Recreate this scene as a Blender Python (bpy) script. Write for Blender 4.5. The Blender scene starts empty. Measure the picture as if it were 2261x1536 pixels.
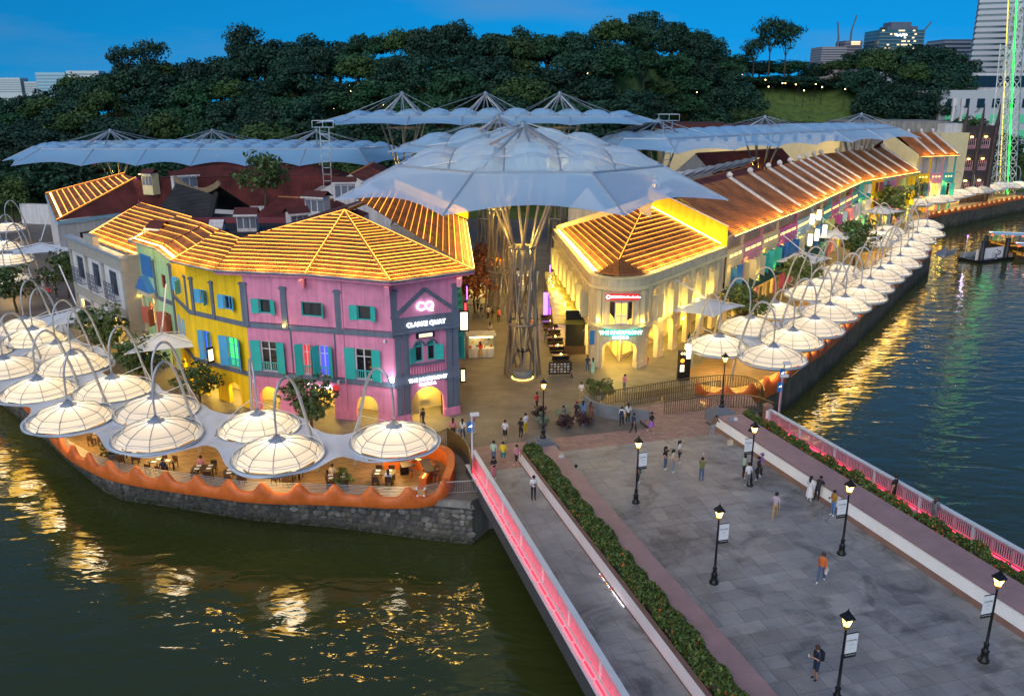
import bpy, bmesh, math, random
from mathutils import Vector, Matrix
import numpy as np
R_ = math.radians; PI = math.pi; cos = math.cos; sin = math.sin
rnd = random.Random(7)
sc = bpy.context.scene; COL = sc.collection
# ---------------------------------------------------------------- camera, sky, afterglow, exposure
cam = bpy.data.objects.new('camera', bpy.data.cameras.new('camera')); COL.objects.link(cam)
cam.location = (0, 0, 26); cam.rotation_euler = (R_(73), 0, 0)
cam.data.sensor_width = 36; cam.data.lens = 29.616; cam.data.clip_start = 0.5; cam.data.clip_end = 6000
sc.camera = cam
wd = bpy.data.worlds.new('World'); sc.world = wd; wd.use_nodes = True
nt = wd.node_tree; bgn = nt.nodes['Background']
sky = nt.nodes.new('ShaderNodeTexSky'); sky.sky_type = 'NISHITA'; sky.sun_disc = False
sky.sun_elevation = R_(6.0); sky.sun_rotation = R_(200); sky.air_density = 1.0; sky.dust_density = 0.5; sky.ozone_density = 8.0
tc = nt.nodes.new('ShaderNodeTexCoord'); va = nt.nodes.new('ShaderNodeVectorMath'); va.operation = 'ADD'; va.inputs[1].default_value = (0, 0, .21)
vn = nt.nodes.new('ShaderNodeVectorMath'); vn.operation = 'NORMALIZE'; nt.links.new(tc.outputs['Generated'], va.inputs[0]); nt.links.new(va.outputs[0], vn.inputs[0]); nt.links.new(vn.outputs[0], sky.inputs['Vector'])
tn = nt.nodes.new('ShaderNodeMix'); tn.data_type = 'RGBA'; tn.blend_type = 'MULTIPLY'; tn.inputs[0].default_value = 1; cn = nt.nodes.new('ShaderNodeTexNoise'); cn.inputs['Scale'].default_value = 3.2; cn.inputs['Detail'].default_value = 5; cm_ = nt.nodes.new('ShaderNodeMapping'); cm_.inputs['Scale'].default_value = (1, 1, 5)
nt.links.new(tc.outputs['Generated'], cm_.inputs[0]); nt.links.new(cm_.outputs[0], cn.inputs['Vector'])   # thin dusk cloud
cr_ = nt.nodes.new('ShaderNodeMapRange'); cr_.inputs[1].default_value = .5; cr_.inputs[2].default_value = .8; cr_.inputs[3].default_value = 0; cr_.inputs[4].default_value = .45; nt.links.new(cn.outputs['Fac'], cr_.inputs[0])
tn.inputs[7].default_value = (.60, 1.10, .76, 1)
nt.links.new(sky.outputs[0], tn.inputs[6]); cx_ = nt.nodes.new('ShaderNodeMix'); cx_.data_type = 'RGBA'; nt.links.new(cr_.outputs[0], cx_.inputs[0]); nt.links.new(tn.outputs[2], cx_.inputs[6]); cx_.inputs[7].default_value = (.55, .9, 1.5, 1); nt.links.new(cx_.outputs[2], bgn.inputs[0])
bgn.inputs[1].default_value = 0.30
sl = bpy.data.lights.new('afterglow_sun', 'SUN'); sl.energy = 2.3; sl.angle = R_(70); sl.color = (1.0, 0.91, 0.82)
so = bpy.data.objects.new('afterglow_sun', sl); COL.objects.link(so); so.rotation_euler = (R_(54), 0, R_(-22))
vs = sc.view_settings; vs.view_transform = 'Standard'; vs.look = 'None'; vs.exposure = 0.0; vs.gamma = 1.0; vs.use_curve_mapping = False
cy = sc.cycles; cy.use_denoising = True; cy.max_bounces = 5; cy.diffuse_bounces = 2; cy.glossy_bounces = 3; cy.transmission_bounces = 4
cy.transparent_max_bounces = 8; cy.caustics_reflective = False; cy.caustics_refractive = False; cy.sample_clamp_indirect = 4.0; cy.sample_clamp_direct = 0.0
cy.use_light_tree = True; cy.use_adaptive_sampling = True; cy.adaptive_threshold = 0.02
# ---------------------------------------------------------------- materials
M = {}
def mat(name, col, rough=0.6, metal=0.0, var=0.0, vs_=1.0, bump=0.0, bs=8.0, emit=None, es=0.0, alpha=1.0, trans=0.0, spec=0.5, samp=True, streak=0.0):
    m = bpy.data.materials.new(name); m.use_nodes = True; M[name] = m
    n = m.node_tree.nodes; l = m.node_tree.links; b = n['Principled BSDF']
    b.inputs['Base Color'].default_value = (*col, 1); b.inputs['Roughness'].default_value = rough; b.inputs['Metallic'].default_value = metal
    b.inputs['Specular IOR Level'].default_value = spec
    if alpha < 1: b.inputs['Alpha'].default_value = alpha
    if trans: b.inputs['Transmission Weight'].default_value = trans
    if emit: b.inputs['Emission Color'].default_value = (*emit, 1); b.inputs['Emission Strength'].default_value = es
    if not samp: m.cycles.emission_sampling = 'NONE'
    if var or bump:
        g = n.new('ShaderNodeNewGeometry')
        if var:
            t = n.new('ShaderNodeTexNoise'); t.inputs['Scale'].default_value = vs_; t.inputs['Detail'].default_value = 6; t.inputs['Roughness'].default_value = 0.65
            l.new(g.outputs['Position'], t.inputs['Vector'])
            r = n.new('ShaderNodeMapRange'); r.inputs[1].default_value = 0.3; r.inputs[2].default_value = 0.7; r.inputs[3].default_value = 1 - var; r.inputs[4].default_value = 1 + var * 0.7
            l.new(t.outputs['Fac'], r.inputs[0])
            oi = n.new('ShaderNodeObjectInfo'); r2 = n.new('ShaderNodeMapRange'); r2.inputs[3].default_value = 1 - var * 0.5; r2.inputs[4].default_value = 1 + var * 0.5
            l.new(oi.outputs['Random'], r2.inputs[0])
            mu = n.new('ShaderNodeMath'); mu.operation = 'MULTIPLY'; l.new(r.outputs[0], mu.inputs[0]); l.new(r2.outputs[0], mu.inputs[1])
            x = n.new('ShaderNodeMix'); x.data_type = 'RGBA'; x.blend_type = 'MULTIPLY'; x.inputs[0].default_value = 1
            if streak:   # rain streaks and grime running down the face
                mp = n.new('ShaderNodeMapping'); mp.inputs['Scale'].default_value = (1.6, 1.6, .09); l.new(g.outputs['Position'], mp.inputs[0]); t3 = n.new('ShaderNodeTexNoise'); t3.inputs['Scale'].default_value = 1.6; t3.inputs['Detail'].default_value = 7; t3.inputs['Roughness'].default_value = .7; l.new(mp.outputs[0], t3.inputs['Vector'])
                r3 = n.new('ShaderNodeMapRange'); r3.inputs[1].default_value = .42; r3.inputs[2].default_value = .68; r3.inputs[3].default_value = 1.06; r3.inputs[4].default_value = 1 - streak; l.new(t3.outputs['Fac'], r3.inputs[0])
                m3 = n.new('ShaderNodeMath'); m3.operation = 'MULTIPLY'; l.new(mu.outputs[0], m3.inputs[0]); l.new(r3.outputs[0], m3.inputs[1]); mu = m3
            x.inputs[6].default_value = (*col, 1); l.new(mu.outputs[0], x.inputs[7]); l.new(x.outputs[2], b.inputs['Base Color'])
        if bump:
            t2 = n.new('ShaderNodeTexNoise'); t2.inputs['Scale'].default_value = bs; t2.inputs['Detail'].default_value = 5
            l.new(g.outputs['Position'], t2.inputs['Vector'])
            bp = n.new('ShaderNodeBump'); bp.inputs['Strength'].default_value = bump; bp.inputs['Distance'].default_value = 0.05
            l.new(t2.outputs['Fac'], bp.inputs['Height']); l.new(bp.outputs[0], b.inputs['Normal'])
    return m
def nodes(m): return m.node_tree.nodes, m.node_tree.links, m.node_tree.nodes['Principled BSDF']
# ---------------------------------------------------------------- mesh helpers
class MB:
    def __init__(s): s.v = []; s.f = []; s.m = []; s.mi = 0; s.x = None
    def add(s, vs, fs):
        o = len(s.v)
        s.v += [tuple(s.x @ Vector(p)) for p in vs] if s.x else [tuple(p) for p in vs]
        s.f += [tuple(i + o for i in f) for f in fs]; s.m += [s.mi] * len(fs); return s
    def bx(s, x0, x1, y0, y1, z0, z1):
        return s.add([(x0,y0,z0),(x1,y0,z0),(x1,y1,z0),(x0,y1,z0),(x0,y0,z1),(x1,y0,z1),(x1,y1,z1),(x0,y1,z1)],
                     [(0,3,2,1),(4,5,6,7),(0,1,5,4),(1,2,6,5),(2,3,7,6),(3,0,4,7)])
    def beam(s, p, q, w, h=None, up=(0,0,1)):
        h = h or w; p = Vector(p); q = Vector(q); d = (q - p).normalized(); u = Vector(up)
        if abs(d.dot(u)) > 0.98: u = Vector((1,0,0))
        a = d.cross(u).normalized() * w / 2; b = a.cross(d).normalized() * h / 2
        return s.add([p-a-b,p+a-b,p+a+b,p-a+b,q-a-b,q+a-b,q+a+b,q-a+b], [(0,1,2,3),(7,6,5,4),(0,4,5,1),(1,5,6,2),(2,6,7,3),(3,7,4,0)])
    def tube(s, path, r, n=6, cap=True, closed=False):
        P = [Vector(p) for p in path]; k = len(P); rs = r if isinstance(r, (list, tuple)) else [r] * k; V = []; F = []; a = None
        for i in range(k):
            if closed: d = P[(i + 1) % k] - P[i - 1]
            else: d = P[min(i + 1, k - 1)] - P[max(i - 1, 0)]
            d = d.normalized()
            if a is None: a = d.orthogonal().normalized()
            a = (a - d * a.dot(d)); a = a.normalized() if a.length > 1e-6 else d.orthogonal().normalized(); b = d.cross(a)
            V += [P[i] + (a * cos(2 * PI * j / n) + b * sin(2 * PI * j / n)) * rs[i] for j in range(n)]
        for i in range(k if closed else k - 1):
            i2 = (i + 1) % k
            for j in range(n): F.append((i*n+j, i*n+(j+1)%n, i2*n+(j+1)%n, i2*n+j))
        if cap and not closed: F += [tuple(range(n))[::-1], tuple((k-1)*n + j for j in range(n))]
        return s.add(V, F)
    def lathe(s, prof, n=12, c=(0,0,0), a0=0, cap=False):
        V = [(c[0]+r*cos(2*PI*j/n+a0), c[1]+r*sin(2*PI*j/n+a0), c[2]+z) for r, z in prof for j in range(n)]
        F = [(i*n+j, i*n+(j+1)%n, (i+1)*n+(j+1)%n, (i+1)*n+j) for i in range(len(prof)-1) for j in range(n)]
        if cap: F += [tuple(range(n))[::-1], tuple((len(prof)-1)*n+j for j in range(n))]
        return s.add(V, F)
    def poly(s, pts): return s.add(pts, [tuple(range(len(pts)))])
    def prism(s, pts, z0, z1):
        n = len(pts)
        return s.add([(p[0],p[1],z0) for p in pts] + [(p[0],p[1],z1) for p in pts],
                     [tuple(range(n))[::-1], tuple(range(n, 2*n))] + [(i,(i+1)%n,n+(i+1)%n,n+i) for i in range(n)])
    def mesh(s, name, mats, smooth=False):
        me = bpy.data.meshes.new(name); me.from_pydata([tuple(p) for p in s.v], [], s.f)
        for m in (mats if isinstance(mats, (list, tuple)) else [mats]): me.materials.append(M[m])
        if any(s.m): me.polygons.foreach_set('material_index', s.m)
        if smooth: me.polygons.foreach_set('use_smooth', [True] * len(s.f))
        me.update(); return me
    def build(s, name, mats, parent=None, smooth=False, loc=(0,0,0), rz=0):
        return put(name, s.mesh(name, mats, smooth), parent, loc, rz)
def put(name, me, parent=None, loc=(0,0,0), rz=0, scale=None):
    o = bpy.data.objects.new(name, me); COL.objects.link(o); o.location = loc
    if rz: o.rotation_euler = rz if isinstance(rz, tuple) else (0, 0, rz)
    if scale: o.scale = scale
    if parent: o.parent = parent
    return o
def tag(o, label=None, cat=None, group=None, kind=None):
    if label: o['label'] = label
    if cat: o['category'] = cat
    if group: o['group'] = group
    if kind: o['kind'] = kind
    return o
def thing(name, label, cat, loc=(0,0,0), rz=0, group=None):
    return tag(put(name, None, None, loc, rz), label, cat, group)
def struct(o): o['kind'] = 'structure'; return o
def copy_tree(o, parent=None):
    c = o.copy(); COL.objects.link(c); c.parent = parent
    for ch in o.children: copy_tree(ch, c)
    return c
def lamp(name, loc, watts, col, r=0.1, parent=None, spot=None, rot=None):
    l = bpy.data.lights.new(name, 'SPOT' if spot else 'POINT'); l.energy = watts; l.color = col; l.shadow_soft_size = r
    if spot: l.spot_size = R_(spot); l.spot_blend = 0.6
    o = bpy.data.objects.new(name, l); COL.objects.link(o); o.location = loc
    if rot: o.rotation_euler = rot
    if parent: o.parent = parent
    return o
ORD = ['first','second','third','fourth','fifth','sixth','seventh','eighth','ninth','tenth','eleventh','twelfth','thirteenth','fourteenth','fifteenth','sixteenth','seventeenth','eighteenth','nineteenth','twentieth','twenty-first','twenty-second','twenty-third','twenty-fourth','twenty-fifth','twenty-sixth']
ORD += [{2:'twenty',3:'thirty',4:'forty'}[i // 10]+('-'+ORD[i % 10 - 1] if i % 10 else 'th').replace('ythth','tieth') for i in range(27,50)]; ORD[29] = 'thirtieth'; ORD[39] = 'fortieth'
def lerp(a, b, t): return tuple(x + (y - x) * t for x, y in zip(a, b))
def chaikin(P, n=2):
    for _ in range(n):
        Q = [P[0]]
        for a, b in zip(P, P[1:]): Q += [lerp(a, b, .25), lerp(a, b, .75)]
        P = Q + [P[-1]]
    return P
def resample(P, step):
    out = [P[0]]; acc = 0.0
    for a, b in zip(P, P[1:]):
        L = math.dist(a, b); t = step - acc
        while t <= L: out.append(lerp(a, b, t / L)); t += step
        acc = (acc + L) % step if L else acc
    return out
def text(body, size, mname, parent, loc, rot, name='lettering', ext=0.03, align='CENTER', sx=1):
    c = bpy.data.curves.new(name, 'FONT'); c.body = body; c.size = size; c.extrude = ext; c.align_x = align; c.align_y = 'CENTER'; c.materials.append(M[mname])
    c.resolution_u = 2; t = bpy.data.objects.new(name, c); me = bpy.data.meshes.new_from_object(t); bpy.data.objects.remove(t)
    o = bpy.data.objects.new(name, me); COL.objects.link(o); o.location = loc; o.rotation_euler = rot; o.scale = (sx, 1, 1)
    if parent: o.parent = parent
    return o
def leaves(mb, n, size, pos, flat=0.0, asp=0.5, r=rnd):
    for _ in range(n):
        c = Vector(pos()); d = Vector((r.gauss(0,1), r.gauss(0,1), r.gauss(0,1)*(1-flat))).normalized(); u = d.orthogonal().normalized()
        u.rotate(Matrix.Rotation(r.uniform(0, 6.28), 3, d)); w = d.cross(u); s = size * r.uniform(.6, 1.35)
        mb.add([c - u*s, c - w*s*asp, c + u*s, c + w*s*asp], [(0,1,2,3)])

# ---------------------------------------------------------------- palette
def stains(m):   # spilt-drink and wear stains with their own outlines
    n, l, b = nodes(m); src = b.inputs['Base Color'].links[0].from_socket; g = n.new('ShaderNodeNewGeometry'); ns = n.new('ShaderNodeTexNoise'); ns.inputs['Scale'].default_value = .30; ns.inputs['Detail'].default_value = 8; ns.inputs['Roughness'].default_value = .62; ns.inputs['Distortion'].default_value = 1.2; l.new(g.outputs['Position'], ns.inputs['Vector'])
    r = n.new('ShaderNodeMapRange'); r.inputs[1].default_value = .52; r.inputs[2].default_value = .66; r.inputs[3].default_value = 1; r.inputs[4].default_value = .50; l.new(ns.outputs['Fac'], r.inputs[0]); x = n.new('ShaderNodeMix'); x.data_type = 'RGBA'; x.blend_type = 'MULTIPLY'; x.inputs[0].default_value = 1; l.new(src, x.inputs[6]); l.new(r.outputs[0], x.inputs[7]); l.new(x.outputs[2], b.inputs['Base Color'])
def tide(m, z0=-3.1, z1=-2.1):   # wet algae band left by the tide
    n, l, b = nodes(m); src = b.inputs['Base Color'].links[0].from_socket; g = n.new('ShaderNodeNewGeometry'); sp = n.new('ShaderNodeSeparateXYZ'); l.new(g.outputs['Position'], sp.inputs[0])
    ns = n.new('ShaderNodeTexNoise'); ns.inputs['Scale'].default_value = .7; ns.inputs['Detail'].default_value = 5; l.new(g.outputs['Position'], ns.inputs['Vector'])
    ad = n.new('ShaderNodeMath'); ad.operation = 'MULTIPLY_ADD'; ad.inputs[1].default_value = 1.4; l.new(ns.outputs['Fac'], ad.inputs[0]); l.new(sp.outputs['Z'], ad.inputs[2])
    r = n.new('ShaderNodeMapRange'); r.inputs[1].default_value = z0+.7; r.inputs[2].default_value = z1+.7; l.new(ad.outputs[0], r.inputs[0])
    x = n.new('ShaderNodeMix'); x.data_type = 'RGBA'; l.new(r.outputs[0], x.inputs[0]); x.inputs[6].default_value = (.022,.028,.014,1); l.new(src, x.inputs[7]); l.new(x.outputs[2], b.inputs['Base Color'])
mat('concrete', (.25,.24,.22), .8, var=.35, vs_=.6, bump=.3, bs=6, streak=.5)
mat('promenade', (.15,.135,.125), .62, var=.35, vs_=.35, bump=.15, bs=5)
mat('deck_base', (.07,.07,.075), .8, var=.2)
for i, c in enumerate([(.285,.28,.282),(.272,.27,.275),(.305,.298,.295),(.28,.268,.262),(.258,.256,.262)]): mat('slab%d' % i, c, .5, var=.30, vs_=.38, bump=.2, bs=14); stains(M['slab%d' % i])
mat('mauve_stone', (.36,.23,.235), .55, var=.16, vs_=.8, bump=.1, bs=20)
mat('brown_stone', (.23,.13,.10), .6, var=.2, bump=.1)
mat('white_wall', (.82,.82,.80), .6, var=.08, vs_=.6)
mat('white_paint', (.75,.76,.78), .45, var=.06)
mat('rail_white', (.62,.68,.74), .4, var=.06)
mat('rail_led_tint', (.72,.34,.42), .5)  # white rail parts with the pink of the LED glow put into their colour
mat('steel', (.42,.45,.50), .35, .6, var=.1)
mat('steel_blue', (.40,.47,.56), .4, .4, var=.1)
mat('black_iron', (.012,.014,.016), .4, .3)
mat('bronze', (.16,.115,.05), .45, .5, var=.25, vs_=2)
mat('grey_block', (.17,.19,.22), .7, var=.2, bump=.2)
mat('brick_border', (.33,.21,.19), .65, var=.25, vs_=1.5, bump=.2)
mat('mortar', (.075,.07,.062), .9, var=.4, vs_=1.2, bump=.6, bs=5)
for i, c in enumerate([(.15,.14,.13),(.20,.19,.17),(.11,.105,.105),(.17,.145,.12),(.24,.23,.21)]): mat('rubble%d' % i, c, .8, var=.5, vs_=2.2, bump=.5, bs=9); tide(M['rubble%d' % i])
mat('orange_shell', (.60,.135,.022), .5, var=.25, vs_=1.6, bump=.1)
mat('gold_light', (1,.75,.3), .5, emit=(1,.55,.09), es=9)
mat('gold_strip', (1,.7,.3), .5, emit=(1,.32,.018), es=4.2)
mat('gold_strip1', (1,.7,.3), .5, emit=(1,.30,.015), es=2.8); mat('gold_strip2', (1,.7,.3), .5, emit=(1,.34,.022), es=5.6)
mat('gold_hot', (1,.8,.5), .5, emit=(1,.58,.14), es=14)
mat('red_led', (1,.1,.1), .5, emit=(1,.0,.006), es=14)
mat('pink_led', (1,.3,.4), .5, emit=(1,.02,.07), es=6)
mat('warm_glass', (1,.8,.4), .3, emit=(1,.58,.13), es=7)
mat('soil', (.04,.03,.02), .95)
mat('leaf_hedge', (.075,.14,.028), .55, var=.5, vs_=3); mat('leaf_hedge2', (.14,.17,.03), .55, var=.4, vs_=3); mat('flower', (.65,.13,.02), .5)
mat('led_white', (1,1,1), .5, emit=(.8,.85,1), es=12)
# joint pattern of the small paving units
def brick_nodes(m, sx, sy, mort, dark):
    n, l, b = nodes(m); src = b.inputs['Base Color'].links[0].from_socket if b.inputs['Base Color'].links else None
    g = n.new('ShaderNodeNewGeometry'); mp = n.new('ShaderNodeMapping'); mp.inputs['Rotation'].default_value = (0, 0, R_(-15)); mp.inputs['Scale'].default_value = (1/sx, 1/sy, 1)
    t = n.new('ShaderNodeTexBrick'); t.inputs['Scale'].default_value = 1; t.inputs['Mortar Size'].default_value = mort; t.inputs['Brick Width'].default_value = 1; t.inputs['Row Height'].default_value = 1
    t.inputs['Color1'].default_value = (1,1,1,1); t.inputs['Color2'].default_value = (.78,.78,.8,1); t.inputs['Mortar'].default_value = (dark,dark,dark,1)
    x = n.new('ShaderNodeMix'); x.data_type = 'RGBA'; x.blend_type = 'MULTIPLY'; x.inputs[0].default_value = 1
    l.new(g.outputs['Position'], mp.inputs[0]); l.new(mp.outputs[0], t.inputs['Vector'])
    if src: l.new(src, x.inputs[6])
    l.new(t.outputs['Color'], x.inputs[7]); l.new(x.outputs[2], b.inputs['Base Color'])
brick_nodes(M['promenade'], 1.2, .6, .012, .55); brick_nodes(M['brick_border'], .42, .21, .03, .6)
# ---------------------------------------------------------------- water
m = mat('water', (.040,.052,.014), .05, spec=.6); n, l, b = nodes(m); b.inputs['IOR'].default_value = 1.40
g = n.new('ShaderNodeNewGeometry')
def wv(scale, sx, sy, rot, det):
    mp = n.new('ShaderNodeMapping'); mp.inputs['Rotation'].default_value = (0,0,R_(rot)); mp.inputs['Scale'].default_value = (sx, sy, 1); l.new(g.outputs['Position'], mp.inputs[0])
    t = n.new('ShaderNodeTexNoise'); t.inputs['Scale'].default_value = scale; t.inputs['Detail'].default_value = det; t.inputs['Distortion'].default_value = .6; l.new(mp.outputs[0], t.inputs[0]); return t.outputs['Fac']
a1 = wv(.42, .6, 1.2, 12, 2); a2 = wv(1.5, .6, 1.3, -18, 2)
ad = n.new('ShaderNodeMath'); ad.operation = 'MULTIPLY_ADD'; l.new(a2, ad.inputs[0]); ad.inputs[1].default_value = .15; l.new(a1, ad.inputs[2])
bp = n.new('ShaderNodeBump'); bp.inputs['Strength'].default_value = .58; bp.inputs['Distance'].default_value = .26; l.new(ad.outputs[0], bp.inputs['Height']); l.new(bp.outputs[0], b.inputs['Normal'])
struct(MB().poly([(-420,-40,-3.2),(420,-40,-3.2),(420,440,-3.2),(-420,440,-3.2)]).build('river_water', 'water'))
# ---------------------------------------------------------------- land
QD = [(-2.7,50.4),(-5.1,50.1),(-7.5,50.0),(-11.8,50.6),(-17.2,50.8),(-20.3,51.7),(-23.7,52.6),(-28.2,54.1),(-30.6,55.8),(-33.3,58.0),(-36.2,61.3),(-40.5,66.6),(-45.3,71.5),(-56,82.5)]   # edge of the deck, which hangs out over the wall
QL = [(-2.7,50.4),(-5.0,50.8),(-7.4,51.4),(-12.1,52.6),(-18.5,53.7),(-21.5,54.6),(-24.5,55.5),(-29.1,56.8),(-31.2,58.3),(-33.4,60.4),(-36.6,63.6),(-40.9,68.2),(-46,73.2),(-56.5,83.5),(-78,112),(-120,165),(-190,240)]
QR = [(20.6,70.2),(22.6,72.1),(26.7,75.9),(41.8,97.4),(59,123.4),(70.5,140),(80,165),(89.7,181.8),(100.1,188.9),(114,201.3),(127.7,211.8),(180,250),(430,420)]
land = QR + [(430,900),(-520,900),(-520,430),(-190,240)] + QL[-2::-1]
nl = len(land)
gb = MB(); gb.poly([(p[0],p[1],0) for p in land])
struct(gb.build('ground', 'promenade'))
def wallstrip(P, z0, z1, name, m):
    b = MB(); out = []
    for a, c in zip(P, P[1:]): b.add([(a[0],a[1],z0),(c[0],c[1],z0),(c[0],c[1],z1),(a[0],a[1],z1)], [(0,1,2,3)])
    return b.build(name, m)
# rubble quay wall on the left bank: backing plus stones set one by one
qw = thing('quay_wall', 'rough grey rubble stone quay wall rising from the dark water', 'quay wall', (-2.7,50.4,-4))
def rel(mb, o):
    x, y, z = o.location; mb.v = [(a-x, b-y, c-z) for a, b, c in mb.v]; return mb
b = MB()
for a, c in zip(QL, QL[1:]): b.add([(a[0],a[1],-4.2),(c[0],c[1],-4.2),(c[0],c[1],-.02),(a[0],a[1],-.02)], [(0,1,2,3)])
rel(b, qw).build('backing', 'mortar', qw)
cop = MB()
for a, c in zip(QL[:3], QL[1:3]): cop.beam((a[0],a[1]-.05,-.22), (c[0],c[1]-.05,-.22), .5, .4)
rel(cop, qw).build('coping', 'concrete', qw)
stones = []
for v in range(6):
    r = random.Random(v); k = 7; sm = MB()
    ring = [(cos(2*PI*j/k + r.uniform(-.25,.25)) * r.uniform(.8,1.08), sin(2*PI*j/k + r.uniform(-.25,.25)) * r.uniform(.8,1.08)) for j in range(k)]
    V = [(x, .05, z) for x, z in ring] + [(x*.82, -.75, z*.82) for x, z in ring] + [(.1, -1, .05)]
    F = [(j,(j+1)%k,k+(j+1)%k,k+j) for j in range(k)] + [(k+j,k+(j+1)%k,2*k) for j in range(k)]
    stones.append([V, F])
smesh = {}
for v in range(6):
    for q in range(5):
        t = MB(); t.add(*stones[v]); smesh[v, q] = t.mesh('stone', 'rubble%d' % q, False)
acc = 0; cnt = 0; rest = MB(); r = random.Random(5); spots = []
for a, c in zip(QL[:15], QL[1:15]):
    L = math.dist(a, c); ux, uy = (c[0]-a[0])/L, (c[1]-a[1])/L
    for row in range(8):
        s_ = r.uniform(0,.3)
        while s_ < L:
            w = r.uniform(.2,.42); h = r.uniform(.17,.27); z = -3.35 + row*.42 + r.uniform(-.06,.06)
            spots.append((a[0]+ux*s_, a[1]+uy*s_, z, math.atan2(-uy,-ux), w, h, a[0] + a[1])); s_ += w*1.75
spots.sort(key=lambda q: q[0]**2 + q[1]**2)
for i, (x, y, z, an, w, h, _) in enumerate(spots):
    v = r.randrange(6); q = r.choice([0,0,1,2,2,3,4])
    if i < 300: put('stone', smesh[v, q], qw, (x+2.7, y-50.4, z+4), (0, r.uniform(-.4,.4), an), (w, r.uniform(.05,.11), h))
    else:
        rest.mi = q; rest.x = Matrix.LocRotScale((x+2.7, y-50.4, z+4), Matrix.Rotation(an,3,'Z'), (w, r.uniform(.05,.11), h)); rest.add(*stones[v])
tag(rest.build('stone_field', ['rubble%d' % q for q in range(5)], qw), kind='stuff')
mat('quay_concrete', (.10,.088,.065), .85, var=.45, vs_=.7, bump=.4, bs=5, streak=.5); tide(M['quay_concrete'])
o = wallstrip(QR[1:], -4.2, -.02, 'quay_wall', 'quay_concrete'); tag(o, 'long concrete quay wall under the right bank umbrellas', 'quay wall')
o = wallstrip([(-2.7,50.4),(-1.6,52.4),(20.6,70.2),(22.6,72.1)], -4.2, -.02, 'abutment', 'concrete'); tag(o, 'stained concrete abutment wall under the bridge end', 'abutment')
# ---------------------------------------------------------------- bridge
BM = Matrix.Translation((1,55,.6)) @ Matrix.Rotation(math.atan2(.262,.965),4,'Z') @ Matrix.Rotation(-math.atan(.045),4,'X')
BA = math.atan2(.262,.965)
def BW(t, r, z=0): return BM @ Vector((r, -t, z))
def bmb(): b = MB(); b.x = BM; return b
TE = 34.0
def strip(b, r0, r1, z0, z1, t0=-1.5, t1=TE): return b.bx(r0, r1, -t1, -t0, z0, z1)
def thing_b(name, label, cat, t, r, z=0):
    o = thing(name, label, cat); o.matrix_world = BM @ Matrix.Translation((r, -t, z)); return o
br_ = MB(); strip(br_, -3.95, 21.3, -.9, -.05, -3.5); strip(br_, 11.5, 21.3, -.9, -.05, -7.2, -3.5); strip(br_, -4.2, -3.75, -1.0, -.02, -1.0); strip(br_, 21.15, 21.55, -1., -.02, -2.5)
bridge = put('bridge_deck', br_.mesh('bridge_deck', 'deck_base')); struct(bridge); bridge.matrix_world = BM
b = MB(); b.bx(-4.22,-3.62,-TE,1.0,-.02,.02); b.build('kerb_beam', 'rail_white', bridge)
b = MB(); b.bx(2.3,16.2,1.45,4.2,-.05,.004); b.bx(-3.6,2.3,-.6,4.2,-.05,.006); b.bx(11.5,21.2,4.2,7.15,-.05,.004); b.build('brick_border', 'brick_border', bridge)
# granite slabs of the plaza, row by row across the bridge
sl_ = {}; r = random.Random(3); slabs = []
tt = -1.45; row = 0
while tt < TE:
    h = r.choice([.8,.9,1.0]); x = 2.35 - r.uniform(0,.9)
    while x < 16.1:
        w = r.choice([.9,1.2,1.2,1.5]); x0 = max(x, 2.35); x1 = min(x + w, 16.1)
        if x1 - x0 > .12: slabs.append((x0, x1, tt, tt + h))
        x += w
    tt += h; row += 1
slabs.sort(key=lambda s: -s[2]); rest = MB(); k = 0
for x0, x1, t0, t1 in slabs:
    q = r.choice([0,0,1,1,2,3,4]); z = r.uniform(-.003,.004); g_ = .011
    if t1 > 31.5 or k >= 300: rest.mi = q; rest.bx(x0+g_, x1-g_, -t1+g_, -t0-g_, -.05, z)
    else:
        k += 1; key = (round(x1-x0,2), round(t1-t0,2), q)
        if key not in sl_: t = MB(); t.bx(-(x1-x0)/2+g_, (x1-x0)/2-g_, -(t1-t0)/2+g_, (t1-t0)/2-g_, -.05, 0); sl_[key] = t.mesh('paving_slab', 'slab%d' % q)
        put('paving_slab', sl_[key], bridge, ((x0+x1)/2, -(t0+t1)/2, z))
for lo, hi in ((-3.6,-.4),(19.75,21.05)):
    tt = -.5
    while tt < TE:
        x = lo
        while x < hi - .05:
            w = min(1.1, hi - x); rest.mi = r.choice([4,4,1,4]); rest.bx(x+.006, x+w-.006, -tt-.9+.006, -tt-.006, -.05, r.uniform(-.002,.002)); x += w
        tt += .9
tag(rest.build('paving_field', ['slab%d' % q for q in range(5)], bridge), kind='stuff')
# left low wall with planter and mauve ledge
def lowwall(label, r_face, r_led0, r_led1, r_face2, t0, white_in, name):
    w = thing_b(name, label, 'wall', t0, r_face); ox = r_face; oy = -t0
    def P(f):
        m_ = MB(); f(m_); m_.v = [(a-ox, c-oy, z) for a, c, z in m_.v]; return m_
    return w, P
w, P = lowwall('low white wall with broad mauve ledge along the left walkway', -.4, 1.1, 2.3, 2.3, -.5, True, 'planter_wall')
P(lambda q: q.bx(-.4,-.28,-TE,.5,.06,.86)).build('white_panel', 'white_wall', w)
P(lambda q: q.bx(-.44,-.26,-TE,.5,0,.06)).build('skirting', 'brown_stone', w)
P(lambda q: q.bx(-.42,-.2,-TE,.5,.86,.93)).build('coping', 'brown_stone', w)
P(lambda q: q.bx(-.2,1.08,-TE,.5,.3,.74)).build('soil', 'soil', w)
P(lambda q: (q.bx(1.08,2.33,-TE,.5,.72,.92), q.bx(1.2,2.3,-TE,.5,0,.72))).build('ledge', 'mauve_stone', w)
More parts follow.
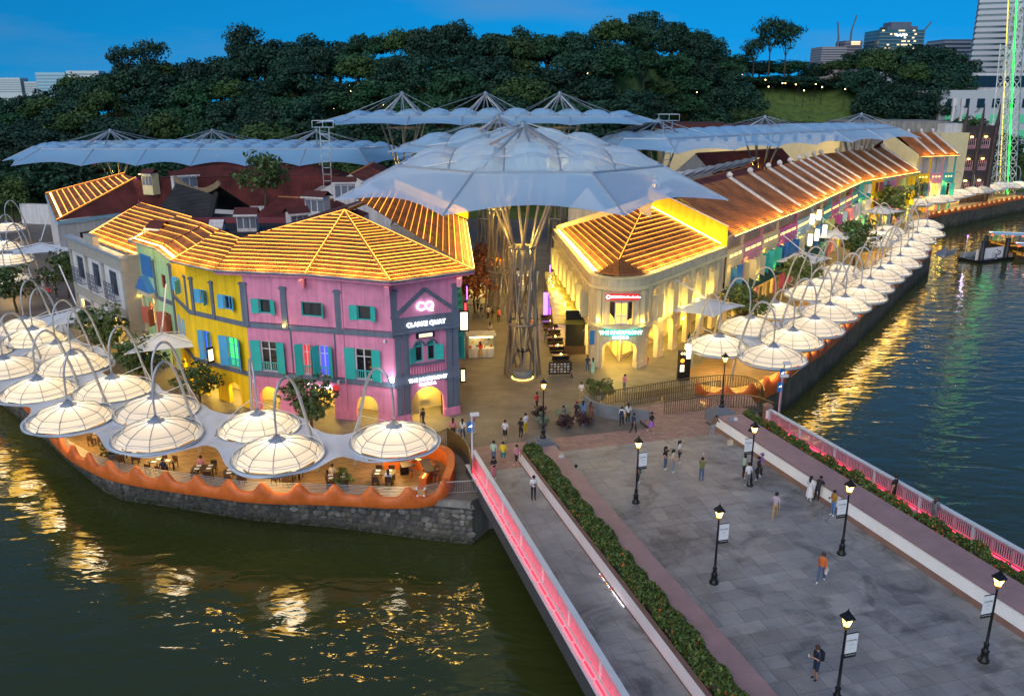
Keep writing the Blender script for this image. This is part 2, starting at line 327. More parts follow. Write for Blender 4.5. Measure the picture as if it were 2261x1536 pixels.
w2, P = lowwall('long white wall with mauve ledge facing the plaza', 16.1, 16.9, 18.5, 18.5, -2.5, False, 'planter_wall')
def slant(q, r0, r1, z0, z1, d=.14, t0=-2.5):
    q.add([(r0,-TE,z0),(r0,-t0,z0),(r1,-t0,z1),(r1,-TE,z1),(r0+d,-TE,z0),(r0+d,-t0,z0),(r1+d,-t0,z1),(r1+d,-TE,z1)], [(0,1,2,3),(7,6,5,4),(1,0,4,5),(3,2,6,7),(2,1,5,6),(0,3,7,4)])
P(lambda q: slant(q, 16.08, 16.22, 0, .24)).build('skirting', 'brown_stone', w2)
P(lambda q: slant(q, 16.25, 16.5, .24, .9)).build('white_panel', 'white_wall', w2)
P(lambda q: (q.bx(16.42,16.75,-TE,2.5,.9,1.02), q.bx(16.75,18.45,-TE,2.5,.82,1.015))).build('ledge', 'mauve_stone', w2)
P(lambda q: q.bx(18.45,19.75,-TE,2.5,.0,.3)).build('soil', 'soil', w2)
def hedge(label, r0, r1, z0, z1, t0, seed, n, f):
    h = thing_b('hedge', label, 'hedge', t0, (r0+r1)/2, z0); rr = random.Random(seed); parts = [MB(), MB(), MB()]
    ph = [rr.uniform(0,6.28) for _ in range(6)]
    def top(t): return .78 + .16*sin(t*1.9+ph[0]) + .12*sin(t*4.3+ph[1]) + .1*sin(t*.7+ph[2])
    def pos():
        t = rr.uniform(t0, TE); hh = (z1-z0)*top(t); a = rr.uniform(0, PI); wv_ = (r1-r0)/2*(.9+.14*sin(t*3.1+ph[3]))
        e = rr.uniform(.78,1.04); return (cos(a)*wv_*e, -(t-t0), sin(a)**.6*hh*e)
    leaves(parts[0], n, .105, pos, r=rr); leaves(parts[1], n//4, .1, pos, r=rr); leaves(parts[2], f, .07, pos, asp=.9, r=rr)
    core = MB(); tt = t0; ring = []
    while tt < TE: ring.append((tt, (z1-z0)*top(tt)*.82)); tt += .25
    V = []; F = []; k = 7
    for i, (t, hh) in enumerate(ring):
        for j in range(k): a = PI*j/(k-1); V.append((cos(a)*(r1-r0)/2*.8, -(t-t0), sin(a)**.6*hh))
        if i: F += [((i-1)*k+j, (i-1)*k+j+1, i*k+j+1, i*k+j) for j in range(k-1)]
    core.add(V, F); core.build('branches', 'soil', h)
    parts[0].build('foliage', 'leaf_hedge', h); parts[1].build('young_foliage', 'leaf_hedge2', h); tag(parts[2].build('flowers', 'flower', h), kind='stuff')
hedge('clipped green hedge with orange blooms in the left planter', -.15, 1.15, .7, 1.5, -.7, 1, 15000, 350)
hedge('loose flowering hedge behind the plaza\'s long white wall', 18.5, 19.75, .25, 1.35, -2.8, 2, 12000, 900)
# railings
def railing(label, r, t0, t1, side, led, panels_per_post=3):
    w = thing_b('railing', label, 'railing', t0, r); L = t1 - t0
    b = MB(); b.bx(-.14,.14,-L,0,1.02,1.12); b.build('top_rail', 'rail_white', w)
    b = MB(); b.bx(-.05,.05,-L,0,.86,.92); b.build('upper_rail', 'rail_led_tint', w)
    b = MB(); b.bx(-.05,.05,-L,0,.1,.17); b.build('bottom_rail', 'rail_led_tint', w)
    pm = MB().bx(-.08,.08,-.07,.07,0,1.02).mesh('post', 'rail_white'); sm = MB().bx(-.05,.05,-.05,.05,0,1.02).mesh('post', 'rail_led_tint')
    bm = MB().bx(-.025,.025,-.022,.022,.17,.86).mesh('baluster', 'rail_led_tint'); lm = MB().bx(-.03,.03,-.58,.58,.0,.045).mesh('light_strip', led)
    n = int(L/1.36); d = L/n
    for i in range(n + 1):
        put('post', pm if i % panels_per_post == 0 else sm, w, (0, -i*d, 0))
        if i < n:
            for j in range(8): put('baluster', bm, w, (0, -(i+(j+1)/9)*d, 0))
            put('light_strip', lm, w, (side*(.3 if led == 'red_led' else .16), -(i+.5)*d, .03))
railing('white footbridge railing glowing red along the left walkway edge', -3.62, -.8, TE, -1, 'red_led')
railing('white footbridge railing glowing pink beside the wide blue river', 21.1, -2.6, TE, -1, 'pink_led')
# string of coloured lights left along the wall foot
fl = thing_b('fairy_lights', 'short string of coloured lights lying at the white wall\'s foot', 'string lights', 16, -.55, .0)
for i in range(26):
    c = ['led_white','pink_led','gold_light','led_white'][i % 4] if i < 12 else 'led_white'
    MB().lathe([(0,-.02),(.02,0),(0,.02)], 5).build('bulb', c, fl, loc=(.02, -i*.17 if i < 12 else -2.0-(i-12)*.1, .04))
MB().tube([(.02,0,.02),(.03,-2,.02),(.02,-3.5,.02)], .008, 4).build('wire', 'black_iron', fl)
# lamp posts
def lamp_post(t, r, label, banner, z=0, wd=True, group='lanterns along the bridge'):
    p = BW(t, r, z) if wd else Vector((t, r, z)); o = thing('street_lamp', label, 'street lamp', p, BA, group)
    MB().lathe([(.0,0),(.24,0),(.24,.12),(.17,.16),(.15,.5),(.18,.55),(.11,.62),(.10,.85),(.13,.9),(.07,.98),(.055,2.4),(.075,2.44),(.05,2.5),(.045,3.62),(.07,3.66),(.0,3.68)], 10).build('pole', 'black_iron', o, True)
    MB().lathe([(.03,3.66),(.10,3.7),(.07,3.78),(.13,3.84)], 8).build('collar', 'gold_brass', o, True)
    g = MB().lathe([(.13,3.84),(.235,4.22)], 4, a0=PI/4).build('glass', 'warm_glass', o)
    b = MB()
    for k in range(4): a = PI/4+k*PI/2; b.beam((.13*cos(a),.13*sin(a),3.84), (.24*cos(a),.24*sin(a),4.22), .025)
    b.build('cage', 'black_iron', o)
    MB().lathe([(.33,4.2),(.30,4.25),(.13,4.42),(.09,4.43),(.08,4.5),(.03,4.52),(.02,4.6),(0,4.62)], 4, a0=PI/4).build('cap', 'black_iron', o)
    lamp('bulb', (0,0,4.0), 55, (1,.62,.2), .12, o)
    if banner:
        s = banner; x0, x1 = (s*.08, s*.62)
        MB().bx(min(x0,x1), max(x0,x1), -.008, .008, 2.5, 3.4).build('banner', 'white_paint', o)
        MB().bx(min(x0,x1), max(x0,x1), -.011, .011, 2.33, 2.5).build('banner_foot', 'black_iron', o)
        b = MB().beam((0,0,3.42),(x1,0,3.42),.03); b.beam((0,0,2.31),(x1,0,2.31),.03); b.build('bracket', 'black_iron', o)
        text('CHANEL', .125, 'black_iron', o, ((x0+x1)/2,-.012,3.1), (PI/2,0,0), ext=.002); text('CQ Clarke Quay', .07, 'white_paint', o, ((x0+x1)/2,-.014,2.415), (PI/2,0,0), ext=.001)
        for zz, w_ in ((2.93,.2),(2.88,.26),(2.72,.16)): MB().bx((x0+x1)/2-w_/2,(x0+x1)/2+w_/2,-.0105,-.009,zz,zz+.014).build('small_print', 'steel', o)
mat('gold_brass', (.8,.5,.1), .3, .8)
lamp_post(8.3, 4.85, 'bannered black street lamp nearest the mauve planter\'s far end', 1)
lamp_post(18.5, 4.85, 'bannered black street lamp in the middle of the left plaza row', 1)
lamp_post(28.6, 4.95, 'bannered black street lamp nearest the bottom edge beside phone man', 1)
lamp_post(8.0, 13.1, 'bannered black street lamp by the group near the long wall', -1)
lamp_post(17.7, 13.1, 'bannered black street lamp behind the brown jacketed man', -1)
lamp_post(27.8, 13.05, 'bannered black street lamp at the right edge of the plaza', -1)
for r_, t_, lab, nm in ((1.7,-1.4,'black street lamp without banner on the left stepped pedestal','stepped grey pedestal at the left end of the mauve ledge'),(17.5,-3.9,'black street lamp without banner on the right stepped pedestal','stepped grey pedestal at the right end of the long wall')):
    pd = thing_b('pedestal', nm, 'pedestal', t_, r_, -.5)
    for i in range(6): s = .95 - i*.11; MB().bx(-s,s,-s,s,0 if i == 0 else 1.3+i*.09-.09,1.3+i*.09).build('step', 'grey_block', pd)
    lamp_post(t_, r_, lab, 0, 1.25)

# ---------------------------------------------------------------- building kit
mat('pink', (.74,.26,.42), .7, var=.14, vs_=.8, bump=.08, streak=.22); mat('slate', (.125,.155,.215), .65, var=.14, vs_=.7, streak=.25)
mat('yellow', (.92,.60,.006), .7, var=.12, vs_=.5, streak=.22); mat('mint', (.36,.60,.34), .7, var=.08, streak=.25); mat('plaster', (.62,.62,.64), .7, var=.1, vs_=.5, streak=.3)
mat('greige', (.36,.345,.31), .7, var=.12); mat('teal', (.025,.44,.40), .5, var=.1); mat('blue', (.08,.40,.70), .5, var=.1); mat('brick_red', (.46,.12,.075), .55, var=.1)
mat('cobalt', (.03,.17,.46), .5, var=.1); mat('cream', (.74,.63,.36), .7, var=.1); mat('stone_d', (.66,.57,.37), .7, var=.12, streak=.3); mat('ivory_sh', (.60,.56,.36), .55, var=.08)
mat('magenta', (.55,.12,.36), .65, var=.1); mat('purple', (.36,.14,.34), .65, var=.1); mat('turq', (.05,.42,.42), .6, var=.1); mat('sky_blue', (.30,.50,.66), .6, var=.1); mat('rose', (.62,.26,.36), .65, var=.1); mat('lime', (.50,.58,.18), .65, var=.1); mat('maroon', (.20,.04,.06), .6)
mat('glass_dark', (.012,.014,.018), .08, spec=.8); mat('room_dark', (.03,.025,.02), .8); mat('glass_warm', (.8,.5,.1), .3, emit=(1,.55,.08), es=1.6); mat('glass_red', (.3,.02,.02), .3, emit=(1,.03,.04), es=.8); mat('glass_blue', (.02,.02,.3), .3, emit=(.08,.1,1), es=1.2); mat('glass_green', (.02,.3,.05), .3, emit=(.1,1,.2), es=1.2)
mat('dark_green', (.008,.045,.030), .7, var=.3); mat('flat_roof', (.018,.018,.02), .85, var=.5, vs_=.4); mat('sign_white', (1,1,1), .4, emit=(.85,.9,1), es=6); mat('sign_mint', (1,1,1), .4, emit=(.55,1,.82), es=6); mat('sign_mint_back', (.05,.32,.27), .4, emit=(.06,.5,.4), es=.35)
mat('plate_white', (.9,.9,.9), .4, emit=(1,1,1), es=.7); mat('sign_gold', (1,.5,.05), .4, emit=(1,.38,.02), es=1.3); mat('sign_red', (.6,.03,.03), .4, emit=(.9,.05,.05), es=.5); mat('box_light', (1,.9,.7), .4, emit=(1,.82,.5), es=2.2); mat('violet_light', (.3,.1,1), .4, emit=(.35,.08,1), es=6); mat('dark_wood', (.05,.028,.015), .5, var=.3); mat('chalk', (.02,.02,.02), .6)
def tile_mat(name, c1, c2):
    m = mat(name, c1, .7); n, l, b = nodes(m); uv = n.new('ShaderNodeUVMap')
    t = n.new('ShaderNodeTexBrick'); t.inputs['Scale'].default_value = 1; t.inputs['Brick Width'].default_value = .22; t.inputs['Row Height'].default_value = .3; t.inputs['Mortar Size'].default_value = .018; t.offset = 0
    t.inputs['Color1'].default_value = (*c1,1); t.inputs['Color2'].default_value = (*c2,1); t.inputs['Mortar'].default_value = (c1[0]*.35,c1[1]*.35,c1[2]*.35,1); l.new(uv.outputs[0], t.inputs['Vector'])
    ns = n.new('ShaderNodeTexNoise'); ns.inputs['Scale'].default_value = .35; ns.inputs['Detail'].default_value = 6; l.new(uv.outputs[0], ns.inputs['Vector'])
    r = n.new('ShaderNodeMapRange'); r.inputs[1].default_value = .35; r.inputs[2].default_value = .6; r.inputs[3].default_value = .55; r.inputs[4].default_value = 1.15; l.new(ns.outputs['Fac'], r.inputs[0])
    x = n.new('ShaderNodeMix'); x.data_type = 'RGBA'; x.blend_type = 'MULTIPLY'; x.inputs[0].default_value = 1; l.new(t.outputs['Color'], x.inputs[6]); l.new(r.outputs[0], x.inputs[7]); l.new(x.outputs[2], b.inputs['Base Color'])
    wv_ = n.new('ShaderNodeTexWave'); wv_.bands_direction = 'X'; wv_.inputs['Scale'].default_value = 1.43; l.new(uv.outputs[0], wv_.inputs['Vector'])
    bp = n.new('ShaderNodeBump'); bp.inputs['Strength'].default_value = .7; bp.inputs['Distance'].default_value = .06; l.new(wv_.outputs['Color'], bp.inputs['Height']); l.new(bp.outputs[0], b.inputs['Normal'])
tile_mat('tile_orange', (.50,.20,.06), (.40,.14,.04)); tile_mat('tile_row', (.66,.24,.07), (.52,.17,.05)); tile_mat('tile_brown', (.20,.075,.045), (.15,.055,.035)); tile_mat('tile_red', (.24,.05,.045), (.17,.04,.04)); tile_mat('tile_dark', (.06,.06,.06), (.045,.045,.05))
mat('ridge_tile', (.42,.17,.05), .7, var=.25, vs_=3)
def clip(P, a, b, c):   # keep a*u + b*s >= c
    out = []
    for i in range(len(P)):
        p, q = P[i], P[(i+1) % len(P)]; fp = a*p[0]+b*p[1]-c; fq = a*q[0]+b*q[1]-c
        if fp >= 0: out.append(p)
        if (fp >= 0) != (fq >= 0): t = fp/(fp-fq); out.append((p[0]+(q[0]-p[0])*t, p[1]+(q[1]-p[1])*t))
    return out
def roof_face(root, pts, m='tile_orange', every=2, strip='gold_strip', course=.3, s0=.35, tail=.5, name='tile_slope', sw=.028):
    O = Vector(root.location); P = [Vector(p) - O for p in pts]; e = (P[1]-P[0]).normalized(); nrm = e.cross(P[2]-P[0]).normalized()
    if nrm.z < 0: nrm = -nrm
    s = nrm.cross(e).normalized()
    if s.z < 0: s = -s
    Q = [((p-P[0]).dot(e), (p-P[0]).dot(s)) for p in P]; top = max(q[1] for q in Q); b = MB(); UV = []; k = 0; sv = 0.0
    W = lambda u, v, d: P[0] + e*u + s*v + nrm*d
    while sv < top:
        c = clip(clip(Q, 0, 1, sv), 0, -1, -(sv+course))
        if len(c) > 2:
            b.add([W(u, v, .06*(1-(v-sv)/course)) for u, v in c], [tuple(range(len(c)))]); UV += c
            lo = sorted([q for q in c if q[1] < sv+.02], key=lambda q: q[0])
            if len(lo) >= 2: b.add([W(lo[0][0],sv,-.02), W(lo[-1][0],sv,-.02), W(lo[-1][0],sv,.06), W(lo[0][0],sv,.06)], [(0,1,2,3)]); UV += [lo[0], lo[-1], lo[-1], lo[0]]
        sv += course; k += 1
    me = b.mesh(name, m); uvl = me.uv_layers.new(name='UVMap')
    lv = [0]*len(me.loops); me.loops.foreach_get('vertex_index', lv); uvl.data.foreach_set('uv', [x for i in lv for x in UV[i]])
    o = put(name, me, root)
    if strip:
        sv = s0
        while sv < top - tail:
            us = [q[0] for q in clip(clip(Q, 0, 1, sv-.01), 0, -1, -sv-.01)]
            if us and max(us)-min(us) > .5: MB().beam(W(min(us)+.12,sv,.085), W(max(us)-.12,sv,.085), sw, .035, nrm).build('light_strip', rnd.choice((strip, strip, strip+'1', strip+'2')), o)
            sv += course*every
    return o
def ridge(root, a, b, m='ridge_tile', r=.16, name='ridge', lit=True):
    O = Vector(root.location); a = Vector(a)-O; b = Vector(b)-O; L = (b-a).length; n = max(2, int(L/.45)); mb = MB()
    for i in range(n): mb.tube([a.lerp(b, i/n), a.lerp(b, (i+1.08)/n)], [r*1.08, r*.88], 7)
    o = mb.build(name, m, root, True)
    if lit: MB().beam(a+Vector((0,0,r+.02)), b+Vector((0,0,r+.02)), .05, .03).build('light_strip', 'gold_strip', o)
    return o
def gutter(root, pts, m='slate', r=.11, name='gutter'):
    O = Vector(root.location); return MB().tube([Vector(p)-O for p in pts], r, 6).build(name, m, root)
def wall_mesh(L, z0, z1, ops, th=.32):
    b = MB(); R = lambda o: (o[1]-o[0])/2 if len(o) > 4 and o[4] else 0
    us = sorted({0, L} | {o[0] for o in ops} | {o[1] for o in ops}); zs = sorted({z0, z1} | {o[2] for o in ops} | {o[3]+R(o) for o in ops})
    for ua, ub in zip(us, us[1:]):
        run = None
        for za, zb in zip(zs, zs[1:]):
            uc, zc = (ua+ub)/2, (za+zb)/2; hole = any(o[0] < uc < o[1] and o[2] < zc < o[3]+R(o) for o in ops)
            if not hole: b.add([(ua,0,za),(ub,0,za),(ub,0,zb),(ua,0,zb)], [(0,1,2,3)])
    for o in ops:
        a, c, za, zb = o[:4]; r = R(o)
        b.add([(a,0,za),(a,th,za),(a,th,zb),(a,0,zb)], [(0,1,2,3)]); b.add([(c,0,za),(c,th,za),(c,th,zb),(c,0,zb)], [(3,2,1,0)])
        if za > z0+.05: b.add([(a,0,za),(c,0,za),(c,th,za),(a,th,za)], [(0,1,2,3)])
        if not r: b.add([(a,0,zb),(c,0,zb),(c,th,zb),(a,th,zb)], [(3,2,1,0)])
        else:
            m_ = (a+c)/2; A = [(m_-r*cos(PI*i/10), zb+r*sin(PI*i/10)) for i in range(11)]
            for (x0, h0), (x1, h1) in zip(A, A[1:]):
                b.add([(x0,0,h0),(x1,0,h1),(x1,th,h1),(x0,th,h0)], [(3,2,1,0)])
                b.add([(x0,0,h0),(x1,0,h1),(x1,0,zb+r),(x0,0,zb+r)], [(0,1,2,3)])
    return b
class Facade:
    def __init__(s, root, A, B):
        s.root = root; s.L = math.dist(A, B); s.rz = math.atan2(B[1]-A[1], B[0]-A[0]); s.o = (A[0]-root.location.x, A[1]-root.location.y)
        s.u = ((B[0]-A[0])/s.L, (B[1]-A[1])/s.L)
    def at(s, u, z=0, d=0): return (s.o[0]+s.u[0]*u+s.u[1]*d, s.o[1]+s.u[1]*u-s.u[0]*d, z)   # d = distance out of the wall
    def put(s, name, me, u, z=0, d=0, dr=0, parent=None): return put(name, me, parent or s.root, s.at(u, z, d), s.rz+dr)
    def wall(s, z0, z1, ops, m, name='wall', th=.32): return s.put(name, wall_mesh(s.L, z0, z1, ops, th).mesh(name, m), 0)
    def bar(s, name, m, u0, u1, z0, z1, d0, d1): return s.put(name, MB().bx(0, u1-u0, -d1, -d0, z0, z1).mesh(name, m), u0)
    def back(s, m, u0, u1, z0, z1, depth): return s.put('back_wall', MB().bx(u0, u1, depth, depth+.05, z0, z1).mesh('back_wall', m), 0)
    def text(s, body, size, m, u, z, d=.08, sx=1, parent=None, name='lettering'):
        return text(body, size, m, s.root, s.at(u, z, d), (PI/2, 0, s.rz), sx=sx, name=name)
    def lamp(s, u, z, d, w, col=(1,.72,.22), r=.1): return lamp('lamp', s.at(u, z, d), w, col, r, s.root)
CM = {}
def cached(key, f):
    if key not in CM: CM[key] = f()
    return CM[key]
def shutter_mesh(w, h, m):
    def f():
        b = MB(); t = .05
        b.bx(0,.07,-t,0,0,h); b.bx(w-.07,w,-t,0,0,h); n = 2 if h < 1.5 else 3
        for i in range(n+1): z = i*(h-.09)/n; b.bx(.07,w-.07,-t,0,z,z+.09)
        b.bx(.07,w-.07,-.03,-.015,.09,h-.09); k = int(h/.13)
        for i in range(1, k):
            z = i*h/k
            if i > k/3 or h < 1.5: b.add([(.07,-.045,z),(w-.07,-.045,z),(w-.07,-.02,z+.08),(.07,-.02,z+.08)], [(0,1,2,3)])
        return b.mesh('shutter', m)
    return cached(('sh', round(w,2), round(h,2), m), f)
def window(F, u0, u1, z0, z1, fm, sm=None, ol=150, orr=150, glass='glass_dark', mull=1, bal=None, sw=None, arch=False, one=None, depth=.2):
    w = u1-u0; h = z1-z0; t = .08
    def fr():
        b = MB(); b.bx(0,t,-.04,.1,0,h); b.bx(w-t,w,-.04,.1,0,h); b.bx(t,w-t,-.04,.1,h-t,h); b.bx(t,w-t,-.06,.12,0,t)
        for i in range(mull): x = w*(i+1)/(mull+1); b.bx(x-.04,x+.04,0,.08,t,h-t)
        if h > 1.6: b.bx(t,w-t,.01,.07,h*.72,h*.72+.05)
        return b.mesh('window', fm)
    o = F.put('window', cached(('fr',round(w,2),round(h,2),fm,mull), fr), u0, z0, 0)
    o.location = F.at(u0, z0, -depth+.12)
    put('pane', cached(('pane',round(w,2),round(h,2),glass), lambda: MB().bx(.03,w-.03,.1,.12,.03,h-.03).mesh('pane', glass)), o)
    if arch:
        r = w/2; b = MB(); A = [(r-r*cos(PI*i/10), h+r*sin(PI*i/10)) for i in range(11)]
        b.tube([(x,0,z) for x, z in A], .07, 5); 
        for i in range(1,6): x = w*i/6; b.beam((x,.02,h),(x,.02,h+math.sqrt(max(0,r*r-(x-r)**2))),.04)
        b.build('fanlight', fm, o); MB().poly([(x,.08,z) for x, z in A]).build('pane', glass, o)
    if sm:
        s_w = sw or w/2; me = shutter_mesh(s_w, h, sm)
        if ol is not None: put('shutter', me, o, (0, -.06-(depth-.12 if depth>.15 else 0), 0), (0,0,-R_(ol)))
        if orr is not None: put('shutter', shutter_mesh(-s_w if False else s_w, h, sm), o, (w, -.06-(depth-.12 if depth>.15 else 0), 0), (0,0,PI+R_(orr)))
    if bal:
        n = int(w/.16); bmx = cached(('bal',bal), lambda: MB().bx(-.025,.025,-.02,.02,.05,.75).mesh('baluster', bal))
        put('handrail', cached(('hr',round(w,2),bal), lambda: MB().bx(0,w,-.05,.02,.75,.83).mesh('handrail', bal)), o, (0,-.12,0))
        for i in range(n): put('baluster', bmx, o, ((i+.5)*w/n, -.13, 0))
    return o
def pilaster(F, u, w, z0, z1, m='slate', d=.12, cap=True):
    b = MB().bx(-w/2,w/2,-d,0,z0,z1)
    if cap: b.bx(-w/2-.08,w/2+.08,-d-.07,0,z1-.22,z1-.06); b.bx(-w/2-.05,w/2+.05,-d-.05,0,z0,z0+.2)
    return F.put('pilaster', b.mesh('pilaster', m), u)
YW = (1,.64,.09)
def eave_wash_fills(root, a, b, w=190, gap=2.6, up=.85):  # unseen fill lights added above the eaves to wash the tiles gold
    O = Vector(root.location); a = Vector(a); b = Vector(b); n_ = max(1, round((b-a).length/gap))
    for i in range(n_): lamp('eave_wash_fill', a.lerp(b,(i+.5)/n_)+Vector((0,0,up))-O, w, (1,.56,.10), .4, root)
# ================================================================ pink corner building
A_ = thing('corner_building', 'pink three-storey corner building with teal shutters and lit gable lettering', 'building', (-9.4,63.8,0))
P1 = (-4.4,66.3); P2 = (-9.4,63.8); P3 = (-21.9,67.0); PS = (-6.4,94.0)
Fp = Facade(A_, P3, P2); Fc = Facade(A_, P2, P1); Fs = Facade(A_, P1, PS)
ops = [(1.3,2.4,8.6,9.8),(5.1,6.95,8.6,9.8),(9.95,11.15,8.6,9.8),(1.1,2.6,3.6,6.25),(4.9,5.65,3.6,6.25),(6.4,7.3,3.6,6.25),(9.55,11.05,3.6,6.25),(.7,2.5,0,1.35,1),(5.3,7.5,0,2.45),(9.45,11.35,0,1.3,1)]
Fp.wall(0, 12.0, ops, 'pink')
for (a, c, z0, z1), k in zip([o[:4] for o in ops[:3]], range(3)):
    window(Fp, a, c, z0, z1, 'teal', 'teal', 165 if k != 1 else None, 150 if k != 1 else 125, sw=.62, mull=0, depth=.25)
for (a, c, z0, z1), g_, ol, orr in zip([o[:4] for o in ops[3:7]], ('glass_dark','glass_red','glass_blue','glass_dark'), (172,140,120,172), (165,120,140,165)):
    window(Fp, a, c, z0, z1, 'white_paint', 'teal', ol, orr, glass=g_, bal='turq', sw=.85 if c-a > 1 else .6, mull=1, depth=.25)
for z in (7.32,3.15): Fp.bar('string_course', 'slate', 0, Fp.L+.06, z, z+.42, .002, .09)
for u, z0, z1 in ((.12,7.4,11.1),(3.6,7.4,10.95),(8.35,7.4,10.95)): pilaster(Fp, u, .5 if u > 1 else .35, z0, z1)
Fp.bar('plinth', 'pink', 2.5, 5.3, 0, .75, .003, .07); Fp.bar('plinth', 'pink', 7.5, 9.45, 0, .75, .003, .07); Fp.bar('plinth', 'pink', 11.35, Fp.L, 0, .75, .003, .07)
Fp.bar('downpipe', 'pink', 8.62, 8.72, 0, 7.3, .02, .1); Fp.bar('downpipe', 'pink', 8.62, 8.72, 7.8, 11.6, .02, .1)
Fp.back('cream', -1, Fp.L+1, 0, 3.1, 2.6)
for u in (1.6,10.4): Fp.put('arcade_door', MB().bx(-.6,.6,0,.06,0,1.9).bx(-.5,-.05,-.03,0,.2,1.7).bx(.05,.5,-.03,0,.2,1.7).mesh('arcade_door', 'ivory_sh'), u, 0, -2.5)
for u in (1.6,6.4,10.4): Fp.lamp(u, 2.75, -1.5, 650, YW)
for u, z in ((3.6,7.75),): Fp.lamp(u, z+.15, .35, 10, YW, .05); Fp.put('uplight', MB().bx(-.08,.08,-.08,.08,0,.15).mesh('uplight', 'gold_light'), u, z-.1, .3)
# the flood lamp on the corner and the brand lettering over the shop
Fp.put('flood_lamp', MB().bx(-.2,.2,-.1,.1,-.15,.15).mesh('flood_lamp', 'led_white'), 12.75, 3.9, .3); Fp.lamp(12.75, 3.9, .6, 60, (.8,.9,1), .15)
Fp.put('neon_script', MB().tube([(i*.13,-.05,.17*sin(i*2.1)+.05*sin(i*.9)) for i in range(18)],.05,4).mesh('neon_script','sign_white'), 5.2, 2.72, .08); Fp.put('sign_disc', MB().lathe([(0,0),(.26,0),(.26,.08),(0,.08)],14).mesh('sign_disc','sign_red'), 7.75, 2.72, .1).rotation_euler = (PI/2,0,Fp.rz)
Fp.put('floor_slab', MB().bx(0,Fp.L,.35,7,7.4,7.5).bx(0,Fp.L,.35,7,3.2,3.3).mesh('floor_slab', 'room_dark'), 0)
for z, u0, u1 in ((7.78,.4,8.2),(7.80,8.6,12.8),(3.62,3.0,4.6),(3.60,7.9,9.2)): Fp.bar('conduit', 'black_iron', u0, u1, z, z+.035, .02, .055)
for u, z in ((.35,2.75),(8.1,3.35),(12.3,7.1)): Fp.put('security_camera', MB().bx(-.07,.07,-.32,0,-.06,.08).lathe([(0,-.2),(.09,-.14),(.1,-.02),(0,0)],8,(0,-.22,-.02)).mesh('security_camera','white_paint'), u, z, .06)
for u in (3.95,7.85): Fp.bar('downpipe', 'slate', u, u+.08, 3.6, 7.3, .02, .1)
# gable-sign front
Fc.wall(0, 12.0, [(1.3,4.2,0,1.35,1),(1.82,2.48,5.05,6.35,1),(2.87,3.53,5.05,6.35,1)], 'pink')
for u0, g_ in ((1.82,'glass_dark'),(2.87,'glass_dark')): window(Fc, u0, u0+.66, 5.05, 6.35, 'turq', 'teal', 150 if u0 < 2 else None, None if u0 < 2 else 165, glass=g_, arch=True, mull=0, sw=.66, depth=.2)
for u0 in (1.82,2.87): Fc.put('window_surround', MB().tube([(.33-.44*cos(PI*i/10),-.03,6.35+.44*sin(PI*i/10)) for i in range(11)], .1, 5).mesh('window_surround','slate'), u0)
Fc.bar('frieze', 'slate', -.06, 5.66, 7.5, 8.85, .0, .1); Fc.bar('cornice', 'slate', -.1, 5.7, 7.55, 7.72, .1, .26); Fc.bar('ledge', 'slate', -.06, 5.66, 3.3, 4.0, 0, .12); Fc.bar('ledge', 'slate', 1.2, 4.3, 4.78, 4.92, 0, .16)
for u in (.38,1.0,4.75,5.3): pilaster(Fc, u, .5, .05 if True else 0, 3.3, 'slate', .1); pilaster(Fc, u, .5, 4.0, 7.5, 'slate', .1)
for u in (.15,5.35): pilaster(Fc, u, .5, 8.85, 11.2, 'slate', .08)
Fc.put('pediment', MB().beam((.1,-.05,8.95),(2.75,-.05,11.0),.14,.3).beam((2.75,-.05,11.0),(5.45,-.05,8.95),.14,.3).mesh('pediment','slate'), 0)
bm_ = MB().lathe([(.07,0),(.09,.05),(.05,.12),(.09,.3),(.05,.5),(.08,.56),(.08,.6)],8).mesh('baluster','pink',True)
for i in range(13): Fc.put('baluster', bm_, 1.38+i*.23, 4.05, .08)
Fc.text('CQ', 1.0, 'sign_white', 2.75, 9.6, .12); Fc.text('CLARKE QUAY', .52, 'sign_white', 2.78, 8.2, .14, .95); Fc.text('THE RIVERFRONT', .42, 'sign_white', 2.78, 3.55, .2); Fc.text('BLOCK A', .34, 'sign_white', 2.78, 3.1, .14)
Fc.put('sign_board', MB().bx(-.78,.78,-.08,0,-.24,.24).mesh('sign_board','black_iron'), 2.68, 7.24, .06); Fc.put('sign_plate', MB().bx(-.55,.6,-.03,0,-.15,.15).mesh('sign_plate','plate_white'), 2.68, 7.24, .145); Fc.text('LEVEL UP', .26, 'sign_gold', 2.68, 7.22, .19)
Fc.bar('plinth', 'pink', 0, 1.3, 0, .7, .1, .16); Fc.bar('plinth', 'pink', 4.2, Fc.L, 0, .7, .1, .16)
Fc.back('cream', -.6, 6.2, 0, 3.2, 2.4); Fc.put('inner_window', MB().bx(-1.1,1.1,-.04,.04,.8,2.6).bx(-1.1,-.5,-.09,-.04,.8,2.6).bx(.5,1.1,-.09,-.04,.8,2.6).mesh('inner_window','ivory_sh'), 2.6, 0, -2.3)
Fc.lamp(2.4, 2.7, -1.3, 900, YW); Fc.lamp(3.3, 2.6, -1.6, 500, YW)
Fs.wall(0, 12.0, [(2+i*3.2,3.1+i*3.2,4.2,6.2) for i in range(8)] + [(1.6+i*3.2,3.6+i*3.2,0,2.2) for i in range(8)], 'pink'); Fs.bar('string_course', 'slate', 0, Fs.L, 3.15, 3.55, .002, .09)
for i in range(8): window(Fs, 2+i*3.2, 3.1+i*3.2, 4.2, 6.2, 'teal', 'teal', 120, 120, 'glass_warm' if i % 3 == 0 else 'glass_dark')
Fs.back('dark_wood', 0, 27, 0, 3.1, 1.5)
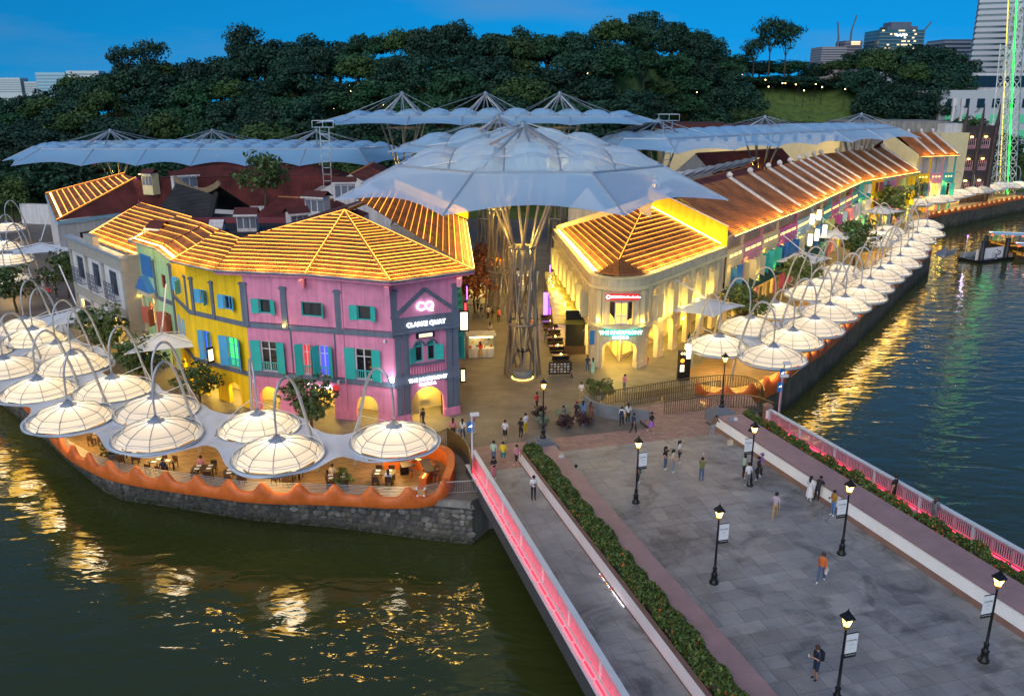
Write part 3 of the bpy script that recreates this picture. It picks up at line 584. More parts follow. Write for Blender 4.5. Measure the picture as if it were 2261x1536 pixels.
Fs.put('blade_sign', MB().bx(-.06,.06,-.9,-.1,-.9,.9).mesh('blade_sign','black_iron'), 1.2, 7.7, 0); Fs.put('sign_plate', MB().bx(-.075,.075,-.8,-.2,-.75,.75).mesh('sign_plate','box_light'), 1.2, 7.7, 0)
Fs.put('blade_sign', MB().bx(-.06,.06,-.6,-.1,-.65,.65).mesh('blade_sign','black_iron'), 2.2, 2.6, 0); Fs.put('sign_plate', MB().bx(-.075,.075,-.5,-.2,-.5,.5).mesh('sign_plate','box_light'), 2.2, 2.6, 0)
for u_, z_, o_ in ((2.2,2.6,.35),): tx = text('LEVEL UP', .24, 'sign_gold', A_, Fs.at(u_-.1,z_,o_), (PI/2,-PI/2,Fs.rz-PI/2), name='lettering')
# roof: three front slopes, street slope and the rear slope
Z = 12.1; E3 = (-24.0,66.7,Z); Em = (-16.3,65.2,Z); Ec = (-9.2,62.5,Z); E2 = (-3.1,66.7,Z); E1 = (-5.2,94.6,Z); AP = (-14.9,75.2,15.7); KP = (-12.6,91.5,15.7); TL = (-23.3,71.8,13.7); BL = (-21.0,92,13.2)
roof_face(A_, [E3, Em, AP, TL]); roof_face(A_, [Em, Ec, AP]); roof_face(A_, [Ec, E2, AP]); roof_face(A_, [E2, E1, KP, AP], every=2)
roof_face(A_, [TL, BL, KP, AP], 'tile_brown', strip=None)
for p in (Em, Ec, E2): ridge(A_, p, AP)
ridge(A_, TL, AP); ridge(A_, AP, KP, lit=False); gutter(A_, [E3,Em,Ec,E2,E1]); gutter(A_, [(p[0],p[1]+.25,Z-.2) for p in (E3,Em,Ec,E2)], 'pink', .16, 'soffit_moulding')
def hot(root, a, b, w=.1):
    O = Vector(root.location); return MB().beam(Vector(a)-O, Vector(b)-O, w, .06).build('eave_light', 'gold_hot', root)
hot(A_, lerp(E2,E1,.04), lerp(E2,E1,.95), .22); hot(A_, lerp(Ec,E2,.45), lerp(Ec,E2,.95), .1)
for p in ((-16.6,65.4),(-9.5,63.0),(-4.2,66.0)): MB().bx(-.18,.18,-.8,.8,-.9,-.25).build('eave_bracket', 'pink', A_, loc=(p[0]+9.4,p[1]-63.8,12.0))
for a, c in ((E3,Em),(Em,Ec),(Ec,E2)): eave_wash_fills(A_, a, c)
eave_wash_fills(A_, E2, E1, 200)
# fire wall across the street slope with its finial
fw = MB().add([(-5.0,94.6,12.2),(-12.6,91.6,15.8),(-12.6,91.6,16.9),(-5.0,94.6,13.2),(-4.9,94.9,12.2),(-12.5,91.9,15.8),(-12.5,91.9,16.9),(-4.9,94.9,13.2)], [(0,1,2,3),(7,6,5,4),(3,2,6,7),(0,3,7,4)])
rel(fw, A_).build('fire_wall', 'yellow', A_); MB().lathe([(.0,0),(.3,.0),(.22,.3),(.34,.6),(.2,1.0),(0,1.2)],10).build('finial','cream',A_,True,loc=(1.4,30.2,14.4))
# ================================================================ yellow house
Yh = thing('shophouse', 'bright yellow curved shophouse with blue shutters beside the pink corner', 'building', (-28.1,71.25,0))
Ya = Facade(Yh, (-31.8,77.2), (-28.1,71.25)); Yb = Facade(Yh, (-28.1,71.25), P3)
Ya.wall(0, 12, [(2.6,3.9,8.55,9.8),(1.0,1.9,3.5,6.0),(2.9,3.8,3.5,6.0),(1.1,2.7,0,1.2,1),(3.9,5.5,0,1.2,1)], 'yellow')
Yb.wall(0, 12, [(1.72,2.6,8.55,9.75),(4.85,6.0,8.5,9.7),(1.5,2.45,3.45,6.1),(4.75,6.2,3.45,6.1),(1.2,2.8,0,1.2,1),(4.3,5.9,0,1.2,1)], 'yellow')
window(Ya, 2.6,3.9,8.55,9.8,'blue','blue',150,130,sw=.65); window(Yb,1.72,2.6,8.55,9.75,'blue','blue',165,120,sw=.6,mull=0); window(Yb,4.85,6.0,8.5,9.7,'blue','blue',165,150,sw=.6)
window(Ya,1.0,1.9,3.5,6.0,'blue','sky_blue',4,4); window(Ya,2.9,3.8,3.5,6.0,'blue','sky_blue',4,4); window(Yb,1.5,2.45,3.45,6.1,'blue','blue',150,120,'glass_blue'); window(Yb,4.75,6.2,3.45,6.1,'blue','blue',160,150,'glass_green',bal='blue',sw=.8)
for F in (Ya, Yb):
    for z in (7.32,3.0): F.bar('string_course', 'slate', 0, F.L+.02, z, z+.4, .002, .09)
    F.back('cream', -.5, F.L+.5, 0, 3, 2.6); F.put('floor_slab', MB().bx(0,F.L,.35,5,7.4,7.5).bx(0,F.L,.35,5,3.1,3.2).mesh('floor_slab','room_dark'), 0)
    F.lamp(F.L*.35, 2.6, -1.4, 800, YW); F.lamp(F.L*.75, 2.6, -1.4, 800, YW)
pilaster(Ya, 6.4, .35, 7.4, 10.7); pilaster(Yb, .65, .35, 7.4, 10.7); pilaster(Yb, 3.4, .35, 7.4, 10.7); pilaster(Yb, 7.35, .3, 7.4, 11.1); pilaster(Ya, .15, .3, 7.4, 10.6)
Yb.put('blade_sign', MB().bx(-.05,.05,-.75,-.1,-.7,.7).mesh('blade_sign','black_iron'), 2.9, 4.2, .05); Yb.put('sign_plate', MB().bx(-.07,.07,-.66,-.2,-.5,.5).mesh('sign_plate','box_light'), 2.9, 4.2, .05)
tx = text('LEVEL UP', .22, 'sign_gold', Yh, Yb.at(2.82,4.2,.48), (PI/2,0,Yb.rz+PI/2-PI), name='lettering'); tx.rotation_euler = (PI/2, -PI/2, Yb.rz-PI/2)
YE = [(-37.0,80.8,Z),(-32.6,76.4,Z),(-28.9,70.5,Z),E3]; YT = [(-33.6,84.6,13.8),(-29.2,79.6,13.8),(-26.2,75.4,13.8),TL]
roof_face(Yh, [YE[1],YE[2],YT[2],YT[1]], every=3, s0=.9); roof_face(Yh, [YE[2],YE[3],YT[3],YT[2]], every=2); gutter(Yh, YE[1:]); ridge(Yh, YE[2], YT[2]); ridge(Yh, YT[1], YT[2]); ridge(Yh, YT[2], YT[3]); hot(Yh, lerp(YE[1],YT[1],.12), lerp(YE[2],YT[2],.1), .4)
eave_wash_fills(Yh, YE[1], YE[2]); eave_wash_fills(Yh, YE[2], YE[3])
# ================================================================ mint house
G = thing('shophouse', 'mint green shophouse with brick red shutters and a blue pediment', 'building', (-37.3,82.9,0)); Fg = Facade(G, (-37.3,82.9), (-31.8,77.2))
Fg.wall(0, 12, [(5.4,6.4,7.9,9.25),(1.3,2.5,3.6,5.3,1),(5.2,6.6,3.4,5.5),(4.9,6.6,0,1.4,1),(.8,2.8,0,2.4)], 'mint')
window(Fg,5.4,6.4,7.9,9.25,'brick_red',mull=0); window(Fg,1.3,2.5,3.6,5.3,'brick_red','brick_red',140,120,'glass_warm',arch=True,sw=.8,bal='cream'); window(Fg,5.2,6.6,3.4,5.5,'brick_red','brick_red',120,120,sw=.75)
Fg.bar('string_course','slate',0,Fg.L,6.5,6.9,.002,.09); Fg.put('pediment', MB().prism([(0,0),(1,0),(1,.6),(0,.6)],0,.01).mesh('pediment','cobalt'), .5)
Fg.put('porch_gable', MB().add([(0,0,7.1),(3.4,0,7.1),(1.7,0,8.6),(0,-.7,7.1),(3.4,-.7,7.1),(1.7,-.7,8.6)], [(3,4,5),(0,3,5,2),(1,2,5,4),(0,1,4,3)]).mesh('porch_gable','cobalt'), .2); Fg.bar('porch_trim','stone_d',.2,3.6,6.6,7.1,0,.6); Fg.bar('panel','cobalt',.7,3.4,8.5,10.6,.0,.05)
for u in (.4,3.4): pilaster(Fg,u,.35,2.6,7.0,'stone_d',.25); Fg.lamp(u, 6.3, .5, 8, YW, .05)
pilaster(Fg,3.9,.3,6.9,10.4); pilaster(Fg,7.75,.3,3.2,10.6); Fg.bar('downpipe','mint',4.4,4.5,7,11.5,.02,.1); Fg.back('cream',-.5,8.4,0,3,2.6); Fg.lamp(4,2.6,-1.4,800,YW)
roof_face(G, [YE[0],YE[1],YT[1],YT[0]], every=3, s0=.9); gutter(G, YE[:2]); ridge(G, YT[0], YT[1]); ridge(G, YE[0], YT[0], 'plaster', .18, lit=False); hot(G, lerp(YE[0],YT[0],.12), lerp(YE[1],YT[1],.12), .3)
eave_wash_fills(G, YE[0], YE[1])
# ================================================================ white parapet house
Wh = thing('shophouse', 'white shophouse with grey parapet and black lattice balconies', 'building', (-50,94.5,0)); Fw = Facade(Wh, (-50,94.5), (-38.2,81.6)); Fw2 = Facade(Wh, (-38.2,81.6), (-36.6,83.2))
wop = [(1.9,4.1,5.9,8.4),(7.2,9.4,5.9,8.4),(12.6,14.8,5.9,8.4)]
Fw.wall(0, 10, wop + [(1.2,4.6,0,3.4),(6.6,10.0,0,3.4),(12.0,15.4,0,3.4)], 'plaster'); Fw2.wall(0,10.2,[],'greige')
for a, c, z0, z1 in wop:
    window(Fw,a,c,z0,z1,'slate',mull=3)
    lt = MB(); 
    for i in range(7): x = -.4+i*.5; lt.beam((x,-.55,5.5),(x,-.55,7.2),.06)
    for z in (5.5,5.95,6.4,6.85,7.2): lt.beam((-.4,-.55,z),(2.6,-.55,z),.06)
    lt.beam((-.4,-.55,5.55),(-.4,0,5.55),.06); lt.beam((2.6,-.55,5.55),(2.6,0,5.55),.06); Fw.put('lattice_balcony', lt.mesh('lattice_balcony','slate'), a)
for u in (.25,5.6,11.0,17.2): pilaster(Fw,u,.55,0,8.9,'greige',.2)
Fw.bar('string_course','greige',0,Fw.L,3.9,4.8,0,.18); Fw.bar('parapet','greige',-.1,Fw.L+.1,8.9,10.2,-.3,.22); Fw.bar('coping','steel_blue',-.2,Fw.L+.2,10.2,10.45,-.4,.42); Fw.bar('crest','greige',6.6,9.6,10.2,11.4,-.35,.3)
Fw2.bar('coping','greige',0,Fw2.L,10.2,10.45,-.3,.15); Fw.back('cream',0,17.4,0,3.8,3); 
for u in (3,8.5,14): Fw.lamp(u,3.2,-1.5,900,YW)
for u in (3.0,8.3): Fw.put('shop_front', MB().bx(-1.2,1.2,0,.1,.1,2.6).mesh('shop_front','glass_dark'), u, 0, -2.6)
WE = [(-48.6,95.4,10.0),(-37.4,83.4,10.0)]; WT = [(-43.5,99.5,13.2),(-33.4,88.0,13.2)]
roof_face(Wh, [WE[0],WE[1],WT[1],WT[0]], every=2); ridge(Wh, WE[0], WT[0], 'cream', .2); ridge(Wh, WT[0], WT[1], lit=True); hot(Wh, lerp(WE[0],WT[0],.05), lerp(WE[1],WT[1],.05), .12)
eave_wash_fills(Wh, WE[0], WE[1])
# ================================================================ riverfront corner building
D = thing('corner_building', 'cream two-storey corner building with rounded entrance and lit green sign', 'building', (9.9,78,0))
DA = (5.5,107.0); DB = (7.7,79.6); DC = (13.2,79.4); DE = (24.2,94.6)
Fl = Facade(D, DA, DB); Fr = Facade(D, DC, DE)
# rounded corner as an arc of flat strips
ctr = Vector((10.6,81.4)); a0 = math.atan2(DB[1]-ctr.y, DB[0]-ctr.x); a1 = math.atan2(DC[1]-ctr.y, DC[0]-ctr.x); r0 = (Vector(DB)-ctr).length; r1 = (Vector(DC)-ctr).length; NA = 12
def arc(i, d=0): t = i/NA; a = a0+(a1-a0)*t; rr = r0+(r1-r0)*t+.35*sin(PI*t)+d; return (ctr.x+cos(a)*rr-9.9, ctr.y+sin(a)*rr-78)
def arcband(name, m, z0, z1, d0=0, d1=.3, i0=0, i1=NA):
    b = MB()
    for i in range(i0, i1):
        p, q, s_, t_ = arc(i,d1), arc(i+1,d1), arc(i+1,d0), arc(i,d0)
        b.prism([p,q,s_,t_], z0, z1)
    return b.build(name, m, D)
arcband('wall','stone_d',3.0,8.2,-.3,0,0,4); arcband('wall','stone_d',3.0,8.2,-.3,0,8,12); arcband('wall','stone_d',0,3.0,-.6,0,0,3); arcband('wall','stone_d',0,3.0,-.6,0,9,12); arcband('wall','stone_d',3.0,4.5,-.3,0,4,8); arcband('wall','stone_d',6.8,8.2,-.3,0,4,8)
b = MB()   # entrance arch
for i in range(3,9):
    for j in range(4):
        ta, tb = (i+j/4), (i+(j+1)/4); h = lambda t: 2.0+.95*math.sqrt(max(0,1-((t-6)/3)**2))
        p, q, s_, t_ = arc(ta), arc(tb), arc(tb,-.6), arc(ta,-.6); za, zb = h(ta), h(tb)
        b.add([(*p,za),(*q,zb),(*q,3.0),(*p,3.0),(*t_,za),(*s_,zb)], [(0,1,2,3),(0,4,5,1)])
b.build('entrance_arch','stone_d',D)
arcband('plinth','stone_d',0,.6,0,.1,0,3); arcband('plinth','stone_d',0,.6,0,.1,9,12); arcband('string_course','cream',4.15,4.45,0,.25); arcband('sign_band','sign_mint_back',3.35,4.1,.02,.1,3,10); arcband('cornice','cream',7.9,8.25,0,.3); arcband('parapet','stone_d',8.25,9.0,-.25,.12); arcband('coping','cream',9.0,9.15,-.3,.25)
for i in (2.2,9.8):
    p = arc(i,.05); MB().bx(-.22,.22,-.12,.12,4.5,7.8).build('pilaster','cream',D,loc=(p[0],p[1],0),rz=0.5*(i-6)/4)
    p2 = arc(i,.35); lamp('lamp',(p2[0],p2[1],4.8),70,YW,.05,D)
wp = arc(6,-.12); o = put('window', None, D, (wp[0]-.62,wp[1],4.55)); o.empty_display_size = .1
MB().bx(0,.1,-.05,.1,0,2.2).bx(1.14,1.24,-.05,.1,0,2.2).bx(.57,.67,-.04,.1,0,2.2).bx(.1,1.14,-.04,.1,2.1,2.2).bx(.1,1.14,-.04,.1,0,.1).bx(.1,1.14,-.1,.0,.85,.93).build('frame','white_paint',o); MB().bx(.1,1.14,.1,.12,.1,2.1).build('pane','glass_warm',o)
for k in range(7): MB().bx(.12+k*.15,.16+k*.15,-.08,-.04,.1,.85).build('baluster','white_paint',o)
text('THE RIVERFRONT', .50, 'sign_mint', D, (arc(6,.22)[0], arc(6,.22)[1], 3.82), (PI/2,0,.02), sx=1.05); text('BLOCK D', .36, 'sign_mint', D, (arc(6,.24)[0], arc(6,.24)[1], 3.36), (PI/2,0,.02))
sp = arc(6,.2); MB().bx(-1.6,1.6,-.1,.05,-.3,.3).build('sign_board','sign_red',D,loc=(sp[0],sp[1],7.35)); text('海底捞火锅 Haidilao Hot Pot', .24, 'sign_white', D, (sp[0]+.25,sp[1]-.12,7.35), (PI/2,0,0)); MB().lathe([(.2,0),(.2,.03),(.14,.03),(.14,0)],14).build('sign_emblem','sign_white',D,loc=(sp[0]-1.32,sp[1]-.1,7.35),rz=(PI/2,0,0))
MB().bx(-.3,.3,-.05,.05,-.7,.7).build('wayfinding_plate','cobalt',D,loc=(arc(1,.1)[0],arc(1,.1)[1],2.9))
lamp('lamp',(arc(6,-1.6)[0],arc(6,-1.6)[1],2.6),900,YW,.1,D)
cu = [1.5,4.9,8.3,11.7,15.1]
Fr.wall(0, 8.2, [(u-.55,u+.55,4.4,6.9,1) for u in cu]+[(u-1.15,u+1.15,0,2.55,1) for u in cu], 'stone_d', th=.5)
Fl_n = 8; lu = [1.8+i*3.35 for i in range(Fl_n)]
Fl.wall(0, 8.2, [(u-.5,u+.5,4.4,6.9,1) for u in lu]+[(u-1.1,u+1.1,0,2.4,1) for u in lu], 'stone_d', th=.5)
for F, us in ((Fr, cu), (Fl, lu)):
    for u in us:
        w_ = .55 if F is Fr else .5
        window(F,u-w_,u+w_,4.4,6.9,'cream','ivory_sh',95,95,'glass_warm',arch=True,sw=.62,depth=.3)
        F.put('hood_mould', MB().tube([(-.72*cos(PI*i/10),-.06,6.9+.72*sin(PI*i/10)) for i in range(11)],.1,5).mesh('hood_mould','cream'), u)
        F.lamp(u-1.6 if u > 1.7 else u+1.7, 4.75, .55, 260, YW, .06)
        F.put('impost', MB().bx(-1.75,-1.15,-.12,0,2.4,2.6).mesh('impost','stone_d'), u); F.put('plinth', MB().bx(-1.75,-1.1,-.1,0,0,.7).mesh('plinth','stone_d'), u)
    for i in range(len(us)+1): pilaster(F, min(max(us[0]-1.7+i*(us[1]-us[0]),.2),F.L-.2), .3, 4.45, 7.9, 'cream', .14)
    F.bar('string_course','cream',0,F.L,3.85,4.25,0,.16); F.bar('cornice','cream',0,F.L,7.95,8.25,0,.32); F.bar('parapet','stone_d',0,F.L,8.25,9.0,-.25,.14); F.bar('coping','cream',0,F.L,9.0,9.15,-.3,.26); F.back('cream',0,F.L,0,3.7,3.0)
    for u in us: F.lamp(u, 3.1, -1.4, 480, YW); F.put('shop_window', MB().bx(-.8,.8,-.06,.06,.4,2.5).bx(-.02,.02,-.1,-.06,.4,2.5).mesh('shop_window','glass_warm'), u, 0, -2.9)
Fr.put('neon_sign', MB().tube([(-.4+.1*i,-.05,.12*sin(i*1.9)) for i in range(9)],.05,5).mesh('neon_sign','box_light'), 8.0, 3.0, .1)
CC = (10.2,78.6,9.0); EL = (5.6,106.8,9.0); ER = (24.0,94.5,9.0); AD = (14.9,94.6,13.7); CL = (8.3,80.3,9.05); CR = (12.9,79.9,9.05)
roof_face(D, [EL, CL, (10.3,80.2,10.2), AD], every=2, s0=.6); roof_face(D, [CR, ER, AD, (10.3,80.2,10.2)], every=2, s0=.3)
ridge(D, (10.3,80.2,10.2), AD); tp = (10.2,78.9,10.7)
roof_face(D, [CL, (10.1,78.5,9.1), tp], strip=None); roof_face(D, [(10.1,78.5,9.1), CR, tp], strip=None); roof_face(D, [CR, CL, tp], strip=None)
eave_wash_fills(D, EL, CL, 200); eave_wash_fills(D, CR, ER, 200); hot(D, (5.9,106,9.18), (8.1,80.8,9.18), .35); hot(D, (13.4,80.3,9.1), (23.6,94.2,9.1), .08)
def gable(root, a, b, h0, h1, m, name='fire_wall', th=.35):
    a = Vector(a); b = Vector(b); n_ = Vector((b.y-a.y, a.x-b.x, 0)).normalized()*th
    q = MB().add([a, b, b+Vector((0,0,h1)), a+Vector((0,0,h0)), a+n_, b+n_, b+n_+Vector((0,0,h1)), a+n_+Vector((0,0,h0))], [(0,1,2,3),(7,6,5,4),(3,2,6,7),(1,5,6,2),(0,3,7,4)])
    return rel(q, root).build(name, m, root)
gable(D, (24.4,94.9,8.0), (15.2,95.0,11.6), 3.3, 4.0, 'yellow'); gable(D, AD, (5.6,107.0,9.0), .9, .5, 'cream')
q = MB().beam((24.4,94.8,11.35),(15.2,94.9,15.65),.5,.12); rel(q, D).build('coping','plaster',D); q = MB().beam((23.5,94.3,9.5),(15.0,94.6,13.9),.12,.1); rel(q, D).build('eave_light','gold_hot',D)
# chimney-like lantern near the top of the hip
MB().bx(-.6,.6,-.5,.5,0,1.7).bx(-.8,.8,-.7,.7,1.7,1.85).build('roof_vent','cream',D,loc=(14.6-9.9,92.6-78,12.6))
# glazed lean-to beside the street front
lt = MB(); 
for i in range(14): y = 81.5+i*1.8; lt.bx(4.2,7.3-.04*i,y,y+1.72,3.55,3.62)
mat('skylight_glass', (.28,.26,.05), .25, alpha=.85); rel(lt, D).build('glazed_lean_to','skylight_glass',D)
q = MB()
for i in range(8): q.beam((4.25,81.6+i*3.5,0),(4.25,81.6+i*3.5,3.55),.12)
q.beam((4.25,81.5,3.5),(4.25,106.5,3.5),.15,.2); rel(q, D).build('lean_to_frame','dark_wood',D)
for i in range(4): lamp('lamp',(5.6-9.9,84+i*6.5-78,3.1),500,YW,.1,D)

# ================================================================ terrace rows along the right bank
mat('balcony_lit',(1,.8,.4),.5,emit=(1,.58,.14),es=2.4)
def terrace(P0, P1, bays, eave, rise, run, cols, labels, group, strips=True, loggia=True, lit=20, floors=(3.4,6.9)):
    L = math.dist(P0, P1); u = ((P1[0]-P0[0])/L, (P1[1]-P0[1])/L); nin = (-u[1], u[0])
    at_ = lambda s, d, z: (P0[0]+u[0]*s+nin[0]*d, P0[1]+u[1]*s+nin[1]*d, z)
    for i, (a, c) in enumerate(zip(bays, bays[1:])):
        wallm, shm, balm = cols[i % len(cols)]; A = at_(a,0,0); B = at_(c,0,0)
        h = thing('shophouse', labels[i], 'building', A, 0, group); F = Facade(h, A, B); w = c-a
        n = 1 if w < 5.6 else 2
        so_ = [((k+.5)*w/n-.9,(k+.5)*w/n+.9,floors[0]+.1,floors[1]-.6) for k in range(n)]; go = [((k+.5)*w/n-1.2,(k+.5)*w/n+1.2,0,2.7) for k in range(n)]
        lo = [(.2,w-.2,floors[1]+1.6,eave-.25)] if loggia else [((k+.5)*w/n-.8,(k+.5)*w/n+.8,floors[1]+.6,eave-.8) for k in range(n)]
        F.wall(0, eave, so_+go+lo, wallm)
        for k, o_ in enumerate(so_): window(F, *o_[:4], 'cream', shm, rnd.choice((95,110,150)), rnd.choice((95,120,150)), 'glass_warm' if (i+k) % 2 else 'glass_dark', sw=.9, depth=.15)
        if loggia:
            F.put('loggia', MB().bx(.1,w-.1,2.2,2.3,floors[1]+.2,eave).bx(.1,w-.1,.3,2.2,floors[1]+.5,floors[1]+.6).mesh('loggia','plaster'), 0)
            F.bar('balcony_panel', balm, 0, w, floors[1]+.1, floors[1]+1.6, .002, .12)
            for k in range(3): x = .5+k*(w-1)/3; F.bar('balcony_light', 'balcony_lit', x+.2, x+(w-1)/3-.25, floors[1]+.7, floors[1]+1.02, .12, .14)
            F.lamp(w/2, eave-.6, -1.2, 9, (1,.8,.5))
        else:
            for o_ in lo: window(F, *o_[:4], 'cream', shm, 120, 120, 'glass_dark', sw=.7)
        F.bar('string_course', balm, 0, w, floors[1]-.25, floors[1]+.05, .002, .14); F.bar('string_course', balm, 0, w, floors[0]-.4, floors[0]-.1, .002, .12)
        pilaster(F, .12, .35, 0, floors[1]-.3, balm, .16); F.back('cream', 0, w, 0, 3.2, 2.6); F.lamp(w/2, 2.8, -.8, lit*22, YW); F.lamp(w/2, floors[0]+.4, .9, lit*6, YW); F.lamp(w*.15, floors[1]-.6, .5, lit*2, YW)
        e0, e1, t1, t0 = at_(a,-.8,eave), at_(c,-.8,eave), at_(c,run,eave+rise), at_(a,run,eave+rise)
        roof_face(h, [e0,e1,t1,t0], 'tile_row', strip=None); roof_face(h, [at_(c,2*run,eave+.4), at_(a,2*run,eave+.4), t0, t1], 'tile_red', strip=None)
        MB().beam(Vector(e0)-h.location+Vector((0,0,.02)), Vector(e1)-h.location+Vector((0,0,.02)), .06, .05).build('eave_light', 'gold_hot', h); eave_wash_fills(h, e0, e1, 230 if loggia else 170, 3.4, .8); gutter(h, [at_(a,-.9,eave-.06), at_(c,-.9,eave-.06)], 'slate', .1)
        if strips and c > strips:
            s0 = Vector(at_(c,-.3,eave+.38))-h.location; s1 = Vector(at_(c,run,eave+rise+.22))-h.location
            MB().beam(s0, s1, .4, .3).build('party_wall', 'plaster', h); MB().lathe([(0,-.2),(.38,-.2),(.42,0),(.38,.2),(0,.2)], 12).build('scroll_finial', 'plaster', h, True, loc=s1+Vector((0,0,.25)), rz=(PI/2,0,math.atan2(u[1],u[0])+PI/2))
            lamp('lamp', s0+Vector((-.1,-.5,.35)), 5, YW, .05, h)
    return at_
S0 = (24.5,94.9); S1 = (39.5,117.0); S2 = (63.0,155.0)
c1 = [('cream','cobalt','cream'),('rose','ivory_sh','rose'),('cream','teal','cream'),('magenta','cobalt','magenta')]
terrace(S0, S1, [0,5.3,12.2,18.8,27.0], 10.3, 4.4, 7.2, c1, ['cream terrace house with cobalt shutters next to the cream corner building','rose pink terrace house with ivory shutters, second from corner building','cream terrace house with teal shutters above the green awning','magenta terrace house with cobalt shutters at the roof\'s bend'], 'terrace houses on the right bank', strips=15)
c2 = [('sky_blue','ivory_sh','sky_blue'),('cream','cobalt','cream'),('turq','lime','turq'),('rose','magenta','magenta'),('lime','sky_blue','sky_blue'),('magenta','rose','rose'),('turq','plaster','turq')]
nm = ['pale blue terrace house just past the roof\'s bend','cream terrace house hung with tall paper lanterns','turquoise terrace house with lime shutters','rose terrace house with magenta shutters and balcony','lime terrace house with pale blue shutters','magenta terrace house with rose shutters','turquoise terrace house at the far end of the striped roof']
terrace(S1, S2, [0,9.9,16.2,22.5,28.5,33.5,39,44.6], 10.3, 4.4, 7.2, c2, nm, 'terrace houses on the right bank', strips=1)
c3 = [('turq','plaster','turq'),('yellow','maroon','yellow'),('sky_blue','purple','sky_blue'),('rose','lime','rose'),('lime','yellow','lime')]
terrace((64.2,157.5), (83.0,176.0), [0,5.3,10.6,15.9,21.1,26.3], 10.0, 4.5, 7.5, c3, ['turquoise house with pale shutters in the lower brown-roofed row','yellow house with maroon shutters in the lower brown-roofed row','blue house with purple shutters in the lower brown-roofed row','rose house with lime shutters in the lower brown-roofed row','lime house with yellow shutters in the lower brown-roofed row'], 'brown-roofed row further along', strips=1, loggia=False, lit=25)
c4 = [('yellow','cobalt','yellow'),('rose','plaster','rose'),('turq','teal','turq')]
terrace((88.5,187.3), (98.5,190.6), [0,3.6,7.2,10.5], 12.2, 4.6, 8, c4, ['narrow yellow house with cobalt shutters in the tall far row','narrow rose house with white shutters in the tall far row','narrow turquoise house at the right end of the tall far row'], 'tall far row', strips=1, lit=25)
gw = thing('gable_wall', 'tall pale yellow gable wall between two tiled rows', 'wall', (88.3,187,0)); rel(MB().add([(88.3,187,0),(84.5,196.5,0),(84.5,196.5,17.4),(88.3,187,12.6),(88.0,186.9,0),(84.2,196.4,0),(84.2,196.4,17.4),(88,186.9,12.6)], [(0,1,2,3),(7,6,5,4),(3,2,6,7),(0,3,7,4)]), gw).build('wall','cream',gw); lamp('lamp',(-1.5,.5,9),150,(1,.9,.5),.2,gw)
# dark narrow hotel with pink windows
dh = thing('hotel', 'dark narrow three-storey hotel with pink lit windows and spires', 'building', (106.5,205,0)); mat('hotel_dark', (.05,.04,.045), .7, var=.2); mat('pink_frame', (.62,.34,.40), .6)
Fd = Facade(dh, (106.0,204.0), (115.5,207.2)); Fd.wall(0,18,[(1.2+k*4.3,4.3+k*4.3,z,z+2.4) for k in range(2) for z in (2.5,7.6,12.7)],'hotel_dark')
for k in range(2):
    for z in (2.5,7.6,12.7): window(Fd,1.2+k*4.3,4.3+k*4.3,z,z+2.4,'pink_frame',glass='glass_dark',mull=4,bal='pink_frame'); Fd.put('wall_light', MB().bx(-.35,.35,-.2,0,-.12,.12).mesh('wall_light','gold_hot'), 2.7+k*4.3, z+2.75, .05); Fd.lamp(2.7+k*4.3, z+2.6, .6, 25, YW)
for x in (.2,5.0,9.8): Fd.put('spire', MB().lathe([(.55,0),(.5,18),(.6,18.3),(.35,19.5),(.08,23)],6).mesh('spire','hotel_dark'), x, 0, .2)
Fd.put('side_wall', MB().bx(0,10,.3,10,0,17.5).mesh('side_wall','greige'), 0)
# long green corrugated awning on the right row, lanterns and rolled banner
aw = thing('awning', 'long dark green corrugated awning in front of the right row', 'awning', (24,94,3.6)); Fa = Facade(aw, (23.4,95.2), (44,124.5)); q = MB()
for i in range(110): x = -.8+i*.33; q.add([(x,-.3,.75),(x+.17,-.3,.82),(x+.17,-2.6,-.18),(x,-2.6,-.25)],[(0,1,2,3)]); q.add([(x+.17,-.3,.82),(x+.33,-.3,.75),(x+.33,-2.6,-.25),(x+.17,-2.6,-.18)],[(0,1,2,3)])
Fa.put('sheeting', q.mesh('sheeting','dark_green'), 0, 0); mat('lantern_paper',(1,.9,.7),.5,emit=(1,.8,.45),es=2.6)
for i, (px_, py_) in enumerate([(41.0,118.6),(43.4,122.8),(46.0,127)]):
    for z_, s_ in ((8.0,1.5),(5.0,1.7)):
        if i == 2 and z_ > 6: continue
        ln = tag(MB().lathe([(.02,s_),(.33,s_-.05),(.35,s_*.5),(.33,.05),(.02,0)],8).build('paper_lantern','lantern_paper',None,True,loc=(px_+1.0,py_-.7,z_)), ['tall glowing paper lantern nearest the roof\'s bend','tall glowing paper lantern in the middle of the cluster','tall glowing paper lantern lowest and furthest'][i]+(' on the upper floor' if z_ > 6 else ' on the lower floor'), 'lantern', 'tall paper lanterns')
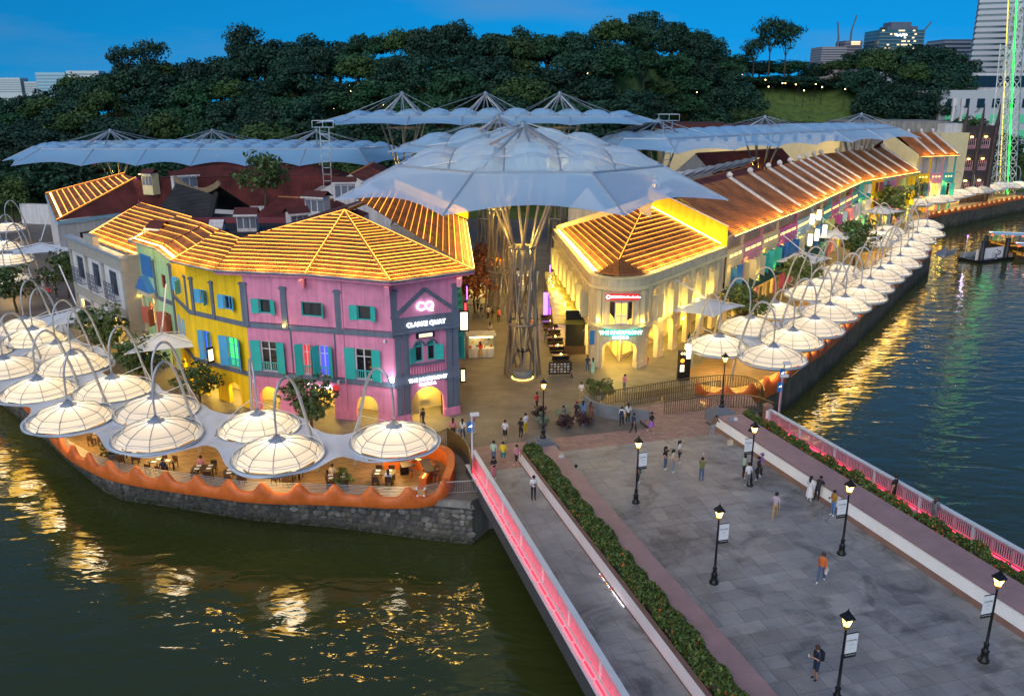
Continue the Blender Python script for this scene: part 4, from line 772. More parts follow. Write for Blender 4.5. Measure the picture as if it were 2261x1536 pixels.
# ================================================================ blocks behind
def block(name, label, P, z1, m='plaster', roof=None, rise=4, run_axis=0, wins=0, rt='tile_red', cat='building'):
    """P: four footprint corners, front-left first, going right; gabled roof along the long side"""
    o = thing(name, label, cat, (P[0][0],P[0][1],0)); b = MB().prism(P, 0, z1); rel(b, o).build('walls', m, o)
    if roof:
        A, B, C_, E = [Vector((p[0],p[1],z1+.05)) for p in P]; up = Vector((0,0,rise))
        if run_axis == 0: R0, R1 = (A+E)/2+up, (B+C_)/2+up; fs = [[A,B,R1,R0],[C_,E,R0,R1]]; gb_ = [[A,R0,E],[B,C_,R1]]
        elif run_axis == 2: R0, R1 = A.lerp(E,.5).lerp(B.lerp(C_,.5),.18)+up, A.lerp(E,.5).lerp(B.lerp(C_,.5),.82)+up; fs = [[A,B,R1,R0],[C_,E,R0,R1],[E,A,R0],[B,C_,R1]]; gb_ = []
        else: R0, R1 = (A+B)/2+up, (E+C_)/2+up; fs = [[B,C_,R1,R0],[E,A,R0,R1]]; gb_ = [[A,B,R0],[C_,E,R1]]
        for f in fs: roof_face(o, f, rt, strip=None)
        for g_ in gb_: rel(MB().poly(g_), o).build('gable', m, o)
        q = MB().beam(R0, R1, .3, .2); rel(q, o).build('ridge', 'ridge_tile', o)
    if wins:
        A, B = Vector(P[0]), Vector(P[1]); F = Facade(o, P[0], P[1]); wm = cached(('bw',wins), lambda: MB().bx(-.5,.5,-.04,.02,0,1.5).mesh('window','glass_dark'))
        k = int(F.L/wins)
        for i in range(k): F.put('window', wm, (i+.5)*F.L/k, z1-2.6, .01)
    return o
# left rear: hipped red roof with its lit end
lr = thing('warehouse', 'red hipped warehouse roof with golden lit end behind the white house', 'building', (-63.97, 118.38, 8.5)); lr.location.z = 0
H0 = (-63.97, 118.38, 8.5); H1 = (-82.39, 150.31, 8.5); H2 = (-56.81, 129.64, 8.5); HR = (-58.30, 132.55, 13); HR2 = (-63.32, 139.99, 13); H3 = (-35.53, 135.52, 8.5); HR3 = (-27.71, 137.67, 13)
roof_face(lr, [H1,H0,HR,HR2], every=3, s0=.9, sw=.09); roof_face(lr, [H0,H2,HR], 'tile_red', strip=None); roof_face(lr, [H2,H3,HR3,HR], 'tile_red', strip=None); ridge(lr, H0, HR); ridge(lr, H1, HR2); ridge(lr, HR, HR3, 'tile_red', lit=False); ridge(lr, H2, HR, 'magenta', .25, lit=False)
rel(MB().add([(*H1[:2],0),(*H0[:2],0),(*H2[:2],0),(*H3[:2],0),(*H1[:2],8.4),(*H0[:2],8.4),(*H2[:2],8.4),(*H3[:2],8.4)],[(0,1,5,4),(1,2,6,5),(2,3,7,6)]), lr).build('walls','plaster',lr)
b_ = MB().beam(H0,H2,.4,.5).beam(H1,H0,.3,.4); b_.v = [(x,y,z-.35) for x,y,z in b_.v]; rel(b_, lr).build('cornice','sky_blue',lr); hot(lr, lerp(H1,HR2,.06), lerp(H0,HR,.06), .25)
for t in (.3,.55,.8): p = lerp(H0,H2,t); MB().bx(-.9,.9,-.05,.05,-1.4,.2).build('window','glass_dark',lr,loc=(p[0]-lr.location.x,p[1]-lr.location.y-.03,6.2),rz=math.atan2(H2[1]-H0[1],H2[0]-H0[0]))
# dark flat roof behind the yellow and pink houses
fr_ = thing('flat_roof_block', 'black flat-roofed block sunk between the lit tile roofs', 'building', (-27.70, 83.67, 11)); fr_.location.z = 0
fp = [(-37.11, 89.27, 11.6),(-26.78, 78.88, 11.6),(-22.82, 77.71, 11.6),(-24.47, 95.67, 11.6),(-36.56, 95.67, 11.6)]
rel(MB().prism([p[:2] for p in fp], 0, 11.6), fr_).build('walls','flat_roof',fr_); q = MB()
for a, c in zip(fp[3:]+fp[:1], fp[4:]+fp[:1]): q.beam((a[0],a[1],11.9),(c[0],c[1],11.9),.3,.6)
rel(q, fr_).build('parapet','maroon',fr_)
for i, (p, sx, lab, m_) in enumerate([((-34.66, 82.67, 13.2),1.6,'small yellow lit roof turret beside the black flat roof','cream'),((-28.28, 90.11, 13.5),2.0,'small white gabled dormer left of the rooftop tree','plaster'),((-23.13, 90.81, 13.5),2.0,'small louvred white vent box right of the rooftop tree','plaster'),((-23.22, 101.23, 14),2.6,'larger white gabled clerestory near the big canopy','plaster'),((-31.54, 90.07, 12.2),1.2,'low flat vent box on the black roof\'s edge','plaster'),((-49.04, 127.79, 14),3.4,'long white clerestory with dark panes on the red ridge','plaster'),((-54.99, 129.95, 14),2.0,'bright yellow lit turret on the warehouse ridge','cream'),((-22.20, 113.05, 14.5),2.6,'white gabled clerestory under the canopy\'s left edge','plaster')]):
    d = thing('roof_dormer', lab, 'dormer', (p[0],p[1],10.8), .5*(i % 3)-.4); h = p[2]-10.8
    MB().bx(-sx/2,sx/2,-.7,.7,0,h).build('walls', m_, d); MB().add([(-sx*.62,-1,h-.1),(sx*.62,-1,h-.1),(sx*.62,0,h+.6),(-sx*.62,0,h+.6),(-sx*.62,1,h-.1),(sx*.62,1,h-.1)],[(0,1,2,3),(3,2,5,4)]).build('roof','tile_red' if i not in (4,) else 'plaster',d)
    MB().bx(-sx*.62,sx*.62,-1.06,-.98,h-.25,h-.05).build('fascia','plaster',d)
    for k in range(3): MB().bx(-sx/2+.1+k*sx/3,-sx/2+sx/3-.05+k*sx/3,-.74,-.69,h*.45,h*.85).build('vent','slate',d)
    if m_ == 'cream': lamp('lamp',(-sx*.6,-1.6,h-.5),40,YW,.1,d)
# temple roof with swept ridge
tm = thing('temple_roof', 'dark tiled temple roof with upswept carved ridge', 'building', (-43.19, 109.80, 9)); tm.location.z = 0
T = [(-46.90, 109.62, 9.5),(-38.36, 106.57, 9.5),(-39.30, 113.04, 12.6),(-46.10, 118.30, 12.6)]
roof_face(tm, T, 'tile_dark', strip=None); roof_face(tm, [(T[1][0]+2,T[1][1]+14,9.5),(T[0][0]+2,T[0][1]+14,9.5),T[3],T[2]], 'tile_dark', strip=None); mat('carved', (.28,.21,.13), .7, var=.5, vs_=6, bump=.6)
q = MB(); A_v, B_v = Vector(T[3]), Vector(T[2])
for i in range(12):
    f = lambda t: A_v.lerp(B_v, t*1.24-.12)+Vector((0,0,.4+2.6*abs(t-.5)**2.2*2.4)); q.beam(f(i/12), f((i+1)/12), .3, .75)
rel(q, tm).build('ridge_crest','carved',tm); q = MB()
for a, c in ((T[0],T[3]),(T[1],T[2])): q.beam((a[0],a[1],a[2]+.25),(c[0],c[1],c[2]+.25),.5,.6)
rel(q, tm).build('verge','tile_dark',tm); rel(MB().prism([T[0][:2],T[1][:2],(T[1][0],T[1][1]+12),(T[0][0],T[0][1]+12)],0,9.3), tm).build('walls','greige',tm)
RB = [((14,112),(26,108),(46,140),(34,144),11,3,1,'red-roofed block just behind the striped terrace'),((8,120),(13,118),(30,150),(24,153),10,3,1,'long dark red roof by the inner street'),((36,150),(56,165),(50,174),(30,160),11,4,0,'broad red roof under the right canopy'),((-14,97),(-7,97),(-9,128),(-16,128),11,3.4,1,'long red roof along the inner street\'s left side'),((-34,104),(-22,100),(-20,118),(-32,122),9.5,3,2,'small hipped red roof behind the temple roof'),((-60,140),(-30,140),(-30,160),(-60,160),11,3,2,'wide red hipped roof below the left canopies'),((-30,128),(-18,126),(-18,150),(-30,150),11,3,1,'red gabled roof left of the rear canopies')]
for A1, B1, C1, E1_, z_, ri, ax, lab in RB: block('shophouse_block', lab, [A1,B1,C1,E1_], z_, 'plaster', True, ri, ax)
for i in range(9):
    x = 24+i*2.4; y = 124+i*3.6; o = tag(MB().beam((x-3.5,y-2,13.2),(x+1.5,y+5.0,14.2),1.3,.18).build('roof_louvre','plaster'), '%s pale louvred roof slab behind the striped terrace, counted from the front' % ORD[i], 'roof slab', 'louvred slabs behind the terrace')
wb = block('long_building', 'long white three-storey building in front of the wooded hill', [(36,206),(92,206),(92,220),(36,220)], 17, 'cream', False, wins=3.2); MB().bx(0,56,-1,15,17,17.4).bx(2,16,0,14,17.4,18.4).bx(20,50,2,14,17.4,18.2).build('roof','tile_red',wb); lamp('lamp',(15,-4,13),300,YW,.3,wb); lamp('lamp',(40,-4,13),300,YW,.3,wb)
pb = block('plant_block', 'grey rooftop plant block with antenna masts', [(78,204),(104,206),(102,218),(78,216)], 19, 'concrete'); 
for x in (25.5,27.5): MB().bx(x-.25,x+.25,1,1.5,19,24).bx(x-.45,x+.45,.9,1.6,22.4,24.2).build('antenna','plaster',pb)
block('stair_tower', 'white stair tower right of the plant block', [(101,203),(107,205),(106,212),(100,211)], 18.5, 'plaster')
block('service_wing', 'pale service wing behind the dark hotel', [(99,200),(107,203),(104,214),(97,211)], 16.5, 'cream')
# construction yard on the left, beyond the wing
block('site_shed', 'blue site shed in the yard at far left', [(-118,200),(-96,198),(-96,206),(-118,208)], 5, 'cobalt'); block('site_hoarding', 'pale hoarding wall beside the far left yard', [(-100,172),(-84,168),(-84,169),(-100,173)], 4, 'plaster')
mat('crane_red', (.5,.07,.03), .5); mat('beacon_red', (.8,.05,.03), .4, emit=(1,.02,.01), es=6)
for i, (x, y) in enumerate([(-92,186),(-78,190),(-66,196)]):
    o = thing('piling_rig', ['orange piling rig nearest the left edge','orange piling rig in the middle of the yard','orange piling rig right of the yard'][i], 'rig', (x,y,0), .4*i, 'piling rigs'); MB().bx(-2,2,-1.5,1.5,0,1.2).build('tracks','black_iron',o); MB().bx(-1.8,1.8,-1.3,1.3,1.2,3.6).build('cab','crane_red',o)
    q = MB()
    for a in ((-.5,-.5),(.5,-.5),(.5,.5),(-.5,.5)): q.beam((2.2+a[0],a[1],0),(2.2+a[0],a[1],12+2*i),.2)
    for k in range(6): q.beam((1.7,-.5,k*2),(2.7,-.5,k*2+2),.12)
    q.build('mast','crane_red',o)
MB().lathe([(0,0),(.6,.2),(.6,.8),(0,1)],8).build('beacon','beacon_red',bpy.data.objects['piling_rig'],loc=(2.2,0,14.5))
# ================================================================ membrane canopies
m = bpy.data.materials.new('etfe'); m.use_nodes = True; M['etfe'] = m; n, l = m.node_tree.nodes, m.node_tree.links; n.remove(n['Principled BSDF'])
df = n.new('ShaderNodeBsdfDiffuse'); df.inputs[0].default_value = (.32,.64,1.0,1); tr = n.new('ShaderNodeBsdfTranslucent'); tr.inputs[0].default_value = (.62,.76,1.0,1); tp_ = n.new('ShaderNodeBsdfTransparent'); tp_.inputs[0].default_value = (.85,.9,1,1); gl = n.new('ShaderNodeBsdfGlossy'); gl.inputs['Roughness'].default_value = .25; gl.inputs[0].default_value = (.8,.9,1,1)
def mixs(a, b, f): x = n.new('ShaderNodeMixShader'); x.inputs[0].default_value = f; l.new(a.outputs[0], x.inputs[1]); l.new(b.outputs[0], x.inputs[2]); return x
s_ = mixs(mixs(mixs(df, tr, .22), gl, .10), tp_, .27); l.new(s_.outputs[0], n['Material Output'].inputs[0])
mat('truss', (.22,.205,.19), .4, .4, var=.1)
def inset(ring, d):
    c = Vector((sum(p[0] for p in ring)/len(ring), sum(p[1] for p in ring)/len(ring))); return c
def canopy(label, ring, zt, sk_w, sk_d, masts, apex, pillow=4.2, ang=0, scal=.24, col=True, strut_r=3.2, ground=0, cgroup='membrane canopies', top_rise=.5):
    cx = sum(p[0] for p in ring)/len(ring); cy_ = sum(p[1] for p in ring)/len(ring); o = thing('membrane_canopy', label, 'canopy', (cx,cy_,ground), 0, cgroup); k = len(ring); b = MB()
    Rg = [Vector((p[0]-cx,p[1]-cy_,zt-ground)) for p in ring]; ca, sa = cos(ang), sin(ang)
    loc2 = [(v.x*ca+v.y*sa, -v.x*sa+v.y*ca) for v in Rg]; x0, x1 = min(p[0] for p in loc2), max(p[0] for p in loc2); y0, y1 = min(p[1] for p in loc2), max(p[1] for p in loc2)
    nx, ny = max(1, round((x1-x0)/pillow)), max(1, round((y1-y0)/pillow)); dx, dy = (x1-x0)/nx, (y1-y0)/ny; S = 5
    area = sum(loc2[i][0]*loc2[(i+1)%k][1]-loc2[(i+1)%k][0]*loc2[i][1] for i in range(k)); sg = 1 if area > 0 else -1
    def inside_d(x, y): return min((-(q[1]-p[1])*(x-p[0])+(q[0]-p[0])*(y-p[1]))*sg/math.dist(p,q) for p, q in zip(loc2, loc2[1:]+loc2[:1]))
    def base(x, y): return zt-ground+top_rise*max(0, 1-(2*(x-(x0+x1)/2)/(x1-x0))**2-(2*(y-(y0+y1)/2)/(y1-y0))**2)
    def hgt(x, y):
        fx = ((x-x0)/dx) % 1; fy = ((y-y0)/dy) % 1; return base(x,y)+.75*max(0,min(1,inside_d(x,y)/1.3))*(abs(sin(PI*fx))*abs(sin(PI*fy)))**.6
    for i in range(nx*S):
        for j in range(ny*S):
            xa, xb, ya, yb = x0+i*dx/S, x0+(i+1)*dx/S, y0+j*dy/S, y0+(j+1)*dy/S; c = [(xa,ya),(xb,ya),(xb,yb),(xa,yb)]
            for e in range(k):
                p, q = loc2[e], loc2[(e+1)%k]; nxn, nyn = -(q[1]-p[1])*sg, (q[0]-p[0])*sg; c = clip(c, nxn, nyn, nxn*p[0]+nyn*p[1])
                if len(c) < 3: break
            if len(c) > 2: b.add([(x*ca-y*sa, x*sa+y*ca, hgt(min(max(x,xa+1e-4),xb-1e-4),min(max(y,ya+1e-4),yb-1e-4)) if 1 else 0) for x, y in c], [tuple(range(len(c)))])
    b.build('pillow_roof', 'etfe', o, True)
    fr2 = MB(); fr2.tube(Rg, .14, 6, closed=True)
    for i in range(1, nx):
        x = x0+i*dx; seg = clip([(x-.01,y0),(x+.01,y0),(x+.01,y1),(x-.01,y1)],1,0,-1e9)
        for e in range(k): p, q = loc2[e], loc2[(e+1)%k]; nxn, nyn = -(q[1]-p[1])*sg, (q[0]-p[0])*sg; seg = clip(seg, nxn, nyn, nxn*p[0]+nyn*p[1])
        if len(seg) > 2: ys = [s[1] for s in seg]; fr2.tube([(x*ca-y*sa, x*sa+y*ca, base(x,y)+.05) for y in [min(ys)+(max(ys)-min(ys))*q/8 for q in range(9)]], .07, 5)
    for j in range(1, ny):
        y = y0+j*dy; seg = [(x0,y-.01),(x1,y-.01),(x1,y+.01),(x0,y+.01)]
        for e in range(k): p, q = loc2[e], loc2[(e+1)%k]; nxn, nyn = -(q[1]-p[1])*sg, (q[0]-p[0])*sg; seg = clip(seg, nxn, nyn, nxn*p[0]+nyn*p[1])
        if len(seg) > 2: xs = [s[0] for s in seg]; fr2.tube([(x*ca-y*sa, x*sa+y*ca, base(x,y)+.05) for x in [min(xs)+(max(xs)-min(xs))*q/8 for q in range(9)]], .07, 5)
    tag(fr2.build('roof_frame', 'steel_blue', o), kind='stuff')
    tips = []
    for i in range(k):
        a = (Rg[i]-Rg[i-1]); c = (Rg[(i+1)%k]-Rg[i]); n1 = Vector((a.y,-a.x,0)).normalized()*sg; n2 = Vector((c.y,-c.x,0)).normalized()*sg; nn = (n1+n2); nn = nn.normalized()/max(.5,nn.normalized().dot(n1)); tips.append(Rg[i]+nn*sk_w-Vector((0,0,sk_d)))
    for i in range(k):
        A, B, TA, TB = Rg[i], Rg[(i+1)%k], tips[i], tips[(i+1)%k]; n_ = 8; sk = MB(); V = []
        for s in range(n_+1):
            t = s/n_
            for r_ in range(4):
                f = r_/3; p = A.lerp(B,t).lerp(TA.lerp(TB,t), f*(1-scal*sin(PI*t)*f)); p.z -= .35*sin(PI*f)*sin(PI*t); V.append(p)
        sk.add(V, [(s*4+r_,(s+1)*4+r_,(s+1)*4+r_+1,s*4+r_+1) for s in range(n_) for r_ in range(3)]); sk.build('skirt_panel', 'etfe', o, True)
        MB().tube([A, TA], [.13,.09], 6).build('edge_rib', 'steel_blue', o)
    for (mx, my) in masts:
        c = Vector((mx-cx, my-cy_, 0)); top = c+Vector((0,0,apex-ground)); q = MB()
        for j in range(8): a = 2*PI*j/8+.2; q.tube([top, c+Vector((cos(a)*strut_r, sin(a)*strut_r, zt-ground+.2))], .11, 6)
        q.lathe([(.0,0),(.3,-.1),(.3,.3),(0,.5)],8,top); q.build('mast_struts', 'steel', o)
        q = MB()
        for v in sorted(Rg, key=lambda v: (v.xy-c.xy).length)[:6]: q.tube([top+Vector((0,0,.3)), v], .022, 4)
        for j in range(8): a = 2*PI*j/8+.5; q.tube([top+Vector((0,0,.3)), c+Vector((cos(a)*strut_r*2, sin(a)*strut_r*1.6, zt-ground+.3))], .022, 4)
        q.build('stay_cables', 'steel', o)
        if col:
            q = MB(); zk = (zt-ground)*.62; zt2 = zt-ground-.3
            for j in range(8):
                a = 2*PI*j/8; d = .9
                q.tube([c+Vector((cos(a)*1.7,sin(a)*1.7,0)), c+Vector((cos(a+d)*1.15,sin(a+d)*1.15,zk))], .13, 6); q.tube([c+Vector((cos(a)*1.7,sin(a)*1.7,0)), c+Vector((cos(a-d)*1.15,sin(a-d)*1.15,zk))], .10, 6) if j % 2 == 0 else None
                q.tube([c+Vector((cos(a)*1.15,sin(a)*1.15,zk)), c+Vector((cos(a+.2)*3.8,sin(a+.2)*3.8,zt2))], .13, 6)
            for j in range(4):
                a = 2*PI*j/4+.4
                for z_a, z_b in ((zk*.42,zk),(0,zk*.42)): q.tube([c+Vector((cos(a)*1.5,sin(a)*1.5,z_a)), c+Vector((cos(a+1.4)*1.3,sin(a+1.4)*1.3,z_b))], .09, 5); q.tube([c+Vector((cos(a+1.4)*1.5,sin(a+1.4)*1.5,z_a)), c+Vector((cos(a)*1.3,sin(a)*1.3,z_b))], .09, 5)
            q.build('trumpet_column', 'truss', o); 
            for z_, r_ in ((zk*.42,1.55),(zk,1.2),(zt2-1.6,2.7)): MB().tube([c+Vector((cos(2*PI*j/20)*r_,sin(2*PI*j/20)*r_,z_)) for j in range(20)], .12, 6, closed=True).build('ring_beam', 'truss', o)
            lamp('lamp', c+Vector((0,0,zk-.5)), 300, YW, .2, o); lamp('lamp', c+Vector((0,0,zk+1.5)), 420, YW, .2, o)
    return o
def oct_(cx, cy_, rx, ry, n=8, a0=PI/8, rot=0): return [(cx+rx*cos(a0+2*PI*i/n)*cos(rot)-ry*sin(a0+2*PI*i/n)*sin(rot), cy_+rx*cos(a0+2*PI*i/n)*sin(rot)+ry*sin(a0+2*PI*i/n)*cos(rot)) for i in range(n)]
def longring(x0, x1, y0, y1, n, ch=3.0):
    xs = [x0+(x1-x0)*i/n for i in range(n+1)]; return [(x,y0) for x in xs]+[(x1+ch,(y0+y1)/2-1),(x1+ch,(y0+y1)/2+1)]+[(x,y1) for x in xs[::-1]]+[(x0-ch,(y0+y1)/2+1),(x0-ch,(y0+y1)/2-1)]
canopy('vast pale membrane canopy spreading over the crossing behind both corner buildings', oct_(1.6,77.5,12.2,11.3), 19.8, 5.2, 2.6, [(1.0,76.5)], 23.0, strut_r=6.0, top_rise=1.5)
canopy('second membrane canopy over the inner street directly behind the biggest', oct_(-.3,103,12.5,12.5), 20.0, 2.2, .7, [(-1.6,100)], 23.0, strut_r=4.5, top_rise=1.2)
canopy('wide high membrane canopy with three masts across the rear street', longring(-24,17,134,147,5), 22.1, 4, 1.1, [(-17.5,140),(-4.2,140),(7.6,140)], 25.4, strut_r=3.5)
canopy('long low membrane canopy with three masts at left', longring(-83,-27,152,168,6,5), 16.1, 5.2, 2.5, [(-74,160),(-55.2,160),(-36,160)], 18.8, strut_r=5.5)
wa = math.atan2(35,46)
canopy('long membrane canopy with three masts over the right rear street', [(46+x*cos(wa)-y*sin(wa), 157+x*sin(wa)+y*cos(wa)) for x, y in longring(-33,33,-6.5,6.5,6,4)], 18.9, 4, 1.9, [(23.5,140),(45.5,157),(70,175)], 21.3, strut_r=4.2, ang=wa)
for i, (x, y, h_) in enumerate([(-28.5,132,20.6),(24.5,137,21.4)]):
    o = thing('lighting_mast', ['tall slatted lighting mast left of the rear canopy','tall slatted lighting mast right of the rear canopy'][i], 'mast', (x,y,0)); q = MB()
    for a in (-.7,.7): q.beam((a*.7,0,0),(a,0,h_),.12)
    q.build('legs','steel',o)
    for k in range(8): MB().beam((-.7,0,h_-8+k),(.7,0,h_-8+k),.12).build('rung','steel',o)
    MB().bx(-1.5,1.5,-.8,.8,h_,h_+.08).tube([(-1.6,-.9,h_+1),(1.6,-.9,h_+1),(1.6,.9,h_+1),(-1.6,.9,h_+1)],.05,5,closed=True).beam((-1.6,-.9,h_),(-1.6,-.9,h_+1),.08).beam((1.6,-.9,h_),(1.6,-.9,h_+1),.08).beam((0,-.9,h_),(0,-.9,h_+1),.08).build('platform','steel',o)

# ================================================================ riverside umbrellas
m = bpy.data.materials.new('dome_fabric'); m.use_nodes = True; M['dome_fabric'] = m; n, l = m.node_tree.nodes, m.node_tree.links; n.remove(n['Principled BSDF'])
df = n.new('ShaderNodeBsdfDiffuse'); df.inputs[0].default_value = (.70,.74,.78,1); tr = n.new('ShaderNodeBsdfTranslucent'); tr.inputs[0].default_value = (.76,.84,1.0,1)
s_ = mixs(df, tr, .5); l.new(s_.outputs[0], n['Material Output'].inputs[0])
mat('rib_blue', (.22,.31,.40), .4, .2); mat('cloth', (.66,.72,.80), .75, var=.07, vs_=.6)
NP = 10
dome_p = [(2.72,3.5),(2.62,3.84),(2.24,4.18),(1.5,4.5),(.5,4.72)]
dome_me = MB().lathe(dome_p, NP, cap=False).mesh('dome', 'dome_fabric')
gore_me = MB().add([(r*cos(a),r*sin(a),z) for r, z in dome_p for a in (0,2*PI/NP)], [(2*i,2*i+1,2*i+3,2*i+2) for i in range(len(dome_p)-1)]).mesh('dome_panel','dome_fabric')
def rings(prof, n_=NP): return [[(r*cos(2*PI*j/n_), r*sin(2*PI*j/n_), z) for j in range(n_)] for r, z in prof]
q = MB()
for j in range(NP): q.tube([(r*1.012*cos(2*PI*j/NP), r*1.012*sin(2*PI*j/NP), z+.02) for r, z in dome_p], .028, 4)
rib_me = q.mesh('ribs', 'rib_blue'); q = MB()
for r, z in (dome_p[1], dome_p[2]): q.tube([(r*1.01*cos(2*PI*j/NP), r*1.01*sin(2*PI*j/NP), z+.02) for j in range(NP)], .024, 4, closed=True)
hoop_me = q.mesh('hoops', 'rib_blue')
rim_me = MB().lathe([(3.05,3.42),(3.12,3.5),(3.05,3.56),(2.92,3.5),(2.9,3.42)], 28).lathe([(3.06,3.44),(2.75,3.2),(2.4,3.08)], 28).mesh('rim_dish', 'cloth', True)
lip_me = MB().tube([(3.1*cos(2*PI*j/28),3.1*sin(2*PI*j/28),3.6) for j in range(28)], .045, 5, closed=True).mesh('rim_ring', 'rib_blue')
hal_me = MB().tube([(2.95*cos(2*PI*j/28),2.95*sin(2*PI*j/28),3.88) for j in range(28)], .035, 5, closed=True).mesh('upper_ring', 'white_paint')
cap_me = MB().lathe([(.58,4.66),(.5,4.72),(.1,5.12),(.09,4.3)], 14).mesh('cap', 'steel_blue', True)
arch_pts = [(0,0,5.1),(0,0,6.6),(.12,0,7.5),(.42,0,8.2),(.85,0,8.62),(1.3,0,8.72),(1.72,0,8.5),(2.08,0,7.95),(2.4,0,7.1),(2.75,0,5.8),(3.1,0,4.4),(3.4,0,3.1),(3.75,0,0)]
arch_me = MB().tube(chaikin(arch_pts,1), [.07+.06*i/(len(chaikin(arch_pts,1))-1) for i in range(len(chaikin(arch_pts,1)))], 8).mesh('arch_mast', 'steel', True)
stay_me = MB().tube([(3.0,0,4.9),(2.2,1.95,3.98)],.03,4).tube([(3.0,0,4.9),(2.2,-1.95,3.98)],.03,4).mesh('stays', 'white_paint')
def umbrella(x, y, la, label, group, watts=195, sc_=.98, near=False):
    vr = random.Random(int(x*37+y*11)); watts *= vr.uniform(.72,1.2); sc_ *= vr.uniform(.97,1.03); la += vr.uniform(-.09,.09)
    o = thing('dome_umbrella', label, 'umbrella', (x,y,0), la, group)
    if near:
        for j in range(NP): put('dome_panel', gore_me, o, (0,0,-.9), 2*PI*j/NP)
    else: put('dome', dome_me, o, (0,0,-.9))
    for nme, me in (('ribs',rib_me),('hoops',hoop_me),('rim_dish',rim_me),('rim_ring',lip_me),('upper_ring',hal_me),('cap',cap_me),('arch_mast',arch_me),('stays',stay_me)): put(nme, me, o, (0,0,-.9))
    lamp('lamp', (0,0,3.4), watts, (1,.90,.72), .8, o); lamp('lamp', (0,0,1.9), watts*2.0, (1,.54,.06), 1.3, o)
    o.scale = (sc_,)*3; o.rotation_euler = (vr.uniform(-.012,.012), vr.uniform(-.012,.012), la)
UL = []
def cluster(name_, pts, group, lab):
    for i, (x, y, la) in enumerate(pts): umbrella(x, y, la, lab(i), group, near=y < 80); UL.append((x,y))
LO = [(-8.21, 54.19, 4.3),(-15.57, 51.77, 4.3),(-25.00, 55.04, 4.3),(-32.85, 58.40, 4.3),(-38.48, 64.48, 4.3),(-44.21, 69.77, 4.3),(-49.78, 74.70, 4.3)]; LI = [(-18.35, 56.81, 4.3),(-26.95, 59.77, 4.3),(-32.32, 64.36, 4.3),(-38.82, 70.84, 4.3),(-42.09, 74.55, 4.3),(-46.80, 79.12, 4.3),(-49.97, 83.32, 4.3)]
cluster('', [(p[0],p[1],PI*.86 if i == 0 else (R_(62) if i < 4 else R_(55))) for i, p in enumerate(LO)], 'umbrellas on the left quay', lambda i: 'lit white dome umbrella, %s from the bridge on the left quay\'s river edge' % ORD[i])
cluster('', [(p[0],p[1],R_(115) if i == 0 else R_(60)) for i, p in enumerate(LI)], 'umbrellas on the left quay', lambda i: 'lit white dome umbrella, %s from the bridge in the left quay\'s inner row' % ORD[i])
far_l = [(-65.13, 106.47, 3.8),(-71.48, 118.40, 3.8),(-79.23, 129.76, 3.8),(-89.17, 148.55, 3.8)]
cluster('', [(p[0],p[1],R_(50)) for p in far_l], 'umbrellas at the far left edge', lambda i: 'distant lit dome umbrella at the left edge, %s upwards' % ORD[i])
RO = [(19.60, 76.69, 4.3),(23.71, 73.08, 4.3),(27.30, 78.79, 4.3),(30.84, 82.95, 4.3),(34.41, 88.76, 4.3),(37.67, 92.84, 4.3),(40.94, 96.57, 4.3),(44.27, 102.16, 4.3),(47.74, 107.51, 4.3),(50.87, 111.80, 4.3),(54.40, 116.76, 4.3),(58.77, 124.07, 4.3),(62.13, 130.15, 4.3),(65.76, 136.35, 4.3),(70.34, 142.64, 4.3),(74.55, 151.75, 4.3)]
RI = [(24.25, 83.13, 4.3),(28.96, 90.22, 4.3),(35.63, 98.28, 4.3),(38.46, 102.16, 4.3),(41.78, 106.63, 4.3),(44.30, 111.17, 4.3),(57.94, 133.63, 4.3),(61.09, 138.71, 4.3),(65.15, 145.21, 4.3)]
cluster('', [(p[0],p[1],R_(115) if i == 0 else R_(150)) for i, p in enumerate(RO)], 'umbrellas on the right quay', lambda i: 'lit white dome umbrella, %s from the bridge on the right quay\'s river side' % ORD[i])
cluster('', [(p[0],p[1],R_(148)) for i, p in enumerate(RI)], 'umbrellas on the right quay', lambda i: 'lit white dome umbrella, %s from the bridge in the right quay\'s inner row' % ORD[i])
FR = [(81.93, 179.86, 4.3),(87.06, 182.25, 4.3),(93.04, 187.23, 4.3),(96.21, 189.82, 4.3),(101.39, 196.14, 4.3),(105.30, 199.93, 4.3),(110.76, 204.88, 4.3),(114.03, 206.93, 4.3),(118.63, 211.14, 4.3),(123.42, 215.53, 4.3),(125.59, 215.53, 4.3),(130.07, 218.93, 4.3)]
cluster('', [(p[0],p[1],R_(130)) for i, p in enumerate(FR)], 'umbrellas on the far right quay', lambda i: 'small distant dome umbrella, %s along the far quay from the left' % ORD[i])
